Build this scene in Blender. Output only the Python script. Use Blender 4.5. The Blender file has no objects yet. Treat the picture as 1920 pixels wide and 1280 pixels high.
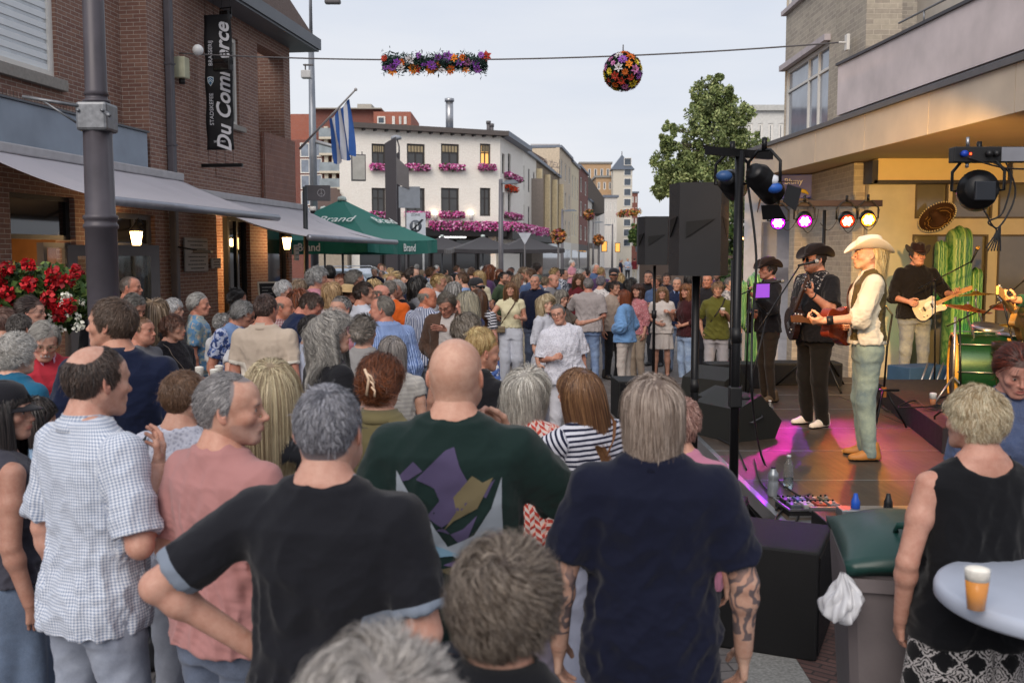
import bpy,bmesh,math,random
import numpy as np
from mathutils import Matrix,Vector,Euler
from mathutils.bvhtree import BVHTree
MT,MR=Matrix.Translation,Matrix.Rotation
R=math.radians
S=bpy.context.scene
COL=S.collection
# ---------------------------------------------------------------- camera
FPX,W2,H2,HOR,CAMZ=1867.0,960.0,640.0,480.0,2.1
cam=bpy.data.cameras.new('camera');cam.lens=35.0;cam.sensor_width=36.0
cam.clip_end=2000;cam.clip_start=.05
cam.dof.use_dof=True;cam.dof.focus_distance=9.0;cam.dof.aperture_fstop=4.2
camo=bpy.data.objects.new('camera',cam);COL.objects.link(camo)
PITCH=math.atan((H2-HOR)/FPX)
camo.location=(0,0,CAMZ);camo.rotation_euler=(R(90)-PITCH,0,0)
S.camera=camo
CP,SP=math.cos(PITCH),math.sin(PITCH)
def at(px,py,Y):
 """world point seen at photo pixel (1920 wide) at world depth Y"""
 cx,cy=(px-W2)/FPX,(H2-py)/FPX
 dy=CP+cy*SP;dz=-SP+cy*CP
 t=Y/dy
 return Vector((cx*t,Y,CAMZ+dz*t))
def onz(px,py,z=0.0):
 cx,cy=(px-W2)/FPX,(H2-py)/FPX
 dy=CP+cy*SP;dz=-SP+cy*CP
 t=(z-CAMZ)/dz
 return Vector((cx*t,dy*t,z))
# ---------------------------------------------------------------- world + sun
SUN_EL,SUN_AZ=38,200
w=bpy.data.worlds.new('World');S.world=w;w.use_nodes=True
nt=w.node_tree;nt.nodes.clear()
out=nt.nodes.new('ShaderNodeOutputWorld');bg=nt.nodes.new('ShaderNodeBackground')
sky=nt.nodes.new('ShaderNodeTexSky');sky.sky_type='NISHITA';sky.sun_disc=False
sky.sun_elevation=R(SUN_EL);sky.sun_rotation=R(SUN_AZ);sky.dust_density=2.0;sky.air_density=1.2
tc=nt.nodes.new('ShaderNodeTexCoord');mp=nt.nodes.new('ShaderNodeMapping');mp.inputs['Scale'].default_value=(1,1,5)
nz=nt.nodes.new('ShaderNodeTexNoise');nz.inputs['Scale'].default_value=1.6;nz.inputs['Detail'].default_value=5;nz.inputs['Roughness'].default_value=.55
cr=nt.nodes.new('ShaderNodeValToRGB');cr.color_ramp.elements[0].position=.3;cr.color_ramp.elements[1].position=.72
cr.color_ramp.elements[0].color=(5.9,6.45,7.55,1);cr.color_ramp.elements[1].color=(7.6,7.75,8.2,1)
mx=nt.nodes.new('ShaderNodeMixRGB');mx.inputs[0].default_value=.93
L=nt.links.new
L(tc.outputs['Generated'],mp.inputs[0]);L(mp.outputs[0],nz.inputs[0]);L(nz.outputs[0],cr.inputs[0])
L(sky.outputs[0],mx.inputs[1]);L(cr.outputs[0],mx.inputs[2]);L(mx.outputs[0],bg.inputs[0])
bg.inputs[1].default_value=.104;L(bg.outputs[0],out.inputs[0])
sun=bpy.data.lights.new('sun','SUN');sun.energy=2.1;sun.angle=R(40);sun.color=(1,.9,.8)
suno=bpy.data.objects.new('sun',sun);COL.objects.link(suno)
suno.rotation_euler=(R(90-SUN_EL),0,R(180-SUN_AZ))
S.view_settings.view_transform='Standard';S.view_settings.look='None'
S.view_settings.exposure=.12;S.view_settings.gamma=1;S.view_settings.use_curve_mapping=False
S.render.engine='CYCLES';S.cycles.max_bounces=6;S.cycles.use_denoising=True
S.cycles.diffuse_bounces=3;S.cycles.glossy_bounces=3;S.cycles.transmission_bounces=6;S.cycles.transparent_max_bounces=8
S.cycles.sample_clamp_indirect=4
random.seed(7)
def rgb(c):
 """sRGB 0-255 tuple or hex -> linear rgba"""
 if isinstance(c,str):c=tuple(int(c[i:i+2],16)for i in(0,2,4))
 f=lambda v:(v/255/12.92)if v<=10 else((v/255+.055)/1.055)**2.4
 return(f(c[0]),f(c[1]),f(c[2]),1)
_mc={}
class NT:
 def __init__(s,name):
  s.m=bpy.data.materials.new(name);s.m.use_nodes=True;s.t=s.m.node_tree;s.b=s.t.nodes['Principled BSDF']
 def n(s,k,**kw):
  x=s.t.nodes.new('ShaderNode'+k)
  for a,v in kw.items():
   if hasattr(x,a)and a not in('Scale',):setattr(x,a,v)
   else:x.inputs[a].default_value=v
  return x
 def l(s,a,b):s.t.links.new(a,b)
 def set(s,**kw):
  for a,v in kw.items():s.b.inputs[a.replace('_',' ')].default_value=v
 def mix(s,f,a,b):
  x=s.n('MixRGB')
  for i,v in((0,f),(1,a),(2,b)):
   if hasattr(v,'links'):s.l(v,x.inputs[i])
   else:x.inputs[i].default_value=v
  return x.outputs[0]
 def math(s,op,a,b=0.0,c=None):
  x=s.n('Math',operation=op)
  for i,v in enumerate((a,b)if c is None else(a,b,c)):
   if hasattr(v,'links'):s.l(v,x.inputs[i])
   else:x.inputs[i].default_value=v
  return x.outputs[0]
 def bump(s,h,st=.3,d=.01):
  b=s.n('Bump');b.inputs['Strength'].default_value=st;b.inputs['Distance'].default_value=d
  s.l(h,b.inputs['Height']);s.l(b.outputs[0],s.b.inputs['Normal'])
 def co(s,kind='Object'):
  return s.n('TexCoord').outputs[kind]
 def attr(s,name,out='Color'):
  a=s.n('Attribute');a.attribute_name=name;return a.outputs[out]
 def noise(s,scale,co=None,det=4,rough=.55):
  x=s.n('TexNoise');x.inputs['Scale'].default_value=scale;x.inputs['Detail'].default_value=det;x.inputs['Roughness'].default_value=rough
  s.l(co if co is not None else s.co(),x.inputs[0]);return x.outputs[0]
 def ramp(s,f,stops):
  x=s.n('ValToRGB');e=x.color_ramp.elements
  while len(e)<len(stops):e.new(.5)
  for el,(p,c)in zip(e,stops):el.position=p;el.color=c
  s.l(f,x.inputs[0]);return x.outputs[0]
 def mapping(s,co,scale=(1,1,1),rot=(0,0,0),loc=(0,0,0)):
  x=s.n('Mapping');x.inputs['Scale'].default_value=scale;x.inputs['Rotation'].default_value=rot;x.inputs['Location'].default_value=loc
  s.l(co,x.inputs[0]);return x.outputs[0]
def plain(c,rough=.6,metal=0,name='paint',var=.12,spec=.4,scale=6,bump=0):
 k=('plain',c,rough,metal,var,spec,scale,bump)
 if k in _mc:return _mc[k]
 t=NT(name);a=rgb(c);t.set(Roughness=rough,Metallic=metal);t.b.inputs['Specular IOR Level'].default_value=spec
 if var:
  n=t.noise(scale);d=tuple(v*(1-var)for v in a[:3])+(1,);b=tuple(min(1,v*(1+var))for v in a[:3])+(1,)
  t.l(t.ramp(n,[(.3,d),(.7,b)]),t.b.inputs['Base Color'])
  r=t.math('MULTIPLY_ADD',n,.25,rough-.12);t.l(r,t.b.inputs['Roughness'])
  if bump:t.bump(t.noise(scale*8),bump,.01)
 else:t.set(Base_Color=a)
 _mc[k]=t.m;return t.m
def emis(c,s,name='lamp glow'):
 k=('em',c,s)
 if k in _mc:return _mc[k]
 t=NT(name);t.set(Base_Color=rgb(c));t.b.inputs['Emission Color'].default_value=rgb(c);t.b.inputs['Emission Strength'].default_value=s
 _mc[k]=t.m;return t.m
def brickmat(c1,c2,mortar,name='brick',course=.0625,length=.22,rough=.85,msize=.010,vert=False,dirt=.25):
 k=('brick',c1,c2,mortar,course,length,vert)
 if k in _mc:return _mc[k]
 t=NT(name);uv=t.n('UVMap').outputs[0]
 if vert:uv=t.mapping(uv,rot=(0,0,R(90)))
 b=t.n('TexBrick');b.inputs['Color1'].default_value=rgb(c1);b.inputs['Color2'].default_value=rgb(c2);b.inputs['Mortar'].default_value=rgb(mortar)
 b.inputs['Scale'].default_value=1;b.inputs['Brick Width'].default_value=length;b.inputs['Row Height'].default_value=course
 b.inputs['Mortar Size'].default_value=msize*.5;b.inputs['Mortar Smooth'].default_value=.2;b.inputs['Bias'].default_value=0
 t.l(uv,b.inputs[0])
 n=t.noise(.9,uv,6,.6);n2=t.noise(14,uv,3)
 f=t.math('MULTIPLY_ADD',n,dirt*2,1-dirt);f2=t.math('MULTIPLY_ADD',n2,.5,.75)
 m=t.n('MixRGB',blend_type='MULTIPLY');m.inputs[0].default_value=1
 t.l(b.outputs[0],m.inputs[1]);t.l(t.math('MULTIPLY',f,f2),m.inputs[2])
 t.l(m.outputs[0],t.b.inputs['Base Color']);t.set(Roughness=rough)
 h=t.math('SUBTRACT',t.math('MULTIPLY',n2,.3),b.outputs[1]);t.bump(h,.6,.006)
 _mc[k]=t.m;return t.m
def glassmat(c=(60,70,80),rough=.08,name='window glass'):
 k=('glass',c,rough)
 if k in _mc:return _mc[k]
 t=NT(name);n=t.noise(1.5);a=rgb(c)
 t.l(t.ramp(n,[(.3,tuple(v*.6 for v in a[:3])+(1,)),(.7,a)]),t.b.inputs['Base Color'])
 t.set(Roughness=rough);t.b.inputs['Specular IOR Level'].default_value=.9
 _mc[k]=t.m;return t.m
def clearmat(c=(255,255,255),name='clear plastic',rough=.05,ior=1.3):
 k=('clear',c,rough,ior)
 if k in _mc:return _mc[k]
 t=NT(name);t.set(Base_Color=rgb(c),Roughness=rough,IOR=ior);t.b.inputs['Transmission Weight'].default_value=.95
 _mc[k]=t.m;return t.m
def new_obj(name,V,F,mats,parent=None,loc=None,rot=None,smooth=False,mi=None,uvs=None):
 me=bpy.data.meshes.new(name)
 V=np.asarray(V,dtype=np.float32)
 if isinstance(F,np.ndarray):
  nf,k=F.shape
  me.vertices.add(len(V));me.vertices.foreach_set('co',V.ravel())
  me.loops.add(nf*k);me.loops.foreach_set('vertex_index',F.ravel().astype(np.int32))
  me.polygons.add(nf);me.polygons.foreach_set('loop_start',np.arange(0,nf*k,k,dtype=np.int32))
  me.update(calc_edges=True)
 else:
  me.from_pydata([tuple(map(float,v))for v in V],[],[tuple(map(int,f))for f in F])
 if not isinstance(mats,(list,tuple)):mats=[mats]
 for m in mats:me.materials.append(m)
 if mi is not None:me.polygons.foreach_set('material_index',np.asarray(mi,dtype=np.int32))
 if smooth:me.polygons.foreach_set('use_smooth',np.ones(len(me.polygons),dtype=bool))
 if uvs is not None:
  l=me.uv_layers.new(name='UVMap');l.data.foreach_set('uv',np.asarray(uvs,dtype=np.float32).ravel())
 o=bpy.data.objects.new(name,me);COL.objects.link(o)
 if parent is not None:o.parent=parent
 if loc is not None:o.location=loc
 if rot is not None:o.rotation_euler=rot
 return o
def tag(o,label=None,cat=None,group=None,kind=None):
 if label:o['label']=label
 if cat:o['category']=cat
 if group:o['group']=group
 if kind:o['kind']=kind
 return o
def thing(name,label,cat,loc=(0,0,0),rz=0,group=None):
 o=bpy.data.objects.new(name,None);COL.objects.link(o);o.empty_display_size=.2
 o.location=loc;o.rotation_euler=(0,0,rz)
 return tag(o,label,cat,group)
_kids={}
def copy_tree(o,parent=None):
 c=o.copy();COL.objects.link(c)
 if parent is not None:c.parent=parent
 for ch in list(o.children):copy_tree(ch,c)
 return c
class MB:
 """collects simple solids, with box-projected UVs in metres"""
 def __init__(s):s.v=[];s.f=[];s.m=[];s.sm=[]
 def add(s,V,F,mi=0,smooth=False):
  b=len(s.v);s.v+=[tuple(v)for v in V];s.f+=[tuple(i+b for i in f)for f in F];s.m+=[mi]*len(F);s.sm+=[smooth]*len(F)
  return s
 def box(s,lo,hi,mi=0,M=None,bev=0):
  (a,b,c),(d,e,f)=lo,hi
  if bev and min(d-a,e-b,f-c)>2.2*bev:
   bm=bmesh.new();bmesh.ops.create_cube(bm,size=1)
   for v in bm.verts:v.co=Vector(((a+d)/2+v.co.x*(d-a),(b+e)/2+v.co.y*(e-b),(c+f)/2+v.co.z*(f-c)))
   bmesh.ops.bevel(bm,geom=bm.edges[:]+bm.verts[:],offset=bev,segments=2,profile=.5,affect='EDGES')
   bm.verts.index_update();V=[v.co.copy()for v in bm.verts];F=[tuple(v.index for v in fc.verts)for fc in bm.faces];bm.free()
  else:
   V=[Vector(p)for p in((a,b,c),(d,b,c),(d,e,c),(a,e,c),(a,b,f),(d,b,f),(d,e,f),(a,e,f))]
   F=[(3,2,1,0),(4,5,6,7),(0,1,5,4),(1,2,6,5),(2,3,7,6),(3,0,4,7)]
  if M is not None:V=[M@v for v in V]
  return s.add(V,F,mi)
 def tube(s,pts,r,n=10,mi=0,caps=True,closed=False):
  pts=[Vector(p)for p in pts];m=len(pts)
  rs=r if isinstance(r,(list,tuple))else[r]*m
  V=[];up=None
  for i,p in enumerate(pts):
   a=pts[(i-1)%m]if(i>0 or closed)else p;b=pts[(i+1)%m]if(i<m-1 or closed)else p
   t=(b-a).normalized()
   if up is None:up=t.orthogonal().normalized()
   up=(up-t*up.dot(t)).normalized();sd=t.cross(up)
   for k in range(n):
    an=2*math.pi*k/n;V.append(p+(up*math.cos(an)+sd*math.sin(an))*rs[i])
  F=[]
  for i in range(m if closed else m-1):
   j=(i+1)%m
   for k in range(n):F.append((i*n+k,i*n+(k+1)%n,j*n+(k+1)%n,j*n+k))
  if caps and not closed:F+=[tuple(range(n-1,-1,-1)),tuple((m-1)*n+k for k in range(n))]
  return s.add(V,F,mi,True)
 def lathe(s,prof,n=24,M=None,mi=0,cap=True):
  V=[];
  for(r,z)in prof:
   for k in range(n):V.append(Vector((r*math.cos(2*math.pi*k/n),r*math.sin(2*math.pi*k/n),z)))
  F=[]
  for i in range(len(prof)-1):
   for k in range(n):F.append((i*n+k,i*n+(k+1)%n,(i+1)*n+(k+1)%n,(i+1)*n+k))
  if cap:
   if prof[0][0]>1e-4:F.append(tuple(range(n-1,-1,-1)))
   if prof[-1][0]>1e-4:F.append(tuple((len(prof)-1)*n+k for k in range(n)))
  if M is not None:V=[M@v for v in V]
  return s.add(V,F,mi,True)
 def prism(s,poly,d,M=None,mi=0):
  """poly in local xy, extruded 0..d along z"""
  n=len(poly);V=[Vector((x,y,0))for x,y in poly]+[Vector((x,y,d))for x,y in poly]
  F=[tuple(range(n-1,-1,-1)),tuple(range(n,2*n))]+[(i,(i+1)%n,n+(i+1)%n,n+i)for i in range(n)]
  if M is not None:V=[M@v for v in V]
  return s.add(V,F,mi)
 def ball(s,c,r,nu=14,nv=9,mi=0):
  r=(r,r,r)if not isinstance(r,(tuple,list))else r
  V=[Vector((c[0],c[1],c[2]+r[2]))]
  for i in range(1,nv):
   th=math.pi*i/nv
   for k in range(nu):V.append(Vector((c[0]+r[0]*math.sin(th)*math.cos(2*math.pi*k/nu),c[1]+r[1]*math.sin(th)*math.sin(2*math.pi*k/nu),c[2]+r[2]*math.cos(th))))
  V.append(Vector((c[0],c[1],c[2]-r[2])));F=[(0,1+k,1+(k+1)%nu)for k in range(nu)]
  for i in range(nv-2):
   for k in range(nu):
    a=1+i*nu;F.append((a+k,a+nu+k,a+nu+(k+1)%nu,a+(k+1)%nu))
  a=1+(nv-2)*nu;F+=[(a+k,len(V)-1,a+(k+1)%nu)for k in range(nu)]
  return s.add(V,F,mi,True)
 def build(s,name,mats,parent=None,loc=None,rot=None,rz=None,uv=True):
  me=bpy.data.meshes.new(name);me.from_pydata([tuple(v)for v in s.v],[],s.f)
  if not isinstance(mats,(list,tuple)):mats=[mats]
  for m in mats:me.materials.append(m)
  me.polygons.foreach_set('material_index',s.m);me.polygons.foreach_set('use_smooth',s.sm)
  bm=bmesh.new();bm.from_mesh(me);bmesh.ops.recalc_face_normals(bm,faces=bm.faces[:]);bm.to_mesh(me);bm.free()
  if uv:
   l=me.uv_layers.new(name='UVMap')
   for p in me.polygons:
    n=p.normal;ax,ay,az=abs(n.x),abs(n.y),abs(n.z)
    for li in p.loop_indices:
     c=me.vertices[me.loops[li].vertex_index].co
     if az>.8:u=(c.x,c.y)
     else:
      h=math.hypot(n.x,n.y)or 1
      u=(c.x*-n.y/h+c.y*n.x/h,c.z/(1 if az<.3 else h))
     l.data[li].uv=u
  o=bpy.data.objects.new(name,me);COL.objects.link(o)
  if parent is not None:o.parent=parent
  if loc is not None:o.location=loc
  if rot is not None:o.rotation_euler=rot
  if rz is not None:o.rotation_euler=(0,0,rz)
  return o
def basis(o,x,y,z=None):
 x=Vector(x).normalized();y=Vector(y).normalized();z=x.cross(y).normalized()if z is None else Vector(z)
 M=Matrix((x,y,z)).transposed().to_4x4();M.translation=Vector(o);return M
def text_mesh(body,size,mat,name,parent,M,shear=0,extrude=.004,offset=0,align='CENTER',bold=0):
 cu=bpy.data.curves.new('t','FONT');cu.body=body;cu.size=size;cu.shear=shear;cu.extrude=extrude;cu.offset=bold
 cu.align_x=align;cu.align_y='CENTER';cu.resolution_u=3
 to=bpy.data.objects.new('t',cu);COL.objects.link(to)
 dg=bpy.context.evaluated_depsgraph_get();me=bpy.data.meshes.new_from_object(to.evaluated_get(dg))
 bpy.data.objects.remove(to);me.materials.clear();me.materials.append(mat);me.transform(M)
 o=bpy.data.objects.new(name,me);COL.objects.link(o);o.parent=parent;return o
def smin(a,b,k):
 if k<=0:return np.minimum(a,b)
 h=np.maximum(k-np.abs(a-b),0)/k
 return np.minimum(a,b)-h*h*k*.25
def smax(a,b,k):return-smin(-a,-b,k)
class Field:
 def __init__(s,lo,hi,res):
  s.lo=np.array(lo,float);s.res=res;s.n=np.maximum(4,np.ceil((np.array(hi)-s.lo)/res).astype(int)+1)
  s.ax=[s.lo[i]+np.arange(s.n[i])*res for i in range(3)]
  s.f=np.full(s.n,.5,dtype=np.float32)
 def sub(s,lo,hi,pad):
  sl=[]
  for i in range(3):
   a=int(max(0,math.floor((lo[i]-pad-s.lo[i])/s.res)));b=int(min(s.n[i],math.ceil((hi[i]+pad-s.lo[i])/s.res)+1))
   if b<=a:return None,None
   sl.append(slice(a,b))
  P=np.meshgrid(s.ax[0][sl[0]],s.ax[1][sl[1]],s.ax[2][sl[2]],indexing='ij',sparse=True)
  return tuple(sl),[q.astype(np.float32)for q in P]
 def put(s,sl,d,k,op='u'):
  if op=='u':s.f[sl]=smin(s.f[sl],d,k)
  else:s.f[sl]=smax(s.f[sl],-d,k)
 def cone(s,a,b,ra,rb,k=.02,sq=None,op='u',cut=None):
  a=np.array(a,float);b=np.array(b,float);r=max(ra,rb)
  sl,P=s.sub(np.minimum(a,b)-r,np.maximum(a,b)+r,k+2*s.res)
  if sl is None:return
  ab=b-a;L2=float(ab@ab)+1e-12
  t0=((P[0]-a[0])*ab[0]+(P[1]-a[1])*ab[1]+(P[2]-a[2])*ab[2])/L2
  t=np.clip(t0,0,1)
  d=np.sqrt((P[0]-a[0]-t*ab[0])**2+(P[1]-a[1]-t*ab[1])**2+(P[2]-a[2]-t*ab[2])**2)-(ra+(rb-ra)*t)
  if cut is not None:d=np.maximum(d,(t0-cut)*math.sqrt(L2))
  s.put(sl,d,k,op)
 def ell(s,c,r,k=.02,M=None,op='u'):
  r=np.array(r,float);R_=r.max()if M is not None else r;c=np.array(c,float)
  sl,P=s.sub(c-R_,c+R_,k+2*s.res)
  if sl is None:return
  X=[P[i]-c[i]for i in range(3)]
  if M is not None:X=[M[0][i]*X[0]+M[1][i]*X[1]+M[2][i]*X[2]for i in range(3)]
  k0=np.sqrt((X[0]/r[0])**2+(X[1]/r[1])**2+(X[2]/r[2])**2)
  k1=np.sqrt((X[0]/r[0]**2)**2+(X[1]/r[1]**2)**2+(X[2]/r[2]**2)**2)+1e-6
  s.put(sl,k0*(k0-1)/k1,k,op)
 def loft(s,Z,A,B,C,M=None,k=.03,e=2.3,box=None,top=None,bot=None,op='u',CX=None):
  """torso-like profile along local z; M = 4x4 numpy world<-local"""
  lo,hi=box if box else(s.lo,s.lo+s.n*s.res)
  sl,P=s.sub(lo,hi,0)
  if M is not None:
   Mi=np.linalg.inv(M);X=[Mi[i,0]*P[0]+Mi[i,1]*P[1]+Mi[i,2]*P[2]+Mi[i,3]for i in range(3)]
  else:X=P
  a=np.interp(X[2],Z,A).astype(np.float32);b=np.interp(X[2],Z,B).astype(np.float32);c=np.interp(X[2],Z,C).astype(np.float32)
  cx=np.interp(X[2],Z,CX).astype(np.float32)if CX is not None else 0
  q=(np.abs((X[0]-cx)/a)**e+np.abs((X[1]-c)/b)**e)**(1/e)
  d=(q-1)*np.minimum(a,b)*1.0
  d=np.maximum(d,X[2]-(top if top is not None else Z[-1]));d=np.maximum(d,(bot if bot is not None else Z[0])-X[2])
  s.put(sl,d,k,op)
 def mesh(s):
  f=s.f;neg=f<0;n=f.shape
  cell=[slice(0,-1),slice(1,None)]
  cnt=np.zeros(tuple(x-1 for x in n),np.float32);acc=[np.zeros_like(cnt)for _ in range(3)]
  idx=[np.arange(x-1,dtype=np.float32)for x in n];G=np.meshgrid(*idx,indexing='ij',sparse=True)
  allneg=np.ones_like(cnt,bool);anyneg=np.zeros_like(cnt,bool)
  for i in(0,1):
   for j in(0,1):
    for k in(0,1):
     v=neg[cell[i],cell[j],cell[k]];allneg&=v;anyneg|=v
  act=anyneg&~allneg;ii=np.argwhere(act)
  if len(ii)==0:return np.zeros((0,3)),np.zeros((0,4),int)
  V=np.zeros((len(ii),3));C=np.zeros(len(ii))
  corners=np.array([[i,j,k]for i in(0,1)for j in(0,1)for k in(0,1)])
  vals=np.stack([f[ii[:,0]+c[0],ii[:,1]+c[1],ii[:,2]+c[2]]for c in corners],1)
  for a in range(8):
   for b in range(a+1,8):
    if np.abs(corners[a]-corners[b]).sum()!=1:continue
    va,vb=vals[:,a],vals[:,b];m=(va<0)!=(vb<0)
    t=np.where(m,va/np.where(m,va-vb,1),0)
    V+=np.where(m[:,None],corners[a]+t[:,None]*(corners[b]-corners[a]),0);C+=m
  V=(V/C[:,None]+ii)*s.res+s.lo
  vid=np.full(act.shape,-1,np.int64);vid[tuple(ii.T)]=np.arange(len(ii))
  F=[]
  for ax in range(3):
   u,w_=[(1,2),(2,0),(0,1)][ax]
   s0=[slice(None)]*3;s1=[slice(None)]*3;s0[ax]=slice(0,-1);s1[ax]=slice(1,None)
   for q in(u,w_):s0[q]=slice(1,-1);s1[q]=slice(1,-1)
   A,B=neg[tuple(s0)],neg[tuple(s1)];ch=A!=B;E_=np.argwhere(ch)
   if len(E_)==0:continue
   E2=E_.copy();E2[:,u]+=1;E2[:,w_]+=1
   def g(du,dw):
    q=E2.copy();q[:,u]-=du;q[:,w_]-=dw;return vid[q[:,0],q[:,1],q[:,2]]
   Q=np.stack([g(1,1),g(0,1),g(0,0),g(1,0)],1);flip=~A[tuple(E_.T)]
   Q[flip]=Q[flip][:,::-1];F.append(Q)
  return V,np.concatenate(F)
def vnormals(V,F):
 a,b,c,d=(V[F[:,i]]for i in range(4));n=np.cross(c-a,d-b);N=np.zeros_like(V)
 for i in range(4):np.add.at(N,F[:,i],n)
 return N/(np.linalg.norm(N,axis=1,keepdims=True)+1e-12)
def smooth_mesh(V,F,it=1,lam=.5):
 n=len(V)
 for _ in range(it):
  A=np.zeros_like(V);c=np.zeros(n)
  for i in range(4):
   np.add.at(A,F[:,i],V[F[:,(i+1)%4]]);np.add.at(c,F[:,i],1)
   np.add.at(A,F[:,(i+1)%4],V[F[:,i]]);np.add.at(c,F[:,(i+1)%4],1)
  V=V+lam*(A/c[:,None]-V)
 return V
_rs=np.random.RandomState(11);_D=_rs.normal(size=(24,3));_D/=np.linalg.norm(_D,axis=1,keepdims=True);_PH=_rs.rand(24)*6.28
def wnoise(V,freq,seed=0,n=6):
 """cheap smooth noise in -1..1"""
 o=np.zeros(len(V));
 for i in range(n):
  j=(i+seed*5)%24;j2=(j+7)%24
  o+=np.sin(V@_D[j]*freq*(1+.35*i)+_PH[j]+1.8*np.sin(V@_D[j2]*freq*.6+_PH[j2]+seed))
 return o/n
HC=np.array([0,-.012,.030]);HR=np.array([.0775,.097,.092]);PIV=np.array([0,-.03,-.10])
def rotm(yaw=0,pitch=0,roll=0):
 """yaw + = turn to the person's left, pitch + = look up, roll + = tilt to the right"""
 return np.array(Euler((R(pitch),R(roll),R(yaw)),'XYZ').to_matrix())
RES=(.0036,.0062,.011)
_hm={}
def head_mesh(kind,lod):
 k=(kind,lod)
 if k in _hm:return _hm[k]
 f=Field((-.105,-.13,-.215),(.105,.15,.14),RES[lod])
 fm=kind.startswith('f');hv='h' in kind[1:];old='o' in kind[1:];op='m' in kind[1:]
 jw=.054 if fm else.060;jw+=.008 if hv else 0
 f.ell(HC,HR,0);f.ell((0,.03,.045),(.068,.062,.06),.03)
 f.ell((0,.026,-.036),(jw*.93,.060,.066),.035)
 f.ell((0,.040,-.066),(jw*.66,.048,.036),.03)
 f.ell((0,.080,-.088),(.021 if fm else.025,.017,.017),.022)
 for s in(-1,1):
  f.cone((s*.058,-.002,-.034),(s*.024,.068,-.088),.015,.013,.026)
  f.ell((s*.044,.060,-.016),(.022,.022,.018),.028)
  if hv:f.ell((s*.04,.045,-.06),(.03,.04,.03),.03)
 f.cone((-.034,.083,.027),(.034,.083,.027),.0095,.0095,.022)
 if not fm:f.cone((-.03,.088,.024),(.03,.088,.024),.008,.008,.015)
 for s in(-1,1):f.ell((s*.031,.098,.008),(.017,.015,.012),.018,op='s')
 for s in(-1,1):f.ell((s*.0315,.0765,.0085),(.0165,.0138,.0135),.006)
 if lod<2:
  for s in(-1,1):f.ell((s*.0315,.092,.0085),(.0125,.014,.0042),.003,op='s')
 nl=.112 if fm else.117
 f.cone((0,.090,.016),(0,nl-.004,-.020),.0078,.0098,.014);f.ell((0,nl-.004,-.024),(.0112,.0115,.0095),.008)
 for s in(-1,1):f.ell((s*.0125,nl-.017,-.027),(.0078,.010,.007),.007)
 f.ell((0,.085,-.050),(.028,.016,.020),.02)
 mz=.003 if op else 0
 f.cone((-.022,.087,-.0505),(.022,.087,-.0505),.0045,.0045,.006);f.ell((0,.0985,-.050),(.015,.0075,.0048),.007)
 f.ell((0,.0975,-.0605-mz),(.018,.0085,.0062),.006)
 f.cone((-.025,.1065,-.0555),(.025,.1065,-.0555),.0026+mz,.0026+mz,.003,op='s')
 f.cone((-.018,.104,-.0725-mz),(.018,.104,-.0725-mz),.005,.005,.012,op='s')
 for s in(-1,1):f.cone((s*.021,.104,-.030),(s*.033,.092,-.052),.0028,.0022,.012,op='s')
 for s in(-1,1):
  M=np.array(Euler((R(-12),0,R(s*-24)),'XYZ').to_matrix());MM=[list(M[:,i])for i in range(3)]
  f.ell((s*.080,-.012,.0),(.0062,.0175,.031),.006,MM);f.ell((s*.086,-.008,.002),(.006,.0105,.020),.004,MM,op='s')
  f.ell((s*.081,-.004,-.006),(.005,.006,.007),.004,MM)
 nr=.047 if fm else.055;nr+=.006 if hv else 0
 f.cone((0,-.022,-.02),(0,-.034,-.20),nr-.002,nr+.004,.028)
 if hv or old:f.ell((0,.03,-.092),(.04,.04,.022),.035)
 V,F=f.mesh();V=smooth_mesh(V,F,1,.35)
 if old:V=V+vnormals(V,F)*(wnoise(V*[1,1,2.6],130,3)[:,None]*.0007)*(V[:,1:2]>.02)
 x,y,z=V.T;g=lambda*a:np.exp(-sum(a))
 lip=g((x/.025)**4,((z+.0555)/.0095)**4)*(y>.07);lip*=.9 if fm else.45
 bx=np.abs(np.abs(x)-.031);brow=g((bx/.017)**4,((z-.029+.16*(np.abs(x)-.031)**1)/.0042)**2)*(y>.05)*(.75 if fm else.9)
 if lod==2:brow=np.maximum(brow*.8,.75*g((bx/.013)**2,((z-.009)/.006)**2)*(y>.05))
 else:brow=np.maximum(brow,.35*g((bx/.017)**4,((z-.0145)/.0022)**2)*(y>.05))
 blush=g(((np.abs(x)-.045)/.02)**2,((z+.015)/.02)**2)*(y>.03)*.6+g((x/.012)**2,((z+.022)/.012)**2)*(y>.1)*.8
 blush=np.clip(blush+((np.abs(x)>.079)*.7),0,1)
 _hm[k]=(V,F,np.stack([lip,brow,blush],1));return _hm[k]
def hairline(p,kind):
 """signed height above the hairline for points in the head frame"""
 phi=np.degrees(np.arctan2(np.abs(p[:,0]),p[:,1]-HC[1]))
 fr={'full':.078,'rec':.098,'low':.070,'bald':.078,'bang':.068}.get(kind,.078)
 zl=np.interp(phi,[0,30,55,78,92,105,125,180],[fr,fr,fr-.012 if kind!='rec' else fr+.006,-.008 if kind!='low' else.02,.022,.012,-.045,-.068])
 m=p[:,2]-zl
 if kind=='bald':
  top=np.interp(phi,[60,90,180],[.045,.062,.058]);m=np.minimum(m,top-p[:,2])
 if kind=='mane':m=np.where(phi<94,-.01,m)
 if kind=='thin':
  q=np.hypot(p[:,0]/.06,(p[:,1]+.045)/.055);m=np.where((p[:,2]>.06)&(q<1),np.minimum(m,(q-1)*.05),m)
 return m
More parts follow.
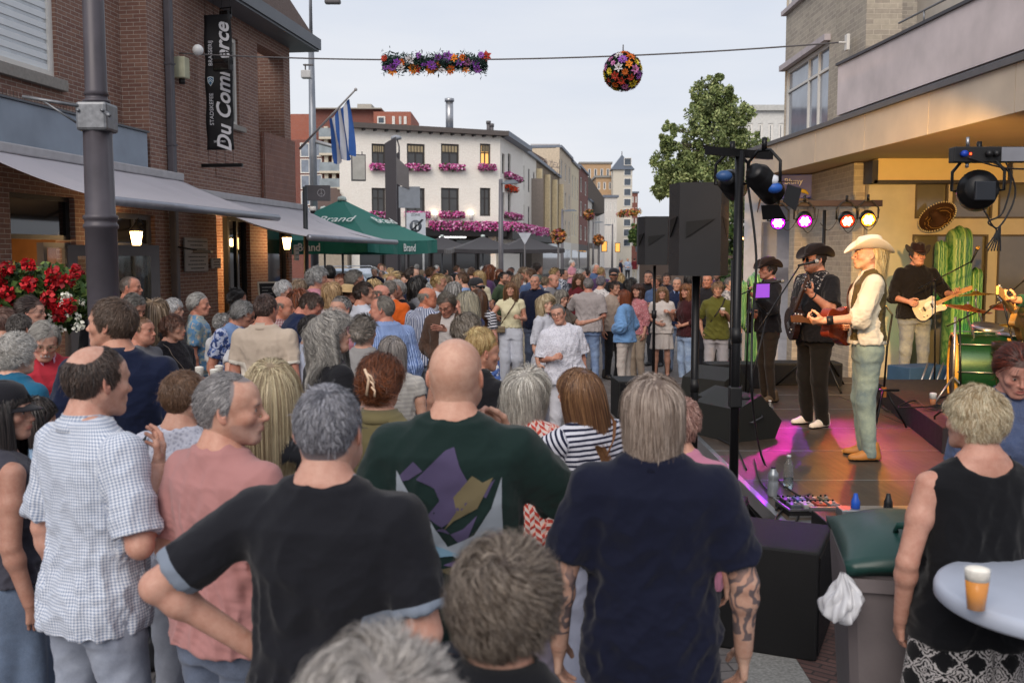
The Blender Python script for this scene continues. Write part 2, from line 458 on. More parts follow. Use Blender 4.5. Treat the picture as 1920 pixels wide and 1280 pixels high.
STY=dict(short=dict(L=.042,vol=.016,curl=.0,flow='fwd',lift=.55,g=.1,line='full'),crop=dict(L=.022,vol=.008,curl=.0,flow='down',lift=.7,g=.1,line='full'),back=dict(L=.065,vol=.022,curl=.002,flow='back',lift=.4,g=.15,line='full'),side=dict(L=.075,vol=.026,curl=.003,flow='side',lift=.45,g=.25,line='full'),thin=dict(L=.03,vol=.009,curl=.0,flow='down',lift=.4,g=.2,line='thin'),rec=dict(L=.03,vol=.010,curl=.0,flow='back',lift=.4,g=.2,line='rec'),bald=dict(L=.014,vol=.004,curl=.0,flow='down',lift=.5,g=.2,line='bald'),buzz=dict(L=.008,vol=.002,curl=.0,flow='down',lift=.8,g=.1,line='rec'),pixie=dict(L=.06,vol=.020,curl=.006,cf=6,flow='down',lift=.6,g=.25,line='low'),fluffy=dict(L=.065,vol=.030,curl=.012,cf=9,flow='down',lift=.8,g=.2,line='full'),bob=dict(L=.23,vol=.030,curl=.004,cf=3,flow='down',lift=.3,g=1.0,line='low'),nbob=dict(L=.17,vol=.020,curl=.003,cf=3,flow='down',lift=.2,g=1.0,line='full'),wavybob=dict(L=.24,vol=.042,curl=.016,cf=5,flow='down',lift=.4,g=.9,line='low'),long=dict(L=.42,vol=.026,curl=.005,cf=3,flow='down',lift=.25,g=1.1,line='low'),vlong=dict(L=.52,vol=.026,curl=.004,cf=2,flow='down',lift=.25,g=1.1,line='low'),mane=dict(L=.36,vol=.05,curl=.012,cf=9,flow='back',lift=.2,g=1.1,line='mane'),curlylong=dict(L=.36,vol=.070,curl=.017,cf=27,flow='down',lift=.55,g=.8,line='low'),curlyshort=dict(L=.095,vol=.036,curl=.016,cf=8,flow='down',lift=1.0,g=.1,line='full'),updo=dict(L=.10,vol=.022,curl=.005,cf=4,flow='up',lift=.3,g=-.2,line='low',bun=((0,-.055,.125),(.058,.055,.045))),bun=dict(L=.12,vol=.014,curl=.002,cf=4,flow='back',lift=.2,g=.0,line='low',bun=((0,-.135,-.01),(.045,.038,.042))),clip=dict(L=.11,vol=.024,curl=.004,cf=4,flow='back',lift=.3,g=.1,line='low',bun=((0,-.105,.02),(.062,.045,.07))),pony=dict(L=.12,vol=.010,curl=.0,flow='back',lift=.1,g=-.1,line='low',bun=((0,-.12,-.09),(.026,.026,.12))),)
_hh={}
def hair_mesh(style,lod,seed=0):
 k=(style,lod,seed)
 if k in _hh:return _hh[k]
 st=STY[style];rs=np.random.RandomState(seed*7+3)
 n=(11500,3000,850)[lod];wd=(.0013,.0030,.0064)[lod];ns=(9,6,4)[lod]
 if st['L']>.15:n=int(n*1.5);wd*=1.25;ns+=(5,3,2)[lod]
 if st['L']<.02:n=int(n*.9)
 if 'curly' in style:ns+=(12,6,2)[lod];n=int(n*.85)
 def grow(n,wd,layer):
  u=rs.normal(size=(n*3,3));u/=np.linalg.norm(u,axis=1,keepdims=True)
  p=HC+u*(HR+.001);keep=hairline(p,st['line'])>rs.rand(len(p))*.006;p=p[keep][:n];n=len(p)
  nr=(p-HC)/HR**2;nr/=np.linalg.norm(nr,axis=1,keepdims=True)
  crown=np.array([.012,-.055,.118]);fl=st['flow']
  if fl=='down':d=p-crown
  elif fl=='fwd':d=p-crown+np.array([.02,.04,0])
  elif fl=='back':d=np.tile([0,-1,-.15],(n,1))+(p-crown)*3
  elif fl=='up':d=np.array([0,-.055,.13])-p
  else:d=np.stack([np.sign(p[:,0]+.035)*.8,np.full(n,-.35),np.full(n,-.35)],1)
  d=d+rs.normal(size=(n,3))*.22*np.linalg.norm(d,axis=1,keepdims=True)*(.5 if st['L']>.2 else 1)
  cl=wnoise(p,60,seed)[:,None]*.35;d=d-nr*np.sum(d*nr,1,keepdims=True);d/=np.linalg.norm(d,axis=1,keepdims=True)+1e-9
  d=d+np.cross(nr,d)*cl
  ly=rs.rand(n)**.7*layer;Ln=st['L']*(.8+.4*rs.rand(n));Ln=Ln/(ns-1)
  if st['L']>.15:
   Ln*=1-.35*np.clip((.09-p[:,2])/.16,0,1)
  P=[p];q=p.copy();dr=d+nr*st['lift']*(.4+ly[:,None]);g=np.array([0,0,-1.0])
  for i in range(1,ns):
   t=i/(ns-1);dd=dr/(np.linalg.norm(dr,axis=1,keepdims=True)+1e-9);q=q+dd*Ln[:,None]
   off=st['vol']*ly*min(1,t*2.2)+.001
   e=np.linalg.norm((q-HC)/(HR+off[:,None]),axis=1);lowz=q[:,2]<-.02
   m=(e<1)[:,None];q=np.where(m,HC+(q-HC)/np.maximum(e,.2)[:,None],q)
   if st['L']>.15:
    rad=np.hypot(q[:,0],q[:,1]+.02);need=.062+off*1.1;mm=(q[:,2]<-.03)&(rad<need)
    sc=np.where(mm,need/np.maximum(rad,.01),1);q[:,0]*=sc;q[:,1]=(q[:,1]+.02)*sc-.02
    sh=np.array([0,-.035,-.335]);sr=np.array([.20,.100,.165])+off[:,None]*.7;e2=((q-sh)/sr)**2;ins=e2.sum(1)<1;yy=sr[:,1]*np.sqrt(np.maximum(0,1-e2[:,0]-e2[:,2]))
    q[:,1]=np.where(ins,sh[1]+np.where(q[:,1]>.0,1,-1)*yy,q[:,1])
    face=(q[:,1]>.03)&(q[:,2]<.05);q[:,0]=np.where(face&(np.abs(q[:,0])<.068),np.sign(q[:,0]+1e-5)*.068,q[:,0]);q[:,1]=np.where(face,np.minimum(q[:,1],.05),q[:,1])
   nn=(q-HC)/HR**2;nn/=np.linalg.norm(nn,axis=1,keepdims=True)
   dn=dd*(.8 if st['L']<.15 else max(.1,.8-2.2*t))+g*st['g']*(.5 if st['L']<.15 else.8)+nn*st['lift']*.1*(1-t);P.append(q.copy())
   if st['L']<.15:dn=dn-nn*np.maximum(0,np.sum(dn*nn,1,keepdims=True))*.35
   dr=dn
  P=np.stack(P,1);T=np.linspace(0,1,ns);Mg=min(n,(420,220,90)[lod]);gi=np.concatenate([np.argmin(((p[i:i+500,None]-p[None,:Mg])**2).sum(2),1)for i in range(0,n,500)])
  cs=(.55 if st['L']<.15 else.35)if 'curly' not in style else.8;stray=(rs.rand(n)<.05)[:,None,None];P=P+np.where(stray,rs.normal(size=(n,1,3))*.012*(T**1.5)[None,:,None],0);P=P+(P[gi]-P)*(cs*T**.8*(1-.0*T))[None,:,None]*(.4+.6*rs.rand(n))[:,None,None]
  if st['curl']:
   ph=wnoise(p,45,seed+2)*6+rs.rand(n)*.9;ph=ph[gi]*.8+ph*.2;a=st['curl']*np.minimum(1,T*3)[None,:]*(.6+.6*rs.rand(n))[:,None]
   w_=T[None,:]*st.get('cf',4)*(.8+.4*rs.rand(n))[:,None]+ph[:,None]
   nn=P-HC;nn/=np.linalg.norm(nn,axis=2,keepdims=True);tt=np.gradient(P,axis=1);tt/=np.linalg.norm(tt,axis=2,keepdims=True)+1e-9;sd=np.cross(tt,nn)
   P=P+(sd*np.cos(w_)[...,None]+nn*(np.sin(w_)[...,None]+.3))*a[...,None]
  tt=np.gradient(P,axis=1);nn=P-HC;sd=np.cross(tt,nn);sd/=np.linalg.norm(sd,axis=2,keepdims=True)+1e-9
  nn/=np.linalg.norm(nn,axis=2,keepdims=True);tw=rs.normal(size=n)*.5;sd=sd*np.cos(tw)[:,None,None]+nn*np.sin(tw)[:,None,None]
  W=wd*(1-.65*T**2)[None,:,None]*(.6+.8*rs.rand(n))[:,None,None]*.5
  Vv=np.stack([P-sd*W,P+sd*W],2).reshape(-1,3)
  b=(np.arange(n)[:,None]*ns+np.arange(ns-1)[None,:])*2;b=b.ravel();Fq=np.stack([b,b+1,b+3,b+2],1)
  hv=np.repeat((rs.rand(n)*.7+.3*(wnoise(p,50,seed+1)+1)/2)[:,None],ns*2,1).ravel();tv=np.tile(np.repeat(T,2),n)
  return Vv,Fq,np.stack([hv,tv,hv*0],1)
 parts=[grow(n,wd,1.0),grow(n//4,wd*2,.6)]
 nu,nv=40,24;th=np.linspace(.02,math.pi-.3,nv);ph=np.linspace(0,2*math.pi,nu,endpoint=False)
 U=np.stack([np.outer(np.sin(th),np.cos(ph)),np.outer(np.sin(th),np.sin(ph)),np.outer(np.cos(th),np.ones(nu))],2).reshape(-1,3)
 CVp=HC+U*(HR+.0015+st['vol']*.12);hl=hairline(HC+U*HR,st['line'])
 idx=np.arange(nv*nu).reshape(nv,nu);a=idx[:-1];b=idx[1:];Fc=np.stack([a,b,np.roll(b,-1,1),np.roll(a,-1,1)],2).reshape(-1,4)
 Fc=Fc[(hl[Fc].min(1)>.004)]
 parts.append((CVp,Fc,np.tile([.25,.3,0],(len(CVp),1))))
 if 'bun' in st:
  c,r=np.array(st['bun'][0]),np.array(st['bun'][1]);nb=n//3
  u=rs.normal(size=(nb,3));u/=np.linalg.norm(u,axis=1,keepdims=True);ax=rs.normal(size=(nb,3))*.35+(np.array([0,0,-1.0])if style=='pony' else np.array([1,.2,.3]))
  d=np.cross(u,ax)if style!='pony' else ax;d/=np.linalg.norm(d,axis=1,keepdims=True);T=np.linspace(-.5,.5,7);ln=.055
  P=u[:,None,:]+d[:,None,:]*(T*1.1)[None,:,None];P/=np.linalg.norm(P,axis=2,keepdims=True);P=c+P*r*(1+.05*rs.normal(size=nb)+(.06 if style in('updo','clip')else.0)*rs.normal(size=nb))[:,None,None]
  tt=np.gradient(P,axis=1);sd=np.cross(tt,P-c);sd/=np.linalg.norm(sd,axis=2,keepdims=True)+1e-9;W=wd*.8*(1-2.5*T**2)[None,:,None]
  Vv=np.stack([P-sd*W,P+sd*W],2).reshape(-1,3);b=(np.arange(nb)[:,None]*7+np.arange(6)[None,:])*2;b=b.ravel()
  parts.append((Vv,np.stack([b,b+1,b+3,b+2],1),np.repeat(np.stack([rs.rand(nb),rs.rand(nb)*.3,np.zeros(nb)],1),14,0)))
  f=Field(c-r*1.2,c+r*1.2,max(RES[lod],.006));f.ell(c,r*.97,0);V_,F_=f.mesh();parts.append((V_,F_,np.tile([.3,.3,0],(len(V_),1))))
 V,F,A=join(parts);_hh[k]=(V,F,A);return _hh[k]
def join(parts):
 V=[];F=[];A=[];b=0
 for v,f,a in parts:
  if len(v)==0:continue
  V.append(v);F.append(f+b);A.append(a);b+=len(v)
 return np.concatenate(V),np.concatenate(F),np.concatenate(A)
_hd={}
HP=dict(relax=(22,25,18),fist=(70,75,60),grip=(48,55,40),flat=(4,6,4),spread=(10,12,10),pinch=(40,50,30))
def hand_mesh(pose,lod):
 k=(pose,lod)
 if k in _hd:return _hd[k]
 res=(.0030,.0046,.009)[lod];f=Field((-.075,-.03,-.085),(.075,.20,.05),res)
 f.cone((0,-.02,0),(0,.01,0),.024,.024,0);
 for i in range(4):f.cone((0,.005,0),((i-1.5)*.0185,.082-abs(i-1.3)*.004,0),.017,.0115,.012)
 f.ell((.026,.03,-.008),(.017,.028,.016),.012)
 c1,c2,c3=HP[pose];sp=7 if pose=='spread' else 2.5
 for i,(l1,l2,l3)in enumerate(((.042,.026,.020),(.046,.029,.021),(.042,.027,.020),(.034,.021,.018))):
  i2=i;x=(1.5-i)*.0188;p=np.array([x,.086-abs(i-1.3)*.004,0]);a=0;yaw=(1.5-i)*sp
  r=.0088 if i<3 else.0078
  for(l,c)in((l1,c1+i*3),(l2,c2),(l3,c3)):
   a+=c;d=np.array([math.sin(R(yaw))*math.cos(R(a)),math.cos(R(yaw))*math.cos(R(a)),-math.sin(R(a))]);q=p+d*l
   f.cone(p,q,r,r*.92,.004 if a>c1+1 else.006);p=q;r*=.92
 p=np.array([.030,.022,-.008]);tc=.6 if pose in('fist','grip','pinch')else.15
 for(d,l,r)in(((.75,.62,-.25-tc*.6),.038,.0118),((.45-tc*.3,.85,-.25-tc),.030,.0102),((.3-tc*.6,.9,-.2-tc*.8),.022,.0090)):
  d=np.array(d);d/=np.linalg.norm(d);q=p+d*l;f.cone(p,q,r,r*.93,.006);p=q
 V,F=f.mesh();m=np.zeros((len(V),3));m[:,2]=.35*(V[:,1]>.09)
 _hd[k]=(V,F,m);return _hd[k]
ARM=dict(down=((.045,-.03,-.285),(.055,.03,-.53),'relax',(-1,0,0)),hip=((.22,-.10,-.20),(.02,.01,-.37),'relax',(-.6,.3,.6)),cup=((.05,.0,-.28),(-.03,.20,-.14),'grip',(-1,.2,0)),cuplow=((.06,-.02,-.28),(.0,.21,-.26),'grip',(-1,.2,.1)),hold=((.07,-.03,-.27),(-.10,.17,-.36),'relax',(-.3,-1,.2)),cross=((.05,.03,-.28),(-.17,.19,-.24),'relax',(-.2,-1,0)),face=((.05,.13,-.24),(-.08,.15,-.02),'relax',(-.5,-.8,.2)),pocket=((.10,-.08,-.265),(.045,.0,-.48),'relax',(-1,0,.2)),out=((.14,.14,-.20),(.16,.37,-.13),'spread',(0,0,-1)),behind=((.08,-.12,-.25),(-.06,-.17,-.45),'relax',(0,1,0)),fret=((.13,.10,-.25),(.10,.31,-.10),'grip',(-.3,-.7,.8)),strum=((.11,-.04,-.26),(-.08,.17,-.33),'grip',(-.3,-1,0)),hug=((.16,.18,-.12),(-.02,.38,-.02),'flat',(-.5,-.6,-.5)),table=((.06,.06,-.27),(-.02,.30,-.30),'relax',(0,0,-1)),lift=((.10,.16,-.20),(.02,.22,.04),'grip',(-1,0,0)),)
TOR=dict(m=dict(Z=[.78,.86,.95,1.03,1.12,1.22,1.32,1.39,1.44,1.475],A=[.165,.172,.172,.162,.158,.170,.184,.176,.120,.07],B=[.108,.112,.114,.106,.104,.114,.122,.108,.078,.056],C=[-.01,-.012,-.005,.0,.004,.004,.0,-.008,-.014,-.02],sx=.184,ar=(.052,.043,.041,.028)),f=dict(Z=[.78,.86,.95,1.03,1.12,1.22,1.32,1.39,1.44,1.475],A=[.168,.182,.176,.148,.140,.152,.160,.150,.100,.06],B=[.110,.118,.108,.094,.092,.104,.106,.096,.078,.058],C=[-.012,-.016,-.008,.0,.002,.004,.0,-.008,-.014,-.02],sx=.168,ar=(.044,.036,.035,.024)))
def add_arms(f,J,r,k=.025,up=1.0,fo=1.0):
 for s in(0,1):
  Sh,E,Wp=J[s];f.cone(Sh,E,r[0],r[1],k);f.cone(E,Wp,r[2],r[3],.012)
  f.ell(E+(Wp-E)*.22,(r[2]*1.06,)*3,.02);f.ell(Sh+(E-Sh)*.42,(r[0]*.99,)*3,.02)
def person(name,label,hp,Y,rz=0,sex='m',head='',yaw=0,pitch=0,roll=0,hair='short',hc='4a3a2e',skin='c08a6e',arms=('down','down'),top=None,bottom=None,lod=1,z0=0.0,wide=1.0,belly=0.0,lean=0,side=0,group=None,extras=(),hseed=0,h=None,legs='std',shoes='2a2a2e',X=None,gap=.0,skinx=None):
 """hp = (px, py of the crown in the photo); Y = world depth; rz=0 faces away from the camera, + turns to its left"""
 if Y<12 and z0==0 and X is None and lod<2:Y*=1.14
 P0=at(hp[0],hp[1],Y);H=h or(P0.z-z0)
 T=TOR[sex];sc=H/(1.74 if hair not in('fluffy','curlyshort','curlylong','updo','pixie')else 1.765)
 Zt=np.array(T['Z']);A=np.array(T['A'])*wide;B=np.array(T['B'])*(.5+.5*wide);C=np.array(T['C'])
 bl=np.exp(-((Zt-1.08)/.12)**2)*belly;B=B+bl*.6;C=C+bl*.55;A=A+bl*.25
 UP=MT((0,0,.95))@Euler((R(-lean),R(side),0),'XYZ').to_matrix().to_4x4()@MT((0,0,-.95));Mu=np.array(UP)
 up=lambda p:(Mu@np.array([p[0],p[1],p[2],1.0]))[:3]
 sx=T['sx']*(.35+.65*wide);ar=[r_*(.6+.4*wide)for r_ in T['ar']]
 J=[];hands=[]
 for s,an in zip((1,-1),arms):
  e,w_,hpz,pn=ARM[an]if isinstance(an,str)else an
  Sh=np.array([sx*s,-.012,1.398-(.0 if sex=='m' else.010)]);kk=.95 if sex=='f' else 1.0
  if an in('hip','pocket'):w_=(w_[0]+(wide-1)*.1,w_[1],w_[2])
  E_=Sh+np.array([e[0]*s,e[1],e[2]])*kk;W_=Sh+np.array([w_[0]*s,w_[1],w_[2]])*kk
  Sh,E_,W_=up(Sh),up(E_),up(W_);J.append((Sh,E_,W_));y=W_-E_;y/=np.linalg.norm(y)
  if len(ARM.get(an,())if isinstance(an,str)else an)>4:pass
  if an in('cup','cuplow'):y=np.array([-.5*s,.6,.35])
  if an in('hold','cross','strum'):y=y*.4+np.array([-.9*s,.2,-.1])
  if an=='hip':y=np.array([-.5*s,-.2,-.7])
  y/=np.linalg.norm(y);n_=np.array([pn[0]*s,pn[1],pn[2]],float);n_-=y*(n_@y);n_/=np.linalg.norm(n_)
  zz=-n_;xx=np.cross(y,zz)
  hands.append((W_,xx,y,zz,hpz,s))
# --- head transform
 Rh=np.array(UP.to_3x3())@rotm(yaw,pitch,roll);ph=up((0,-.014,1.508));hs=.945 if sex=='f' else.985
 Hm=np.eye(4);Hm[:3,:3]=Rh*hs;Hm[:3,3]=ph-Rh@PIV*hs
 tr=lambda V,M:V@M[:3,:3].T+M[:3,3]
 crown=tr(np.array([[0,-.01,.122]]),Hm)[0]*sc
 rt=bpy.data.objects.new(name,None);COL.objects.link(rt);rt.empty_display_size=.1
 ca,sa=math.cos(R(rz)),math.sin(R(rz));ox=crown[0]*ca-crown[1]*sa;oy=crown[0]*sa+crown[1]*ca
 X_=P0.x if X is None else X
 rt.location=(X_-ox,Y-oy,z0);rt.rotation_euler=(0,0,R(rz));rt.scale=(sc,)*3
 tag(rt,label,'person',group)
# --- skin
 top=dict(top or{});bottom=dict(bottom or{});res=(.0055,.0085,.014)[lod]
 Pj=np.array([q for a in J for q in a]+[up((0,.16,1.0)),up((0,-.16,1.0)),up((0,0,1.5))]);lo=Pj.min(0)-.09;hi=Pj.max(0)+.09;lo[2]=min(lo[2],.78)
 f=Field(lo,hi,res);a_=.012
 f.loft(Zt,A-a_,B-a_,C,Mu,0,bot=.80)
 f.cone(up((0,-.022,1.45)),up((0,-.018,1.54)),ar[0]*1.06,ar[0]*.98,.03)
 for s in(-1,1):f.cone(up((s*.03,-.028,1.475)),up((s*sx*.80,-.018,1.398)),ar[0]*.86,ar[0]*.80,.06)
 if sex=='f':
  for s in(-1,1):f.ell(up((s*.070,.078,1.245)),(.06,.052,.06),.03)
 add_arms(f,J,ar)
 V,F=f.mesh();m=np.zeros((len(V),3));m[:,2]=.25
 if skinx:m[:,0]=0
 parts=[(V,F,m)]
 hk=('f' if sex=='f' else 'm')+head;Vh,Fh,Ah=head_mesh(hk,lod);Ah=Ah.copy()
 hl=hairline(Vh,STY[hair]['line']if hair else 'bald')
 if hair:Ah[:,1]=np.maximum(Ah[:,1],np.clip(hl/.006+.3,0,1)*(.75 if hair in('buzz','bald')else 1)*(np.abs(Vh[:,0])<.079))
 if 'b' in head or 's' in head:
  x,y,z=Vh.T;bd=np.clip((-.030-z)/.008,0,1)*np.clip((y-.0)/.02,0,1)*np.clip((z+.125)/.01,0,1)
  bd=np.maximum(bd,np.exp(-(x/.028)**4-((z+.037)/.006)**2)*(y>.06));bd*=1-np.exp(-(x/.02)**4-((z+.0525)/.007)**4)
  Ah[:,1]=np.maximum(Ah[:,1],bd*(.8 if 'b' in head else.35))
 parts.append((tr(Vh,Hm),Fh,Ah))
 for(W_,xx,y,zz,hpz,s)in hands:
  Vd,Fd,Ad=hand_mesh(hpz,lod);Md=np.eye(4);hk_=1.0 if sex=='m' else.9
  Md[:3,0]=xx*s*-1*hk_;Md[:3,1]=y*hk_;Md[:3,2]=zz*hk_;Md[:3,3]=W_
  det=np.linalg.det(Md[:3,:3]);parts.append((tr(Vd,Md),Fd[:,::-1]if det<0 else Fd,Ad))
 bk=bottom.get('kind','trousers')
 LEG={'std':((.09,0),(.105,.0),(.115,-.01)),'step':((.09,0),(.10,.06),(.11,.02)),'wide':((.09,0),(.14,.01),(.19,0)),'close':((.085,0),(.085,.01),(.085,0))}[legs]
 def leg(s):
  o=.05*s if legs=='step' else 0
  return[np.array([LEG[0][0]*s,-.01,.86]),np.array([LEG[1][0]*s,.012+LEG[1][1]*(s>0),.47]),np.array([LEG[2][0]*s,-.02+LEG[2][1]+o*2.2,.085])]
 if bk in('skirt','shorts','dress'):
  f=Field((-.3,-.25,.03),(.3,.3,.9),max(res,.009))
  for s in(-1,1):
   a,b,c=leg(s);f.cone(a,b,.082,.052,0);f.cone(b,c,.054,.034,.02);f.ell(b+(c-b)*.28+[0,-.012,0],(.052,.055,.09),.03);f.cone(c,c+[0,.12,-.05],.034,.026,.02)
  V,F=f.mesh();parts.append((V,F,np.zeros((len(V),3))))
 V,F,Aa=join(parts);nsk=len(F)
 mats=[skinmat(skin,hc)];mi=np.zeros(nsk,int)
 if lod<2:
  mb=MB();
  for s in(-1,1):mb.ball((s*.0315,.0775,.0085),.0122,16,10)
  Ve=np.array([tuple(v)for v in mb.v]);Fe=np.array([t if len(t)==4 else t+(t[2],)for t in mb.f]);dd=np.stack([(np.abs(np.abs(Ve[:,0])-.0315)),Ve[:,2]-.0085],1)
  iris=(np.hypot(dd[:,0],dd[:,1])<.0068)&(Ve[:,1]>.08);tri=np.array([len(t)==3 for t in mb.f])
  Fe=Fe[~tri];nV=len(V);V=np.concatenate([V,tr(Ve,Hm)]);F=np.concatenate([F,Fe+nV]);Aa=np.concatenate([Aa,np.stack([iris*1.0,iris*0,iris*0],1)])
  mi=np.concatenate([mi,np.ones(len(Fe),int)]);mats.append(eyemat())
 body=new_obj('body',V,F,mats,rt,smooth=True,mi=mi);vattr(body,'msk',Aa)
# --- hair
 if hair:
  Vh,Fh,Ah=hair_mesh(hair,lod,hseed);key=('hm',hair,lod,hseed)
  if key not in _hh:
   o=new_obj('hair',Vh,Fh,hairmat(hc),rt,smooth=True);vattr(o,'hv',Ah);_hh[key]=o.data;o.data.materials.clear();o.data.materials.append(None)
  else:o=bpy.data.objects.new('hair',_hh[key]);COL.objects.link(o);o.parent=rt
  o.material_slots[0].link='OBJECT';o.material_slots[0].material=hairmat(hc);o.matrix_local=Matrix(Hm.tolist())
# --- top
 if top.get('kind','tee')!='none':
  sl=top.get('sleeve',.62);lo_=top.get('loose',.012);hem=top.get('hem',.86);stiff=top.get('wr',1.0)
  f=Field(lo-.03,hi+.03,(.0068,.0095,.015)[lod])
  fl=np.interp(Zt,[hem,hem+.25,1.3],[lo_*1.9,lo_*1.3,lo_*.7])
  f.loft(Zt,A+fl,B+fl*1.1,C,Mu,0,bot=hem)
  if sex=='f':
   for s in(-1,1):f.ell(up((s*.066,.082,1.245)),(.068,.058,.066),.06)
  for s in(-1,1):f.cone(up((s*.035,-.028,1.468)),up((s*sx*.82,-.016,1.394)),ar[0]*.90+lo_*.3,ar[0]*.88+lo_*.4,.06)
  slw=top.get('sw',1.0)
  if sl>0:
   for(Sh,E_,W_)in J:
    r0=(ar[0]+.008+lo_*.5)*1.0;r1=(ar[1]+.010+lo_)*slw
    if sl<=1:f.cone(Sh,E_,r0,r1,.035,cut=sl)
    else:
     f.cone(Sh,E_,r0,r1,.035);f.cone(E_,W_,r1*.95,(ar[3]+.012+lo_*.4)*slw,.02,cut=sl-1)
  if top.get('kind')=='tank':
   for s in(-1,1):f.cone(up((s*(sx+.03),-.02,1.30)),up((s*(sx+.02),-.02,1.50)),.075,.085,.012,op='s')
  nk=top.get('neck','crew');nd={'crew':.062,'v':.062,'scoop':.085,'collar':.060}[nk]
  f.ell(up((0,-.006,1.530)),(nd,nd,.068),.006,op='s')
  if nk=='v':f.cone(up((0,.075,1.49)),up((0,.13,1.33)),.045,.004,.01,op='s')
  if nk=='scoop':f.ell(up((0,.03,1.50)),(.10,.14,.10),.01,op='s');f.ell(up((0,-.08,1.50)),(.10,.10,.07),.01,op='s')
  V,F=f.mesh();N=vnormals(V,F);sd=int(abs(P0.x)*97)%7
  q=V@np.array(UP.to_3x3());w1=wnoise(q*[1,1,.7],22,sd,4)*.008+(.5-np.abs(wnoise(q*[1.1,1,.62]+sd,38,sd+1,4))*1.6)*.012+(.5-np.abs(wnoise(q*[.8,1,1.1],78,sd+2,4)))*.005-.010*np.exp(-(q[:,0]/.03)**2)*(q[:,1]<0)*np.exp(-((q[:,2]-1.22)/.16)**2)
  env=np.interp(V[:,2],[.85,1.0,1.2,1.42],[1,1.1,.75,.35]);arm_=np.minimum(*[np.abs(np.linalg.norm(V-a[1],axis=1))for a in J]);env=env+np.exp(-(arm_/.10)**2)*.8
  V=V+N*(w1*env*stiff)[:,None]
  lq=(V-Mu[:3,3])@Mu[:3,:3];pc=np.stack([np.arctan2(lq[:,0],-(lq[:,1]if rz is None else lq[:,1]))*.17,lq[:,2],np.zeros(len(V))],1)
  for i,(Sh,E_,W_)in enumerate(J):
   ax=E_-Sh;L_=np.linalg.norm(ax);ax=ax/L_;rel=V-Sh;t=rel@ax;rad=rel-t[:,None]*ax;rr=np.linalg.norm(rad,axis=1)
   out_=(lq[:,0]*(1,-1)[i]>sx*.93)&(rr<.12)|((t>.10)&(rr<ar[0]*1.7))
   if sl>1:
    ax2=W_-E_;L2=np.linalg.norm(ax2);ax2=ax2/L2;r2=V-E_;t2=r2@ax2;o2=(t2>0)&(np.linalg.norm(r2-t2[:,None]*ax2,axis=1)<.10)
    t=np.where(o2,L_+t2,t);out_|=o2
   fr=np.array([0,1.0,0])-ax*ax[1];fr/=np.linalg.norm(fr)+1e-9;sdv=np.cross(ax,fr)
   pc[out_]=np.stack([np.arctan2(rad@sdv,rad@fr)*.055,1.42-t,np.full(len(V),1.0)],1)[out_]
  mats=[top['mat']];mi=np.zeros(len(F),int);fc=V[F].mean(1);fq=(fc-Mu[:3,3])@Mu[:3,:3];slv=pc[F[:,0],2]>.5
  if 'trim' in top:
   tr_=np.linalg.norm((V-up((0,-.006,1.530)))/[1,1,1.09],axis=1)-(nd+.020)
   for(Sh,E_,W_)in J:
    ax=E_-Sh;L_=np.linalg.norm(ax);t=(V-Sh)@ax/L_**2;tr_=np.minimum(tr_,np.maximum((sl-.085-t)*L_,np.linalg.norm(V-E_,axis=1)-.16))
  if 'inner' in top:
   mats.append(top['inner']);iw=top.get('iw',.06);mi[(fq[:,1]>.02)&(np.abs(fq[:,0])<iw*np.interp(fq[:,2],[.85,1.45],[1.2,.8]))&~slv]=len(mats)-1
  if 'vest' in top:mats.append(top['vest']);mi[~slv&(np.abs(fq[:,0])<sx*.88)&((fq[:,1]<.02)|(np.abs(fq[:,0])>.05))&(fq[:,2]>hem+.03)]=len(mats)-1
  if 'yoke' in top:mats.append(top['yoke']);mi[(fq[:,2]>1.34)&(np.abs(fq[:,0])>.05)&~slv]=len(mats)-1
  o=new_obj(top.get('name','t_shirt'),V,F,mats,rt,smooth=True,mi=mi);vattr(o,'pc',pc);shirt=o
  if 'trim' in top:vattr(o,'tr',np.stack([tr_]*3,1))
  if nk in('collar','v')and top.get('collar',nk=='collar'):
   cm=top.get('cmat',top['mat']);n=28;Vc=[];Fc=[]
   for i in range(n+1):
    g_=24 if top.get('open',True)else 8;an=R(90+g_+(360-2*g_)*i/n);ca_,sa_=math.cos(an),math.sin(an);fr=max(0,sa_)
    for(r_,z_)in((.068,1.462-.010*fr),(.066,1.500-.022*fr),(.071,1.512-.026*fr),(.084,1.480-.042*fr),(.090,1.462-.060*fr)):
     Vc.append(up((ca_*r_*1.02,sa_*r_-.018+.014*fr,z_)))
   for i in range(n):
    for j in range(4):Fc.append((i*5+j,i*5+5+j,i*5+6+j,i*5+1+j))
   o=new_obj('collar',np.array(Vc),Fc,cm,rt,smooth=True);mo=o.modifiers.new('s','SOLIDIFY');mo.thickness=.003;vattr(o,'pc',np.array([(v[0],v[2],0)for v in Vc]))
# --- bottom
 rb=(.010,.013,.018)[lod]
 if bk in('trousers','wide'):
  f=Field((-.32,-.27,.03),(.32,.30,1.02),rb);wl=bottom.get('w',1.0 if bk=='trousers' else 1.45)
  f.loft(Zt,A+.006,B+.004,C,None,0,bot=.80,top=1.0)
  for s in(-1,1):
   a,b,c=leg(s);f.cone(a,b,.098*(.5+.5*wide),.068*wl,.04);f.cone(b,c-[0,0,.03],.068*wl,.052*wl*(1.15 if bk=='wide' else 1),.03)
  V,F=f.mesh();N=vnormals(V,F);e_=np.interp(V[:,2],[.05,.3,.5,.8,1],[1.4,.8,1.1,1,.2])
  V=V+N*((wnoise(V*[1,1,.8],20,2)*.006+(.6-1.8*np.abs(wnoise(V*[1,1,.9]+[0,0,3],30,5,5)))*.0042)*e_)[:,None]
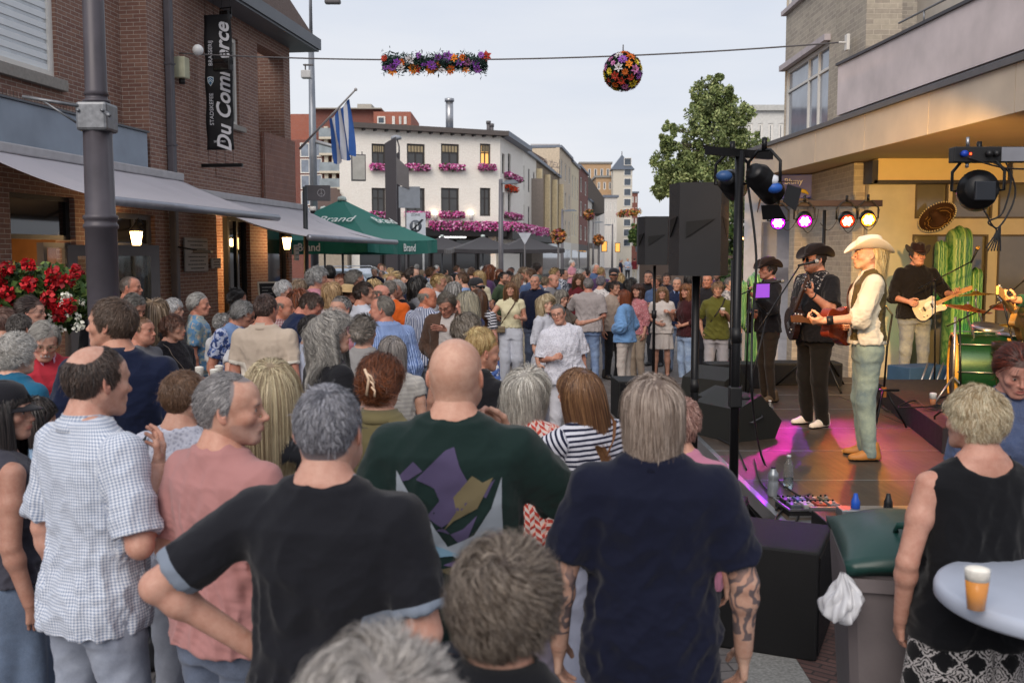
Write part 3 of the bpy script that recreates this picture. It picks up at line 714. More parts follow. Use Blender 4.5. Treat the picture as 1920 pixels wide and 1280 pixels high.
  o=new_obj('trousers',V,F,bottom['mat'],rt,smooth=True);vattr(o,'pc',np.stack([V[:,0],V[:,2],V[:,1]],1))
 elif bk in('skirt','dress','shorts'):
  hz=bottom.get('hem',.45);fl=bottom.get('flare',.05)
  f=Field((-.42,-.36,hz-.04),(.42,.36,1.04),rb);Z2=[hz,.85,.95,1.02]
  if bk=='shorts':
   f.loft(Zt,A+.008,B+.006,C,None,0,bot=.80,top=1.0)
   for s in(-1,1):
    a,b,c=leg(s);f.cone(a,b,.104,.092,.03,cut=(.86-hz)/.39)
  else:f.loft(Z2,[A[1]+fl,A[1]+.016,A[2]+.01,A[3]+.008],[B[1]+fl,B[1]+.014,B[2]+.01,B[3]+.008],[-.01]*4,None,0,e=2.1)
  V,F=f.mesh();N=vnormals(V,F);an=np.arctan2(V[:,0],V[:,1]);e_=np.clip((.95-V[:,2])/.4,0,1)
  if bk!='shorts':V=V+N*(np.sin(an*9+V[:,2]*3)*.016*e_)[:,None]*[[1,1,0]]
  V=V+N*(wnoise(V,14,3)*.004)[:,None]
  o=new_obj('skirt' if bk!='shorts' else 'shorts',V,F,bottom['mat'],rt,smooth=True);vattr(o,'pc',np.stack([an*.2,V[:,2],V[:,1]],1))
# --- shoes
 if H>.5 and bottom.get('shoes',True):
  for s in(-1,1):
   c=leg(s)[2];key=('shoe',shoes,lod,bottom.get('boots'))
   if key not in _hd:
    f=Field((-.065,-.13,-.002),(.065,.21,.16 if not bottom.get('boots')else.36),max(rb*.7,.007))
    f.cone((0,-.045,.033),(0,.15,.026),.034,.030,0);f.ell((0,.085,.030),(.042,.075,.030),.02);f.ell((0,.03,.055),(.034,.07,.036),.03);f.cone((0,-.035,.05),(0,-.02,.12),.042,.044,.02)
    if bottom.get('boots'):f.cone((0,-.02,.1),(0,-.01,.33),.046,.062,.02)
    f.f[:,:,:max(1,int(.004/f.res))]=.01;V,F=f.mesh();V[:,2]=np.maximum(V[:,2],.002);_hd[key]=new_obj('shoe',V,F,[plain(shoes,.5,name='shoe leather'),plain('d8d4cc' if shoes in('e8e6e0',)else '1a1918',.7,name='sole')],None,smooth=True,mi=(V[F].mean(1)[:,2]<.018).astype(int));o=_hd[key]
   else:o=bpy.data.objects.new('shoe',_hd[key].data);COL.objects.link(o)
   o.parent=rt;o.location=(c[0],c[1]-.01,0);o.rotation_euler=(0,0,R(-8*s))
 P=dict(root=rt,Hm=Matrix(Hm.tolist()),J=J,up=up,hands=hands,sc=sc,body=body,UP=UP,shirt=locals().get('shirt'),lod=lod,T=T,A=A,B=B,sx=sx)
 for ex in extras:ex(P)
 return P
def vattr(o,name,A):
 a=o.data.attributes.new(name,'FLOAT_VECTOR','POINT');a.data.foreach_set('vector',np.asarray(A,dtype=np.float32).ravel())
# ---------------------------------------------------------------- people materials
def skinmat(c,hc,tat=False):
 k=('skin',c,hc,tat)
 if k in _mc:return _mc[k]
 t=NT('skin');a=rgb(c);m=t.attr('msk','Vector');sp=t.n('SeparateXYZ');t.l(m,sp.inputs[0])
 n=t.math('MULTIPLY_ADD',t.noise(9,det=3),.35,t.math('MULTIPLY',t.noise(34,det=7,rough=.75),.65));n2=t.noise(260,det=2)
 a=[v*.72+sum(a[:3])/3*.28*q for v,q in zip(a[:3],(.98,1.0,.96))];a=[min(.8,v*q)for v,q in zip(a,(1.17,1.22,1.16))]+[1];base=t.mix(t.ramp(n,[(.38,(0,0,0,1)),(.62,(1,1,1,1))]),tuple(v*q for v,q in zip(a[:3],(.86,.72,.68)))+(1,),tuple(min(1,v*q)for v,q in zip(a[:3],(1.12,1.10,1.10)))+(1,))
 red=(min(1,a[0]*1.05),a[1]*.62,a[2]*.58,1);base=t.mix(t.math('MULTIPLY',sp.outputs[2],.55),base,red)
 base=t.mix(t.math('MULTIPLY',sp.outputs[0],.8),base,(a[0]*.82,a[1]*.38,a[2]*.42,1))
 h=rgb(hc);base=t.mix(t.math('MULTIPLY',sp.outputs[1],.9),base,(h[0]*.8,h[1]*.8,h[2]*.8,1))
 if tat:
  w=t.n('TexWave');w.inputs['Scale'].default_value=9;w.inputs['Distortion'].default_value=14;w.inputs['Detail'].default_value=2;w.inputs['Detail Scale'].default_value=1.4;t.l(t.co(),w.inputs[0])
  v=t.noise(9,det=2);f=t.math('MULTIPLY',t.ramp(w.outputs[1],[(.38,(1,1,1,1)),(.52,(0,0,0,1))]),t.ramp(v,[(.36,(.35,.35,.35,1)),(.5,(1,1,1,1))]))
  arm_=t.n('SeparateXYZ');t.l(t.co(),arm_.inputs[0]);f=t.math('MULTIPLY',f,t.math('GREATER_THAN',t.math('ABSOLUTE',arm_.outputs[0]),.17));f=t.math('MULTIPLY',f,t.math('GREATER_THAN',arm_.outputs[2],.93))
  base=t.mix(t.math('MULTIPLY',f,.8),base,rgb('3d4450'))
 t.l(base,t.b.inputs['Base Color']);t.set(Roughness=.52);t.b.inputs['Subsurface Weight'].default_value=.08;t.b.inputs['Subsurface Radius'].default_value=(.012,.005,.003);t.b.inputs['Subsurface Scale'].default_value=1
 t.b.inputs['Specular IOR Level'].default_value=.38;t.bump(t.math('ADD',n2,t.math('MULTIPLY',n,.8)),.22,.0018)
 _mc[k]=t.m;return t.m
def eyemat():
 if 'eye' in _mc:return _mc['eye']
 t=NT('eye');sp=t.n('SeparateXYZ');t.l(t.attr('msk','Vector'),sp.inputs[0]);t.l(t.mix(sp.outputs[0],rgb('b8aca4'),rgb('2c241e')),t.b.inputs['Base Color']);t.set(Roughness=.15)
 _mc['eye']=t.m;return t.m
def hairmat(c):
 k=('hair',c)
 if k in _mc:return _mc[k]
 c1,c2=(c.split('/')+[c])[:2];t=NT('hair');sp=t.n('SeparateXYZ');t.l(t.attr('hv','Vector'),sp.inputs[0]);a,b=rgb(c1),rgb(c2)
 lo=tuple(v*.6 for v in a[:3])+(1,);hi=tuple(min(.9,v*1.4)for v in b[:3])+(1,)
 col=t.ramp(sp.outputs[0],[(.05,lo),(.35,a),(.62,b),(1,hi)]);n=t.noise(16,det=3)
 col=t.mix(t.math('MULTIPLY',n,.35),col,tuple(v*.5 for v in a[:3])+(1,))
 t.l(col,t.b.inputs['Base Color']);t.set(Roughness=.42);t.b.inputs['Specular IOR Level'].default_value=.45
 _mc[k]=t.m;return t.m
def cloth(c,kind='plain',c2=None,c3=None,s=1.0,rough=.85,name='cloth',th=.5):
 k=('cloth',c,kind,c2,c3,s,rough,th)
 if k in _mc:return _mc[k]
 t=NT(name);pc=t.attr('pc','Vector');sp=t.n('SeparateXYZ');t.l(pc,sp.inputs[0]);u,v=sp.outputs[0],sp.outputs[1]
 a=rgb(c);b=rgb(c2 or c);n=t.noise(11,det=5);ob=t.co()
 def stripe(x,per,duty=.5,off=0):return t.math('LESS_THAN',t.math('FRACT',t.math('ADD',t.math('DIVIDE',x,per),50+off)),duty)
 if kind=='plain':col=t.mix(t.math('MULTIPLY',n,.22),a,tuple(x*.72 for x in a[:3])+(1,))
 elif kind=='trim':s3=t.n('SeparateXYZ');t.l(t.attr('tr','Vector'),s3.inputs[0]);col=t.mix(t.math('LESS_THAN',s3.outputs[0],0),a,b)
 elif kind=='sh':col=t.mix(stripe(v,.03*s,th),a,b)
 elif kind=='sv':col=t.mix(stripe(u,.03*s,th),a,b)
 elif kind=='gingham':
  f=t.math('MULTIPLY',t.math('ADD',stripe(u,.0115*s),stripe(v,.0115*s)),.5);col=t.mix(f,a,b)
 elif kind=='plaid':
  f=t.math('MULTIPLY',t.math('ADD',stripe(u,.035*s,.35),stripe(v,.035*s,.35)),.5);col=t.mix(f,a,b);col=t.mix(stripe(u,.035*s,.08,.3),col,rgb(c3 or c2))
 elif kind in('floral','dots','lace','geo','ikat','leopard'):
  vo=t.n('TexVoronoi');vo.inputs['Scale'].default_value={'floral':26,'dots':34,'lace':60,'geo':16,'ikat':15,'leopard':40}[kind]/s;t.l(ob,vo.inputs[0])
  if kind=='floral':
   f=t.ramp(t.noise(22/s,det=3),[(.46,(0,0,0,1)),(.52,(1,1,1,1))]);col=t.mix(f,a,b)
   f2=t.ramp(t.noise(30/s,t.mapping(ob,loc=(3,1,5)),2),[(.58,(0,0,0,1)),(.62,(1,1,1,1))]);col=t.mix(f2,col,rgb(c3 or c2))
  elif kind=='dots':col=t.mix(t.math('LESS_THAN',vo.outputs[0],.28),a,b)
  elif kind=='lace':col=t.mix(t.ramp(vo.outputs[0],[(.2,(1,1,1,1)),(.5,(0,0,0,1))]),a,b);t.bump(vo.outputs[0],.6,.004)
  elif kind=='geo':
   x=t.math('FRACT',t.math('ADD',t.math('DIVIDE',u,.05*s),50));y=t.math('ADD',t.math('DIVIDE',v,.04*s),t.math('ABSOLUTE',t.math('SUBTRACT',x,.5)))
   f=t.math('LESS_THAN',t.math('FRACT',t.math('ADD',y,50)),.5);f2=t.math('LESS_THAN',x,.5);col=t.mix(t.math('ABSOLUTE',t.math('SUBTRACT',f,f2)),a,b);col=t.mix(t.math('LESS_THAN',t.math('FRACT',t.math('ADD',y,50.1)),.14),col,rgb(c3 or c2))
  elif kind=='ikat':
   q=t.math('ABSOLUTE',t.math('SUBTRACT',t.math('FRACT',t.math('ADD',t.math('DIVIDE',u,.11*s),50)),.5));r_=t.math('ABSOLUTE',t.math('SUBTRACT',t.math('FRACT',t.math('ADD',t.math('DIVIDE',v,.10*s),50)),.5))
   g=t.math('ADD',t.math('ADD',q,r_),t.math('MULTIPLY',t.math('SUBTRACT',t.noise(70,det=1),.5),.35));col=t.mix(t.math('GREATER_THAN',t.math('SINE',t.math('MULTIPLY',g,38)),-.1),a,b)
   col=t.mix(t.math('MULTIPLY',t.math('GREATER_THAN',g,.66),1),col,a)
  else:col=t.mix(t.ramp(vo.outputs[0],[(.25,(1,1,1,1)),(.4,(0,0,0,1))]),a,b)
 elif kind=='denim':
  f=t.noise(5,det=6,rough=.7);col=t.mix(t.ramp(f,[(.35,(0,0,0,1)),(.68,(1,1,1,1))]),a,b)
  col=t.mix(t.math('MULTIPLY',t.noise(300,det=1),.14),col,(.75,.78,.85,1))
 elif kind=='leather':col=t.mix(n,tuple(x*.6 for x in a[:3])+(1,),a)
 elif kind=='tie':col=t.mix(t.ramp(t.noise(5,det=3),[(.35,(0,0,0,1)),(.65,(1,1,1,1))]),a,b)
 t.l(col,t.b.inputs['Base Color']);t.set(Roughness=.5 if kind=='leather' else rough);t.b.inputs['Sheen Weight'].default_value=0 if kind=='leather' else.12;t.b.inputs['Specular IOR Level'].default_value=.2
 if kind!='lace':t.bump(t.math('ADD',t.noise(420,det=1),t.math('MULTIPLY',t.noise(36,det=4),.9)),.35,.0022)
 _mc[k]=t.m;return t.m
# ---------------------------------------------------------------- worn and carried extras (children of the person)
def hmat(P):return P['Hm']
def glasses(col='2a2624',dark=False):
 def f(P):
  mb=MB();gm=MB();r=.0215
  for s in(-1,1):
   pts=[(s*.0325+r*1.12*math.cos(a),.1035-.004*abs(math.cos(a)),.006+r*.82*math.sin(a))for a in np.linspace(0,2*math.pi,18,endpoint=False)]
   mb.tube(pts,.0016 if not dark else.003,5,closed=True);mb.tube([(s*.057,.100,.010),(s*.079,.06,.010),(s*.084,-.005,.008),(s*.082,-.02,-.005)],.0016 if not dark else.0025,5)
   if dark:gm.add([Vector(p)for p in pts],[tuple(range(18))])
  mb.tube([(-.010,.106,.010),(0,.108,.013),(.010,.106,.010)],.0016,5);o=mb.build('glasses',plain(col,.35,name='glasses frame',var=0),P['root'],uv=False);o.matrix_local=P['Hm']
  if dark:g=gm.build('lens',plain('101014',.1,name='dark lens',var=0),o,uv=False)
 return f
def cap(col='22242a',brim_yaw=0,straw=False):
 def f(P):
  mb=MB();n=28;M=MT((0,-.010,.040))@MR(R(-4),4,'X')
  if straw:
   mb.lathe([(.175,.012),(.16,.004),(.105,.016),(.097,.03),(.09,.085),(.06,.105),(.0,.108)],n,M,cap=False);mb.lathe([(.0985,.022),(.0965,.046)],n,M,1,cap=False)
  else:
   mb.lathe([(.092,.0),(.096,.02),(.092,.055),(.075,.085),(.04,.102),(0,.105)],n,M@Matrix.Scale(1.06,4,(0,1,0)),cap=False)
   V=[];
   for j in range(5):
    for i in range(13):
     a=R(-62+124*i/12);rr=.088+.075*(j/4)*math.cos(a*.9);V.append(M@Vector((math.sin(a)*(.088+.01*j/4),math.cos(a)*rr*1.04,.012-.018*(j/4)-.25*abs(math.sin(a))**2*.06)))
   mb.add(V,[(j*13+i,j*13+i+1,j*13+i+14,j*13+i+13)for j in range(4)for i in range(12)],0,True)
  o=mb.build('hat',[cloth(col,name='hat cloth')if not straw else plain(col,.9,name='straw',scale=90,bump=.5),plain('2a2420',.8)],P['root'],uv=False);o.matrix_local=P['Hm']
  m=o.modifiers.new('s','SOLIDIFY');m.thickness=.003
 return f
def cowboy(col='efe6d2',band='b09a78',big=1.0):
 def f(P):
  rings=[(.185,.0),(.165,-.006),(.13,-.004),(.100,.004),(.097,.02),(.096,.06),(.090,.095),(.078,.115),(.055,.122),(.02,.112),(0,.108)]
  V=[];n=48
  for(r,z)in rings:
   for k in range(n):
    a=2*math.pi*k/n;x,y=math.cos(a),math.sin(a);rr=r*big if r>.1 else r;e=1.0 if r>.1 else 1.0
    zz=z+max(0,r-.105)*(1.15*abs(x)**2.2-.35*abs(y)**2)
    X=x*rr*(.93 if r>.1 else.86);Y_=y*rr*(1.05 if r>.1 else 1.10)
    if z>.09:zz-=.030*math.exp(-(X/.022)**2)*(1 if y>-.9 else.6);zz-=.018*math.exp(-((abs(X)-.05)/.02)**2)*max(0,y)
    V.append((X,Y_-.010,zz+.052))
  F=[(i*n+k,i*n+(k+1)%n,(i+1)*n+(k+1)%n,(i+1)*n+k)for i in range(len(rings)-1)for k in range(n)]
  o=new_obj('cowboy_hat',V,np.array(F),cloth(col,rough=.8,name='felt'),P['root'],smooth=True);o.matrix_local=P['Hm']@MR(R(-3),4,'X')
  m=o.modifiers.new('s','SOLIDIFY');m.thickness=.004;m=o.modifiers.new('b','SUBSURF');m.levels=1;m.render_levels=1
  mb=MB();pts=[(.0985*.86*math.cos(a),.0985*1.10*math.sin(a)-.010,.066)for a in np.linspace(0,2*math.pi,32,endpoint=False)];mb.tube(pts,.006,6,closed=True)
  b=mb.build('hat_band',plain(band,.6),o,uv=False)
 return f
def strap(col='5a3d28',a=(-.11,1.44),b=(.17,1.0),w=.012,bag=None,front=True):
 """a strap across chest and back, in the upper-body frame; bag = colour of a small bag at its low end"""
 def f(P):
  Z,A,B,C=P['T']['Z'],P['A'],P['B'],P['T']['C'];mb=MB();V=[]
  for sd in((1,-1)):
   pts=[]
   for i in range(15):
    t=i/14;x=a[0]+(b[0]-a[0])*t;z=a[1]+(b[1]-a[1])*t;aa=np.interp(z,Z,A);bb=np.interp(z,Z,B)+.018;q=max(0,1-abs(x/(aa+.02))**2.3)**(1/2.3);y=np.interp(z,Z,C)+sd*bb*q
    if sd>0 and 'f'=='f' and P['T']is TOR['f']:y+=.035*math.exp(-((z-1.25)/.07)**2)
    pts.append(P['UP']@Vector((x,y,z+(.035 if t<.12 else 0))))
   base=len(V)
   for p in pts:V.append(p+Vector((-.5*w,0,-.5*w)));V.append(p+Vector((.5*w,0,.5*w)))
   mb.add(V[base:],[(i*2,i*2+1,i*2+3,i*2+2)for i in range(14)])
  o=mb.build('bag_strap',plain(col,.6),P['root'],uv=False);m=o.modifiers.new('s','SOLIDIFY');m.thickness=.003
  if bag:
   m2=MB();c=P['UP']@Vector((b[0],np.interp(b[1],Z,B)+.045,b[1]-.06));m2.box((c.x-.085,c.y-.03,c.z-.055),(c.x+.085,c.y+.03,c.z+.055),bev=.02);m2.tube([(c.x-.07,c.y+.032,c.z+.01),(c.x+.07,c.y+.032,c.z+.01)],.004)
   m2.build('shoulder_bag',plain(bag,.55,scale=30),P['root'],uv=False)
 return f
def beer_cup(label='clear plastic cup of beer',loc=(0,0,0),fill='c98a22',h=.125,level=.7,cat='cup',tilt=None,group=None):
 rt=thing('beer_cup',label,cat,loc,group=group);mb=MB();n=24
 mb.lathe([(.0,.0),(.026,0),(.036,h),(.0375,h),(.0372,h+.003),(.0345,h),(.0245,.003),(0,.003)],n,cap=False)
 mb.build('cup',cupmat(),rt,uv=False)
 b=MB();r1=.024+.0105*level;b.lathe([(0,.004),(.0238,.004),(r1,h*level),(0,h*level)],n,cap=False);
 b.build('beer',beermat(fill),rt,uv=False);g=MB();g.lathe([(0,h*level+.0005),(r1+.0002,h*level+.0005),(.034,h*.96),(.031,h*1.02),(.015,h*1.06),(0,h*1.05)],n,cap=False)
 g.build('foam',plain('f0ebe0',.8,name='foam',scale=40,bump=.4),rt,uv=False)
 if tilt:rt.rotation_euler=tilt
 return rt
def beermat(c):
 k=('beer',c)
 if k in _mc:return _mc[k]
 t=NT('beer');t.set(Base_Color=rgb(c),Roughness=.08,IOR=1.33);_mc[k]=t.m;return t.m
def cupmat():
 if 'cup' in _mc:return _mc['cup']
 t=NT('cup plastic');t.set(Base_Color=rgb('e8ecf0'),Roughness=.08,Alpha=.12);_mc['cup']=t.m;return t.m
def held(P,side=1,off=(0,.075,-.03)):
 """world point in the grip of a hand"""
 W_,xx,y,zz,_,s=P['hands'][0 if side>0 else 1];q=Vector(W_+y*off[1]+zz*off[2])
 bpy.context.view_layer.update();return P['root'].matrix_world@q
def wristband(side=1,col='1c1c1e',r=.031,w=.014):
 def f(P):
  W_,xx,y,zz,_,s=P['hands'][0 if side>0 else 1];E_=P['J'][0 if side>0 else 1][1];d=W_-E_;d/=np.linalg.norm(d);mb=MB();mb.tube([W_-d*(.02+w),W_-d*.02],r+.004,16);mb.build('wristband',plain(col,.5),P['root'],uv=False)
 return f
BR=brickmat('76544a','866456','a69c92','brown brick');BRD=brickmat('6e463c','7e5446','9c9086','brown brick weave',vert=True)
WHB=brickmat('f6f1e8','f0eae0','e2dace','painted brick',dirt=.03);BEB=brickmat('b4aa9a','a0968a','c4baaa','beige brick',course=.075,length=.23)
ZN=plain('6d7480',.5,.3,'zinc',scale=3);DK=plain('2c2a2b',.5,name='dark frame');GR=plain('5a5759',.5,name='grey frame',scale=3)
WH=plain('d9d6d0',.5,name='white frame',var=.05);BLK=plain('141416',.5,name='black plastic',var=.1);BLKM=plain('1b1b1d',.35,.5,'black steel',var=.1)
ALU=plain('a8a9ac',.35,.9,'aluminium');GLS=glassmat((70,80,92));GLD=glassmat((28,26,26),.06,'dark glass');TILE=plain('5a4a44',.85,name='roof tiles',scale=30,bump=.8,var=.3)
CREAM=plain('c8bda4',.6,name='cream panel',var=.06);STONE=plain('8f8a84',.85,name='stone sill',scale=20)
# ---- ground
def pavemat(c1,c2,mo,sc,name,w=.2,h=.1,rot=0):
 t=NT(name);uv=t.mapping(t.co(),rot=(0,0,rot));b=t.n('TexBrick');b.inputs['Color1'].default_value=rgb(c1);b.inputs['Color2'].default_value=rgb(c2);b.inputs['Mortar'].default_value=rgb(mo)
 b.inputs['Scale'].default_value=1;b.inputs['Brick Width'].default_value=w;b.inputs['Row Height'].default_value=h;b.inputs['Mortar Size'].default_value=.006;t.l(uv,b.inputs[0])
 n=t.noise(1.1,det=6);n2=t.noise(40,det=3);m=t.n('MixRGB',blend_type='MULTIPLY');m.inputs[0].default_value=1;t.l(b.outputs[0],m.inputs[1]);t.l(t.math('MULTIPLY',t.math('MULTIPLY_ADD',n,.7,.62),t.math('MULTIPLY_ADD',n2,.5,.75)),m.inputs[2])
 t.l(m.outputs[0],t.b.inputs['Base Color']);t.l(t.math('MULTIPLY_ADD',n,.3,.55),t.b.inputs['Roughness']);t.bump(t.math('SUBTRACT',t.math('MULTIPLY',n2,.4),b.outputs[1]),.5,.005);return t.m
mb=MB();mb.add([Vector(p)for p in((-600,-60,0),(600,-60,0),(600,1200,0),(-600,1200,0))],[(0,1,2,3)])
tag(mb.build('ground',pavemat('77716e','645f5e','4a4644',1,'street pavers',rot=R(-8))),kind='structure')
def strip(name,pts,z,m):
 mb=MB();mb.add([Vector((p[0],p[1],z))for p in pts],[tuple(range(len(pts)))]);return tag(mb.build(name,m),kind='structure')
SD=Vector((.135,1,0)).normalized()
strip('road',[(-.6,24),(2.9,24),(12.0,90),(34,260),(29,260),(6,90)],.004,plain('8b8884',.9,name='light asphalt',scale=2))
strip('gutter_strip',[(1.02,2.2),(1.40,2.2),(1.52,6.2),(1.24,6.2)],.004,plain('8d8c88',.9,name='granite',scale=60,var=.35))
strip('pavement',[(1.40,2.2),(7.5,2.2),(7.5,6.2),(1.52,6.2)],.006,pavemat('57403c','6a4e48','39302e',1,'red clinker',.2,.05,R(38)))
g=thing('drain_grate','cast iron slotted drain grate beside the granite strip in the bottom right','drain',(.93,3.6,.0));mb=MB();mb.box((-.06,-1.4,.001),(-.052,1.4,.012));mb.box((.052,-1.4,.001),(.06,1.4,.012))
for i in range(70):mb.box((-.052,-1.4+i*.04,.001),(.052,-1.38+i*.04,.010))
mb.build('grate',plain('3a322c',.7,.4,'cast iron'),g)
# ---- left brick building: local x along street, local -y towards the street
LB=Vector((-7.877,0,0));MLt=basis(LB,SD,Vector((-SD.y,SD.x,0)),(0,0,1));RZL=math.atan2(SD.y,SD.x)
def lu(px,off=0.0):return(7.877+off*1.009)/(.135-(px-960)/1867)*1.009
def lz(px,py,off=0.0):Y=(7.877+off*1.009)/(.135-(px-960)/1867);return at(px,py,Y).z
LBr=thing('brick_building','brown brick corner building with a grey eave and awnings over its shops on the left','building',LB,RZL)
def wallwith(mb,u0,u1,z0,z1,y,th,holes,mi=0):
 """a wall along local x split round rectangular holes (u0,u1,z0,z1)"""
 us=sorted(set([u0,u1]+[h[0]for h in holes]+[h[1]for h in holes]));us=[u for u in us if u0<=u<=u1]
 for a,b in zip(us[:-1],us[1:]):
  hs=sorted([h for h in holes if h[0]<=a+1e-6 and h[1]>=b-1e-6],key=lambda h:h[2]);z=z0
  for h in hs:
   if h[2]>z+1e-6:mb.box((a,y,z),(b,y+th,h[2]),mi)
   z=max(z,h[3])
  if z<z1:mb.box((a,y,z),(b,y+th,z1),mi)
uC=16.1;uE=22.45
w1=(lu(-160,.45),lu(119,.45),4.58,6.6);w2=(lu(427),lu(457),lz(457,238),lz(430,60));lg=(lu(492),lu(540),lz(540,268),lz(540,108))
mb=MB();wallwith(mb,7.5,uC,3.3,9.5,.45,.3,[w1]);wallwith(mb,uC,uE,3.05,6.62,0,.35,[w2,lg]);mb.box((uC,.35,3.3),(uC+.35,.75,9.5));mb.box((uE-.3,.35,0),(uE,8,6.6))
mb.box((lg[0]-.05,.35,lg[2]),(lg[0],1.3,lg[3]));mb.box((lg[1],.35,lg[2]),(lg[1]+.05,1.3,lg[3]));mb.box((lg[0],1.3,lg[2]),(lg[1],1.4,lg[3]));mb.box((uC,.02,6.62),(uC+1.1,.4,9.5))
mb.build('wall',BR,LBr)
mb=MB();mb.box((lg[0]+.06,-.10,lz(500,384)),(uE-.02,-.003,lz(540,262)),bev=.01);mb.build('woven_brick_panel',BRD,LBr)
mb=MB()
for(a,b,y,z)in((8,uC,.44,4.05),(lu(410),lu(470),-.012,3.55)):
 for i in range(int((b-a)/.075)):mb.box((a+i*.075,y-.008,z),(a+i*.075+.062,y+.01,z+.2))
mb.build('soldier_course',BR,LBr)
mb=MB();mb.box((uC+1.15,-.52,6.62),(uE+.45,.35,6.66),0);mb.box((uC+1.15,-.56,6.665),(uE+.5,-.40,6.90));mb.box((uE+.34,-.39,6.665),(uE+.5,8,6.90));mb.build('gutter',plain('5d6066',.5,.2,'zinc gutter',scale=3),LBr)
mb=MB();mb.prism([(uC+1.15,0),(uE+.3,0),(uE-1.2,2.6),(uC+1.15,2.6)],.1,MT((0,-.36,6.9))@MR(R(62),4,'X'));mb.build('roof',TILE,LBr)
def window(parent,u0,u1,z0,z1,y=0.0,fr=.07,mull=(),trans=(),frm=WH,gl=GLS,depth=.1,name='window',sill=None,blind=None):
 mb=MB();mb.box((u0,y+.05,z0),(u0+fr,y+.05+depth,z1));mb.box((u1-fr,y+.05,z0),(u1,y+.05+depth,z1));mb.box((u0+fr,y+.05,z0),(u1-fr,y+.05+depth,z0+fr));mb.box((u0+fr,y+.05,z1-fr),(u1-fr,y+.05+depth,z1))
 for m in mull:x=u0+(u1-u0)*m;mb.box((x-fr*.35,y+.055,z0+fr),(x+fr*.35,y+.045+depth,z1-fr))
 for m in trans:z=z0+(z1-z0)*m;mb.box((u0+fr,y+.06,z-fr*.3),(u1-fr,y+.04+depth,z+fr*.3))
 o=mb.build(name,frm,parent);g=MB();g.box((u0+fr*.5,y+.09,z0+fr*.5),(u1-fr*.5,y+.10,z1-fr*.5));g.build('pane',gl,o)
 if sill:s=MB();s.box((u0-.12,y-.09,z0-sill),(u1+.12,y+.1,z0-.004),bev=.008);s.build('sill',STONE,o)
 if blind:
  s=MB();n=int((z1-z0)/.14)
  for i in range(n):s.box((u0+fr,y+.078,z0+fr+i*.14),(u1-fr,y+.084,z0+fr+i*.14+.085))
  s.build('blind',blind,o)
 return o
window(LBr,*w1,y=.45,fr=.10,sill=.16,blind=plain('dfe3e6',.8,name='blind',var=.02),gl=glassmat((205,212,218),.2,'curtained glass'))
window(LBr,*w2,y=0,fr=.08,mull=(.5,),sill=.10,gl=glassmat((90,98,104),.1))
mb=MB();mb.box((8.4,-.02,3.42),(15.98,.449,4.02),bev=.01);mb.build('fascia_panel',plain('8b96a4',.6,.1,'blue grey panel',scale=1.2,var=.18),LBr)
mb=MB();mb.box((8.4,-.05,4.022),(16.0,.449,4.05));mb.build('lead_flashing',plain('55595f',.5),LBr)
holes=[(lu(30),lu(150),.0,2.9),(lu(215),lu(298),.35,2.75),(lu(412),lu(474),.0,2.9),(lu(506),lu(546),.4,2.8)]
mb=MB();wallwith(mb,9,uE,0,3.05,.03,.3,holes);mb.box((9,.03,3.05),(uC,.33,3.299));mb.build('shop_wall',BR,LBr)
IN=plain('3a2a1c',.8,name='dark interior');
mb=MB();mb.box((9,4.2,0),(22,4.3,3));mb.box((9,.34,2.98),(22,4.2,3.04));mb.box((9.0,.34,.01),(22,4.2,.05));mb.box((uC+.2,.34,0),(uC+.3,4.2,2.97));mb.build('interior',plain('6b4a2a',.8,name='warm interior wall',scale=2,var=.3),LBr)
window(LBr,lu(30),lu(152),2.32,2.9,y=.06,fr=.06,frm=DK,gl=GLD);window(LBr,lu(100),lu(150),.02,2.28,y=.06,fr=.07,frm=GR,gl=clearmat(rough=.02),name='door')
window(LBr,lu(215),lu(298),.36,2.75,y=.05,fr=.08,frm=GR,gl=GLD,mull=(.62,),trans=(.8,));window(LBr,lu(506),lu(546),.4,2.8,y=.05,fr=.07,frm=DK,gl=GLD)
window(LBr,lu(440),lu(474),.02,2.85,y=.06,fr=.08,frm=BLK,gl=GLD,mull=(.5,),name='door')
mb=MB()
for k in range(4):mb.box((lu(412),1.6,1.0+k*.42),(lu(440),1.85,1.03+k*.42))
for k in range(3):
 for i in range(9):mb.lathe([(.03,0),(.03,.16),(.012,.21),(.012,.27)],8,MT((lu(412)+.08+i*.13,1.72,1.032+k*.42)))
mb.build('back_bar',plain('8a6a3a',.4,name='bottles'),LBr)
mb=MB();mb.box((lu(411),1.95,0),(lu(441),2.0,2.95));mb.build('bar_wall',plain('c8922e',.8,name='yellow wall'),LBr)
dl=Vector((lu(150)+.02,0,0));mb=MB();M=MT((lu(128),-.02,0))@MR(R(-62),4,'Z')
for b in(((0,0,.02),(.12,.05,2.25)),((1.05,0,.02),(1.17,.05,2.25)),((.12,0,2.1),(1.05,.05,2.25)),((.12,0,.02),(1.05,.05,.35))):mb.box(b[0],b[1],0,M)
do=mb.build('door',GR,LBr);mb=MB();mb.box((.12,.02,.35),(1.05,.03,2.1),0,M);mb.build('pane',clearmat((200,205,200),rough=.02),do)
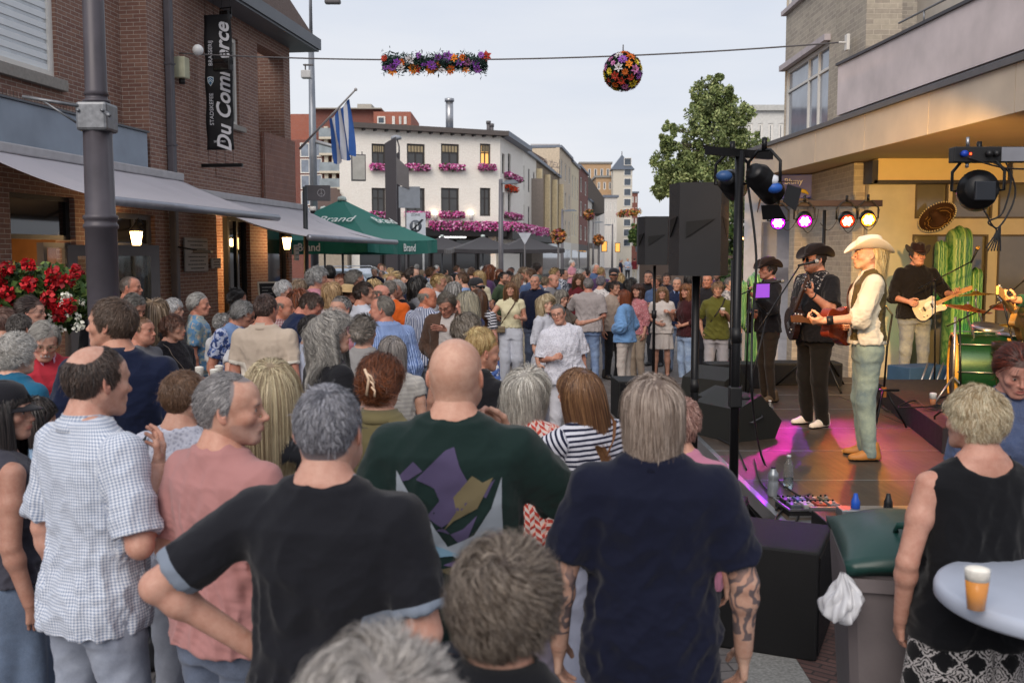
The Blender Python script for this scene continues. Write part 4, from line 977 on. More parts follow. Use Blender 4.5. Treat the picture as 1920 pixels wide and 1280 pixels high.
def awning(name,label,u0,u1,zw,zf,pr,sag=.05,val=.0,col='aeaab2'):
 t=thing(name,label,'awning',MLt@Vector((u0,0,0)),RZL,'fabric awnings on the brick building');n,m=24,10;V=[]
 for i in range(n+1):
  for j in range(m+1):
   q=j/m;sg=sag*math.sin(math.pi*q)*(1+.3*math.sin(i*1.3))+.012*math.sin(i*math.pi*.5)*math.sin(math.pi*q);V.append(((u1-u0)*i/n,-.06-pr*q,zw+(zf-zw)*q-sg))
 F=np.array([(i*(m+1)+j,(i+1)*(m+1)+j,(i+1)*(m+1)+j+1,i*(m+1)+j+1)for i in range(n)for j in range(m)])
 t_=NT('awning fabric');w_=t_.n('TexWave');w_.inputs['Scale'].default_value=.8;w_.inputs['Distortion'].default_value=.5;t_.l(t_.co(),w_.inputs[0]);nn=t_.noise(2.2,det=6)
 t_.l(t_.mix(t_.math('MULTIPLY',nn,.5),rgb(col),tuple(x*.7 for x in rgb(col)[:3])+(1,)),t_.b.inputs['Base Color']);t_.set(Roughness=.9);t_.b.inputs['Sheen Weight'].default_value=.1;t_.bump(t_.noise(500),.3,.002)
 o=new_obj('fabric',V,F,t_.m,t,smooth=True);md=o.modifiers.new('s','SOLIDIFY');md.thickness=.006
 mb=MB();mb.tube([(-.03,-.06-pr,zf-.01),(u1-u0+.03,-.06-pr,zf-.01)],.055,14);mb.build('front_bar',plain('8b8e98',.35,.6,'powder coated bar'),t)
 mb=MB();mb.box((-.02,-.14,zw-.02),(u1-u0+.02,-.005,zw+.11),bev=.02);mb.build('cassette',plain('a5a3a6',.5),t)
 mb=MB()
 for x in(.5,(u1-u0)-.5):
  s=1 if x<1 else-1;mb.tube([(x,-.1,zw-.12),(x+s*.55,-.06-pr*.5,(zw+zf)/2-.14),(x+s*.1,-.06-pr,zf-.03)],.02,8)
 mb.build('folding_arm',GR,t);return t
awning('awning','grey awning over the café nearest to the tall lamp post',11.63,16.95,3.36,2.74,1.68)
awning('awning','pale grey sagging awning nearest to the green parasol',17.3,23.1,3.15,2.42,2.12,.12,col='bab6bc')
mb=MB();mb.box((lu(323)-.06,-.13,.0),(lu(323)+.06,-.01,9.4),bev=.02)
for z in(3.9,5.2,6.4):mb.box((lu(323)-.07,-.14,z),(lu(323)+.07,-.005,z+.03))
mb.build('downpipe',plain('4f4c52',.5),LBr)
b=thing('junction_box','small cream electrical box on the brick wall beside the downpipe','box',MLt@Vector((lu(341),-.01,0)),RZL);mb=MB();mb.box((-.1,-.2,lz(341,148)),(.1,0,lz(341,108)),bev=.02);mb.build('housing',plain('b5b49a',.6),b);mb=MB();mb.tube([(0,-.1,lz(341,148)),(0,-.1,lz(341,158))],.05,10);mb.build('sensor',BLK,b)
c=at(371,94,16.9);o=MB().ball((0,0,0),.09,20,14).build('globe_lamp',plain('d8d8d8',.4,name='opal globe',var=0),None,c);tag(o,'white ball hanging on the cable beside the black banner','lamp')
bn=thing('banner','tall black vertical shop banner with white lettering on the brick wall','banner',MLt@Vector((17.95,0,0)),RZL);zt,zb=6.28,3.96
V=[(0.02*math.sin(j*.9+i*.3),-.10-.50*i/8,zb+(zt-zb)*j/24)for j in range(25)for i in range(9)];F=np.array([(j*9+i,j*9+i+1,j*9+i+10,j*9+i+9)for j in range(24)for i in range(8)])
o=new_obj('cloth',V,F,plain('17171b',.7,name='black vinyl',var=.2),bn,smooth=True);o.modifiers.new('s','SOLIDIFY').thickness=.004
tw=plain('c9c9cf',.7,name='white print',var=0)
def bt(txt,size,y,z,sh=0,m=tw,bold=0):text_mesh(txt,size,m,'lettering',bn,basis((-.028,y,z),(0,0,1),(0,1,0),(-1,0,0)),sh,.003,bold=bold)
bt('Du Commerce',.36,-.45,5.02,.35,bold=.008);bt('BRASSERIJ',.10,-.22,5.62);bt('STADSKEFEE',.10,-.22,4.66)
text_mesh('SIEN 1903',.05,tw,'lettering',bn,basis((-.028,-.35,4.10),(0,-1,0),(0,0,1),(-1,0,0)))
mb=MB();sh=[(-.055,.07),(0,.085),(.055,.07),(.055,0),(0,-.085),(-.055,0)];mb.prism(sh,.004,basis((-.026,-.21,5.14),(0,-1,0),(0,0,1),(-1,0,0)));mb.prism([(x*.8,y*.8)for x,y in sh],.004,basis((-.031,-.21,5.14),(0,-1,0),(0,0,1),(-1,0,0)),1)
for k in(0,1):mb.prism([(-.04,-.02+k*.035),(0,.02+k*.035),(.04,-.02+k*.035),(.04,-.005+k*.035),(0,.035+k*.035),(-.04,-.005+k*.035)],.003,basis((-.036,-.21,5.125),(0,-1,0),(0,0,1),(-1,0,0)),0)
mb.build('shield_emblem',[plain('c8d2d8',.6,var=0),plain('2b5e84',.6,var=0)],bn)
mb=MB()
for z in(zt+.28,zb-.3):mb.box((-.03,-.75,z),(.03,-.0,z+.06))
for i in range(4):
 for(a,b_)in((zt,zt+.28),(zb-.24,zb)):mb.tube([(0,-.13-i*.15,a-.01),(0,-.13-i*.15,b_)],.004,5)
mb.build('bracket',BLKM,bn)
def flood(name,label,loc,rz,s=1.0):
 t=thing(name,label,'floodlight',loc,rz);mb=MB();mb.box((-.17*s,-.06,-.11*s),(.17*s,.06,.11*s),bev=.02);mb.build('housing',BLK,t);mb=MB();mb.tube([(-.19*s,0,0),(-.19*s,0,.2*s),(.19*s,0,.2*s),(.19*s,0,0)],.012,6);mb.build('yoke',BLKM,t);mb=MB();mb.box((-.15*s,-.066,-.09*s),(.15*s,-.061,.09*s));mb.build('lens',GLD,t);return t
flood('floodlight','black floodlight hanging in front of the banner lettering',at(418,122,17.3),R(-20));flood('floodlight','small black floodlight under the eave above the banner',at(423,28,18.2),R(-20),.6)
def lantern(label,loc,hang=True):
 t=thing('wall_lantern',label,'lantern',loc,0,'lit wall lanterns of the café');mb=MB();n=6
 mb.lathe([(.055,-.14),(.095,.10)],n,cap=False);mb.build('glass',emis('ffcf88',14,'lantern glow'),t);mb=MB();mb.lathe([(.11,.10),(.12,.115),(.04,.20),(.02,.24),(0,.25)],n);mb.lathe([(.06,-.15),(.06,-.14)],n);mb.tube([(0,0,-.15),(0,0,-.28),(-.02,.2,-.35)]if not hang else[(0,0,.24),(0,.1,.30),(0,.28,.22)],.012,6);mb.build('lantern_frame',BLKM,t)
 l=bpy.data.lights.new('lantern light','POINT');l.energy=14;l.color=(1,.62,.28);l.shadow_soft_size=.08;lo=bpy.data.objects.new('lantern_light',l);COL.objects.link(lo);lo.parent=t;lo.location=(.05,-.25,0);return t
lantern('glowing hexagonal lantern on a wall bracket just right of the tall post',MLt@Vector((lu(224),-.30,2.36)));lantern('glowing lantern on an iron bracket beside the second awning',MLt@Vector((lu(509),-.36,2.38)),False)
for(px,pz,e)in((130,2.2,10),(427,2.4,45),(480,2.2,12),(60,2.0,8),(525,2.1,10),(255,1.6,12)):
 l=bpy.data.lights.new('indoor lamp','POINT');l.energy=e*4;l.color=(1,.6,.25);l.shadow_soft_size=.1;lo=bpy.data.objects.new('indoor_lamp_light',l);COL.objects.link(lo);lo.location=MLt@Vector((lu(px),1.3,pz))
mt_=plain('8f8b88',.7,name='menu paper',var=.05);
def board(name,label,px0,px1,z0,z1,cat='sign',lines=6,col=mt_,ink='2e2a2a',rot=0):
 t=thing(name,label,cat,MLt@Vector((lu(px0),-.012,z0)),RZL);w_=lu(px1)-lu(px0);h_=z1-z0;mb=MB();mb.box((0,-.03,0),(w_,.0,h_),bev=.006);mb.build('panel',col,t);mb=MB()
 for i in range(lines):
  z=h_*(.9-.8*i/max(1,lines-1));f=(.85,.6,.75,.5,.8,.65)[i%6];k=0;x=w_*(.5-f*.45)
  while x<w_*(.5+f*.45):l_=random.uniform(.02,.07);mb.box((x,-.034,z-.012),(x+l_,-.031,z+.006));x+=l_+.018
 mb.build('writing',plain(ink,.8,name='ink',var=0),t);return t
board('menu_board','grey framed menu board on the brick wall right of the downpipe',345,388,lz(388,508),lz(388,447),lines=8)
board('notice','small notice panel between the menu board and the lit bar doorway',395,412,lz(405,503),lz(405,484),lines=4);board('notice','small white paper notice at the far corner of the brick building',551,559,2.0,2.35,lines=4,col=plain('b8b6b4',.8,var=0))
e=thing('chalkboard','small framed chalkboard standing on the dark café counter','chalkboard',MLt@Vector((lu(385),-1.2,1.12)),RZL+R(-50));M=MR(R(-12),4,'X');mb=MB();mb.box((-.16,0,0),(.16,.02,.52),0,M);mb.build('slate',plain('15161a',.8),e);mb=MB()
for b in(((-.18,-.006,0),(-.155,.03,.54)),((.155,-.006,0),(.18,.03,.54)),((-.155,-.006,.51),(.155,.03,.54)),((-.155,-.006,0),(.155,.03,.03))):mb.box(b[0],b[1],0,M)
mb.build('board_frame',plain('b5aea0',.6),e);mb=MB()
for i in range(7):mb.box((-.11,-.004,.1+i*.055),(-.11+random.uniform(.1,.22),-.001,.112+i*.055),0,M)
mb.build('writing',plain('8c8c8c',.9,var=0),e)
mb=MB();mb.box((0,-1.5,0),(2.6,-.95,1.06),bev=.01);mb.box((-.05,-1.55,1.061),(2.65,-.9,1.11),bev=.01);o=mb.build('bar_counter',plain('25262a',.4,name='dark counter'),None,MLt@Vector((lu(378),0,0)),rz=RZL);tag(o,'dark outdoor café counter below the second awning','counter')
h=thing('patio_heater','flat black heater panel mounted on the brick wall beside the downpipe','heater',MLt@Vector((lu(330),-.5,lz(335,475))),RZL+R(20));mb=MB();mb.box((-.28,-.14,0),(.28,.14,.05),bev=.015);mb.build('panel',plain('4b4744',.5),h);mb=MB();mb.tube([(0,.1,.05),(0,.48,.12)],.015,6);mb.build('arm',BLKM,h)
def leafcloud(name,n,fn,size,mats,parent=None,loc=None,probs=None,seed=1,aspect=.55):
 rs=np.random.RandomState(seed);P=fn(rs,n);n=len(P);d=rs.normal(size=(n,3));d/=np.linalg.norm(d,axis=1,keepdims=True);e=rs.normal(size=(n,3));e=np.cross(d,e);e/=np.linalg.norm(e,axis=1,keepdims=True);s=size*(.6+.8*rs.rand(n))[:,None]
 c=np.cross(d,e);V=np.stack([P-d*s,P+e*s*aspect+c*s*.12,P+d*s,P-e*s*aspect+c*s*.12],1).reshape(-1,3);F=np.arange(n*4).reshape(n,4)
 return new_obj(name,V,F,mats,parent,loc,mi=rs.choice(len(mats),n,p=probs)if len(mats)>1 else None)
LEAF=[plain('2c4420',.6,name='leaf dark',var=.3,scale=3),plain('46602c',.6,name='leaf mid',var=.3,scale=3),plain('6a7d3c',.6,name='leaf light',var=.3,scale=3)]
def blob(c,r,shell=.6):
 def f(rs,n):
  u=rs.normal(size=(n,3));u/=np.linalg.norm(u,axis=1,keepdims=True);return np.array(c)+u*np.array(r)*(shell+(1-shell)*rs.rand(n))[:,None]
 return f
def clump_fl(parent,name,centres,r,cols,per=26,size=.022,seed=3):
 rs=np.random.RandomState(seed);
 def f(rs_,n):k=rs_.randint(len(centres),size=n);u=rs_.normal(size=(n,3));u/=np.linalg.norm(u,axis=1,keepdims=True);return np.array(centres)[k]+u*r
 return leafcloud(name,per*len(centres),f,size,[plain(c,.6,name='petal',var=.2)for c in cols],parent,seed=seed,aspect=.8)
g=thing('geranium_basket','hanging mass of red geraniums with small white flowers by the café window at far left','flowers',at(60,560,9.0));leafcloud('foliage',3600,blob((0,0,0),(.62,.35,.34),.5),.04,LEAF,g,seed=4,probs=[.4,.4,.2])
rs=np.random.RandomState(5);cs=[(-.55+1.1*rs.rand(),-.25-.12*rs.rand(),-.12+.46*rs.rand())for _ in range(26)];clump_fl(g,'red_blooms',cs,.055,['b0101c','c41a24','8a0c18'],60,.024);clump_fl(g,'white_blooms',[(.30+.3*rs.rand(),-.34,-.25+.3*rs.rand())for _ in range(14)],.03,['d8d8cc'],18,.016)
lp=thing('lamp_post','thick grey octagonal lamp post with a galvanised collar standing in the left foreground','lamp post',(-2.79,6.8,0));PG=plain('4b474d',.45,.2,'painted post',scale=5,var=.15)
mb=MB();mb.lathe([(.125,0),(.125,.3),(.11,.34),(.104,1.6),(.104,2.28),(.115,2.29),(.115,2.31),(.105,2.32),(.105,2.34),(.115,2.35),(.115,2.37),(.098,2.38),(.094,2.95)],12);mb.build('lower_shaft',PG,lp)
mb=MB();mb.lathe([(.078,2.951),(.074,3.12),(.088,3.125),(.088,3.14),(.072,3.145),(.072,3.17),(.082,3.175),(.072,3.2),(.055,6.5)],12);mb.build('upper_shaft',PG,lp)
mb=MB();mb.box((-.105,-.105,2.93),(.105,.105,3.12),bev=.02);mb.tube([(-.08,-.1,3.09),(-.42,-.16,3.14)],.012,6);mb.tube([(-.3,-.14,3.12),(-.1,-.09,2.98)],.008,6);mb.tube([(.09,-.08,3.05),(.2,-.3,3.0)],.014,6)
for s in(-1,1):mb.tube([(s*.08,-.12,3.06),(s*.08,-.09,3.06)],.012,8)
mb.build('collar',plain('7a7c80',.45,.7,'galvanised steel',scale=25,var=.25),lp)
# ---- white corner building with flower boxes
P0=Vector((-13.6,59.0,0));P1=Vector((-.77,65.0,0));dA=(P1-P0).normalized();LA=(P1-P0).length
WBr=thing('white_building','white painted corner building with pink flower boxes under its windows','building',P0,math.atan2(dA.y,dA.x))
Mw=basis(P0,dA,Vector((-dA.y,dA.x,0)),(0,0,1));Mwi=Mw.inverted()
def wp(px,py):
 cx,cy=(px-W2)/FPX,(H2-py)/FPX;d=Vector((cx,CP+cy*SP,-SP+cy*CP));o_=Vector((0,0,CAMZ));n=Vector((-dA.y,dA.x,0));t=(P0-o_).dot(n)/d.dot(n);return Mwi@(o_+d*t)
cols=[(697,723),(763,797),(827,861),(900,920)];hw=[]
for(a,b)in cols:hw.append((wp(a,300).x,wp(b,300).x,wp(a,316).z,wp(a,269).z));hw.append((wp(a,380).x,wp(b,380).x,wp(a,405).z,wp(a,352).z))
HT=wp(800,248).z
mb=MB();XL=wp(657,300).x;wallwith(mb,XL,LA,0.0,HT,0,.4,hw+[(XL+.5,LA-.01,-.1,3.9)]);mb.box((XL,.4,3.9),(LA,2.5,HT-.1));mb.box((XL,.4,0),(XL+.4,2.5,3.9));
mb.build('wall',WHB,WBr)
mb=MB();mb.box((XL-.2,-.5,HT),(LA+.4,2.6,HT+.3));mb.build('roof',plain('5c5552',.7),WBr)
for i in range(14):mb=MB();mb.box((XL+i*.72,-.42,HT-.12),(XL+.12+i*.72,-.02,HT-.005));mb.build('eave_bracket',DK,WBr)
FB=plain('3a3634',.5,name='window frame dark')
PINK=['c8509a','e08ac0','b83a80','e6b8d4']
def fbox(parent,x0,x1,z,y=-.2,k=1,hang=.3,red=False,M=None,n=None):
 L_=abs(x1-x0);n=n or int(900*L_/1.2*k)
 def f(rs,n_):q=np.stack([x0+(x1-x0)*rs.rand(n_),y+rs.normal(size=n_)*.10,z+hang*(rs.rand(n_)-.62)+.12*np.abs(np.sin(rs.rand(n_)*9))],1);return q
 rs=np.random.RandomState(int(abs(x0*13+z*7))%9999);b=MB();b.box((min(x0,x1),y-.1,z-.16),(max(x0,x1),y+.1,z));o=b.build('flower_box',DK,parent)
 leafcloud('blooms',n,f,.075,[plain(c,.7,name='petal',var=.2)for c in(PINK if not red else['c83a20','d8502c'])]+[LEAF[1]],o,seed=int(abs(x0*3+z))+1,aspect=.8,probs=[.21]*4+[.16]if not red else[.4,.4,.2]);return o
for i,h_ in enumerate(hw):
 o=window(WBr,*h_,y=.05,fr=.11,mull=(.5,),trans=(.64,),frm=FB,gl=glassmat((60,58,56),.1)if i!=6 else emis('e8b060',.9,'lit window'));
 if i%2==0:
  m_=MB()
  for k in range(1,5):x=h_[0]+.1+(h_[1]-h_[0]-.2)*k/5;m_.box((x-.02,.06,h_[2]+(h_[3]-h_[2])*.68),(x+.02,.098,h_[3]-.1))
  m_.build('glazing_bar',FB,o);c_=MB();c_.box((h_[0]+.12,.085,h_[2]+(h_[3]-h_[2])*.68),(h_[1]-.12,.089,h_[3]-.12));c_.build('leaded_pane',plain('a89878',.4,name='tinted pane'),o)
 if i!=7:fbox(WBr,h_[0]-.15,h_[1]+.25,h_[2]+.05)
for px in(815,882):
 q=wp(px,405);t=thing('wall_light',f'small glowing uplight on the white facade, {"left" if px < 850 else "right"} of the lower middle window','lamp',Mw@Vector((q.x,-.12,q.z)));mb=MB();mb.lathe([(.10,-.22),(.13,.1)],12);mb.build('body',WH,t,uv=False);mb=MB();mb.ball((0,-.02,.16),.13,10,8);mb.build('bulb',emis('ffe6c0',8),t,uv=False)
mb=MB();mb.box((XL,.6,0),(LA+.0,.8,3.9));mb.box((XL+.5,-.6,3.35),(LA+.2,.6,3.85));mb.build('shopfront',plain('1d1a1a',.5,name='dark shopfront',scale=1),WBr)
for i in range(6):
 x=XL+.6+i*1.6;window(WBr,x,x+1.45,.4,3.2,y=.42,fr=.08,frm=DK,gl=GLD)
fbox(WBr,wp(800,425).x,LA+.4,3.98,y=-.5,n=5200,hang=.5)
for px,pz in((838,465),(846,468),(880,466),(715,465),(605,0),(930,470)):
 if pz:q=wp(px,pz);o=MB().ball((0,0,0),.11,10,8).build('pendant_lamp',emis('ffb050',9),WBr,Vector((q.x,.38,q.z)))
mb=MB();q=wp(842,445);mb.box((q.x-.9,-.64,q.z-.04),(q.x+.9,-.61,q.z+.04));mb.build('light_strip',emis('ffffff',3),WBr)
dB=Vector((.178,1,0)).normalized();RB=math.atan2(dB.y,dB.x)
P2=P1+dB*9.2
W2r=thing('white_building','narrow side wing of the white building turning into the side street','building',P1+Vector((.02,.05,0)),RB)
def sx(px,base=P1,d=dB):
 a=(px-960)/1867;return(a*base.y-base.x)/(d.x-a*d.y)
def sz(px,py,base=P1,d=dB):Y=base.y+d.y*sx(px,base,d);return at(px,py,Y).z
hs=[]
for(a,b)in((941,946),(952,957)):
 for(t_,b_)in((287,325),(360,400)):hs.append((sx(a),sx(b),sz(a,b_),sz(a,t_)))
mb=MB();wallwith(mb,0,9.2,3.9,HT,0,.4,hs);mb.box((0.1,.4,0),(9.2,9,HT-.1));mb.box((0,.3,0),(9.2,.4,3.9));mb.build('wall',WHB,W2r);mb=MB();mb.box((-.2,-.6,HT),(9.4,9,HT+.32));mb.build('roof',ZN,W2r)
for h_ in hs:window(W2r,*h_,y=.05,fr=.12,trans=(.6,),frm=FB,gl=GLD)
fbox(W2r,1.2,6.5,hs[0][2]-.05,k=.5);fbox(W2r,1.2,6.5,hs[1][2]-.1,k=.5);fbox(W2r,1.5,4.5,7.0-.4,k=.4,red=True)
mb=MB();mb.box((0,-.8,3.2),(24,-.0,3.85));mb.build('shop_canopy',plain('1d1a1a',.5),W2r);fbox(W2r,0,17,4.0,y=-.7,n=4200,hang=.6)
def pipe(label,px,y0,y1,w_,Y,col=ALU,cat='chimney'):
 a=at(px,y1,Y);b=at(px,y0,Y);mb=MB();mb.tube([(0,0,0),(0,0,b.z-a.z)],w_,12);mb.tube([(0,0,b.z-a.z-.1),(0,0,b.z-a.z+.1)],w_*1.25,12);return tag(mb.build('chimney_pipe',col,None,a),label,cat)
pipe('tall silver chimney pipe above the white building roof',843,188,252,.26,68);pipe('short dark twin chimney, left of the pair on the white building roof',916,230,256,.13,66,GR);pipe('short dark twin chimney, right of the pair on the white building roof',922,235,258,.13,66,GR)
# ---- red brick apartment block far left
RBk=brickmat('6e3a32','7e4438','8a7a72','red brown brick',dirt=.1);RB2=brickmat('96503e','a45a44','9a8a80','orange brick',dirt=.1)
def zat(py,Y):return at(960,py,Y).z
Y_=95.0;ap=thing('apartment_block','red brown brick apartment block with white windows and cream bays behind the lamp pole','building',(at(540,300,Y_).x,Y_,0));X0=at(540,300,Y_).x;fx=lambda px:at(px,300,Y_).x-X0;TOP=zat(215,Y_)
mb=MB();mb.box((-3,0,0),(fx(672),12,zat(262,Y_)));mb.box((fx(600),-.6,0),(fx(668),0,zat(236,Y_)),0);mb.box((fx(583),1,zat(262,Y_)),(fx(712),12,zat(203,Y_)));mb.build('wall',RBk,ap)
mb=MB();mb.box((fx(700),.5,zat(262,Y_)),(fx(770),9,zat(208,Y_)));mb.build('penthouse_wall',RB2,ap);mb=MB();mb.box((-3,1,zat(262,Y_)),(fx(582),9,zat(211,Y_)));mb.build('penthouse_wall',RB2,ap)
for i,py in enumerate((275,305,335,365,395)):
 z=zat(py,Y_)
 for px in(572,597):mb=window(ap,fx(px)-.45,fx(px)+.45,z-1.0,z+.0+.35,y=-.12 if px<590 else-.72,fr=.1,frm=WH,gl=glassmat((140,150,165),.2,'pale glass'))
for px0,px1 in((612,622),(626,634),(640,660),(664,700)):
 mb=MB();mb.box((fx(px0),-1.1,0),(fx(px0)+.35,-.61,zat(240,Y_)));mb.build('bay_column',plain('cfc6b4',.7),ap)
for i,py in enumerate((262,292,325,355,385,415)):
 z=zat(py,Y_);mb=MB();mb.box((fx(604),-1.5,z-.1),(fx(668),-.61,z+.1));bl=mb.build('balcony',plain('c9c0ae',.7),ap);mb=MB();mb.box((fx(604),-1.5,z+.1),(fx(668),-1.46,z+.9));mb.build('railing',glassmat((150,160,165),.2,'railing glass'),bl)
for(a,b)in((707,722),(735,740),(748,752),(757,762)):window(ap,fx(a),fx(b),zat(232,Y_),zat(217,Y_),y=.35,fr=.12,frm=WH,gl=GLS)
mb=MB();mb.box((fx(585),.3,zat(203,Y_)),(fx(715),12,zat(201,Y_)));mb.box((fx(668),1,zat(200,Y_)),(fx(695),8,zat(192,Y_)));mb.build('roof',plain('a8a39a',.8),ap)
Y_=60;o=MB();X0=at(583,400,Y_).x;X1=at(650,400,Y_).x;z0=zat(352,Y_);o.box((X0,Y_,0),(X1,Y_+6,z0-1.2));hb=thing('house','low house with a sloping brown roof just left of the white building','building',(0,0,0));o.build('wall',plain('9a8f80',.8),hb)
mb=MB();mb.add([Vector(p)for p in((X0,Y_-.3,z0-1.2),(X1+.5,Y_-.3,z0-1.6),(X1-1.1,Y_+3,z0+.2),(X0,Y_+3,z0+.2))],[(0,1,2,3)]);mb.build('roof',TILE,hb)
# ---- street side beyond: boxes with real window openings
SBs=P1;dS=Vector((.15,1,0)).normalized();RS=math.atan2(dS.y,dS.x)
def sbuild(label,pa,pb,top,wallm,rows,roofm=None,cols=3,base=None,gl=GLD,frm=WH,wf=.5,hf=.62,ground=3.6,groundm=None,depth=10,over=.25,off=0.0,name='street_house',wname='window',gap=.02):
 ua,ub=sx(pa,SBs,dS),sx(pb,SBs,dS);t=thing(name,label,'building',SBs+dS*ua+Vector((-dS.y,dS.x,0))*off,RS);W_=ub-ua-gap;zt_=at(pb,top,SBs.y+dS.y*ub).z;hl=[];rh=(zt_-.5-ground)/max(rows,1)
 for r_ in range(rows):
  for c_ in range(cols):
   a=W_*(c_+.5-wf/2)/cols;b=W_*(c_+.5+wf/2)/cols;z=ground+rh*(r_+.5*(1-hf));hl.append((a,b,z,z+rh*hf))
 mb=MB();wallwith(mb,0,W_,ground,zt_,0,.35,hl);mb.box((0,.35,0),(W_,depth,zt_-.05));mb.build('wall',wallm,t)
 mb=MB();mb.box((0,-.02,0),(W_,.349,ground));g_=mb.build('shopfront',groundm or plain('4a4644',.6),t);mb=MB();mb.box((W_*.1,-.04,.5),(W_*.9,-.021,ground-.8));mb.build('shop_window',GLD,t)
 for h_ in hl:window(t,*h_,y=0,fr=.12,frm=frm,gl=gl,mull=(.5,)if wf<.6 else(),name=wname)
 mb=MB();mb.box((-.0,-over,zt_),(W_,depth,zt_+.25));mb.build('roof',roofm or ZN,t);return t,W_,zt_
sbuild('plain white three storey house next to the hotel',976,1005,302,plain('e6e0d6',.8,name='white render'),2,cols=3,wf=.3,frm=GR)
t,W_,zt_=sbuild('hotel front of brown stone with tall cream piers',1005,1048,335,plain('8a7a66',.8,name='brown stone'),1,cols=3,wf=.42,hf=.96,frm=plain('c8b48c',.7),ground=4.4)
for c_ in range(4):mb=MB();x=W_*(c_+.02)/3.1+.25;mb.box((x-.35,-.45,4.2),(x+.35,-.01,zt_-.6));mb.build('pier',plain('dccaa4',.75,name='cream pier'),t)
hs_=thing('roof_sign','open letter hotel sign standing on the roof edge','sign',at(1028,314,97));LT=plain('8d8079',.6,name='sign letters')
Ms=basis((0,0,0),(1,-.1,-.25),(.25,0,1));text_mesh('HÔTEL',.75,LT,'lettering',hs_,Ms@MT((-.1,.35,0)),0,.04);text_mesh('VAN',.65,LT,'lettering',hs_,Ms@MT((.35,-.3,0)),0,.04)
mb=MB();mb.box((-1.1,.05,-.75),(1.1,.1,-.68));mb.box((-1.1,.05,.0),(1.1,.1,.05));[mb.box((-1.1+i*.72,.101,-.9),(-1.06+i*.72,.14,.75))for i in range(4)];mb.build('sign_frame',DK,hs_)
br=thing('tiled_roof_house','house with a big steep brown tiled roof rising behind the white corner building','building',(0,0,0));A_=at(948,262,80);B_=at(952,246,84);C_=at(1045,312,108);D_=at(1030,335,104)
mb=MB();mb.add([A_+Vector((0,0,-3)),at(1050,345,104),C_,B_+Vector((0,4,0)),A_+Vector((-3,2,-3))],[(0,1,2,3),(0,3,4)]);mb.build('roof',TILE,br);mb=MB();mb.box((A_.x-2,80.5,0),(A_.x+3,104,A_.z-3));mb.build('wall',plain('8a8078',.8),br)
Y_=120;ph=thing('rooftop_block','pale ribbed metal rooftop block behind the hotel sign','building',(0,0,0));mb=MB();a_,b_=at(995,270,Y_),at(1050,268,Y_);mb.box((a_.x,Y_,0),(b_.x,Y_+10,a_.z))
for i in range(14):mb.box((a_.x+i*.26,Y_-.08,a_.z-3),(a_.x+i*.26+.1,Y_,a_.z))
mb.build('wall',plain('b5b3b4',.5,.2,'ribbed metal'),ph)
sbuild('tall beige house with stone pilasters and a mansard dormer',1048,1070,300,plain('c8b8a2',.85,name='beige stone'),3,cols=3,wf=.36,groundm=plain('d8d4cc',.7));sbuild('cream house with narrow arched windows beyond the beige house',1070,1084,318,plain('d6c8ac',.85),2,cols=3,wf=.4,groundm=plain('c8c0b4',.7))
sbuild('dark red brick house in the row along the street',1084,1101,330,RBk,3,cols=2,wf=.4);sbuild('small white house with a steep dark roof',1102,1124,392,plain('cfcac2',.8),1,cols=4,wf=.35,ground=4)
Y_=150;dr=thing('gabled_house','steep dark slate gable behind the small white house','building',(0,0,0));mb=MB();q=[at(1100,400,Y_),at(1133,400,Y_),at(1133,372,Y_),at(1106,332,Y_),at(1100,332,Y_)];mb.prism([(p.x,p.z)for p in q],12,basis((0,Y_+12,0),(1,0,0),(0,0,1),(0,-1,0)));mb.build('roof',plain('4a4644',.8,name='slate'),dr)
def fbuild(label,pa,pb,top,Y,wm,rows,cols,roof=None,lit=False,name='town_building',depth=14):
 a,b=at(pa,top,Y),at(pb,top,Y);t=thing(name,label,'building',(a.x,Y,0));W_=b.x-a.x;hl=[];rh=(a.z-4.5)/rows
 for r_ in range(rows):
  for c_ in range(cols):hl.append((W_*(c_+.25)/cols,W_*(c_+.72)/cols,4.2+rh*(r_+.22),4.2+rh*(r_+.78)))
 mb=MB();wallwith(mb,0,W_,0,a.z,0,.4,hl);mb.box((0,.4,0),(W_,depth,a.z-.05));mb.build('wall',wm,t)
 for h_ in hl:window(t,*h_,y=0,fr=.15,frm=WH,gl=GLS)
 mb=MB();mb.box((-.3,-.3,a.z),(W_+.3,depth,a.z+.4));mb.build('roof',roof or ZN,t);return t
OC=brickmat('ae8c68','b89672','b8a68e','ochre brick',dirt=.1)
fbuild('ochre brick apartment block rising behind the street houses, the taller rear one',1088,1146,307,230,OC,5,5,plain('8a8884',.6));fbuild('ochre brick apartment block beside the pointed tower',1118,1160,333,205,OC,5,4,plain('8a8884',.6));fbuild('white modern house with dark balconies below the pointed tower',1134,1157,370,180,plain('cbc6c0',.7),3,3)
fbuild('brick house at the far end of the row',1184,1196,362,260,RBk,5,2);fbuild('distant ochre house with lit shop windows at the end of the street',1158,1176,400,240,OC,3,2)
Y_=200;tw_=thing('tower','slim pale tower with a pointed grey roof at the end of the street','tower',(at(1168,300,Y_).x,Y_,0));h0=at(1168,318,Y_).z;mb=MB();mb.box((-1.9,0,0),(1.9,3.8,h0));mb.build('wall',plain('c9c2b4',.8,name='pale render'),tw_);mb=MB();mb.lathe([(3.3,0),(.0,at(1168,288,Y_).z-h0)],4,MT((0,1.9,h0))@MR(R(45),4,'Z'));o=mb.build('roof',plain('5c6470',.5,.2,'grey metal roof'),tw_)
for p in o.data.polygons:p.use_smooth=False
for i in range(9):window(tw_,.2,1.7,4+i*2.0,5.5+i*2.0,y=-.16,fr=.12,frm=WH,gl=GLS)
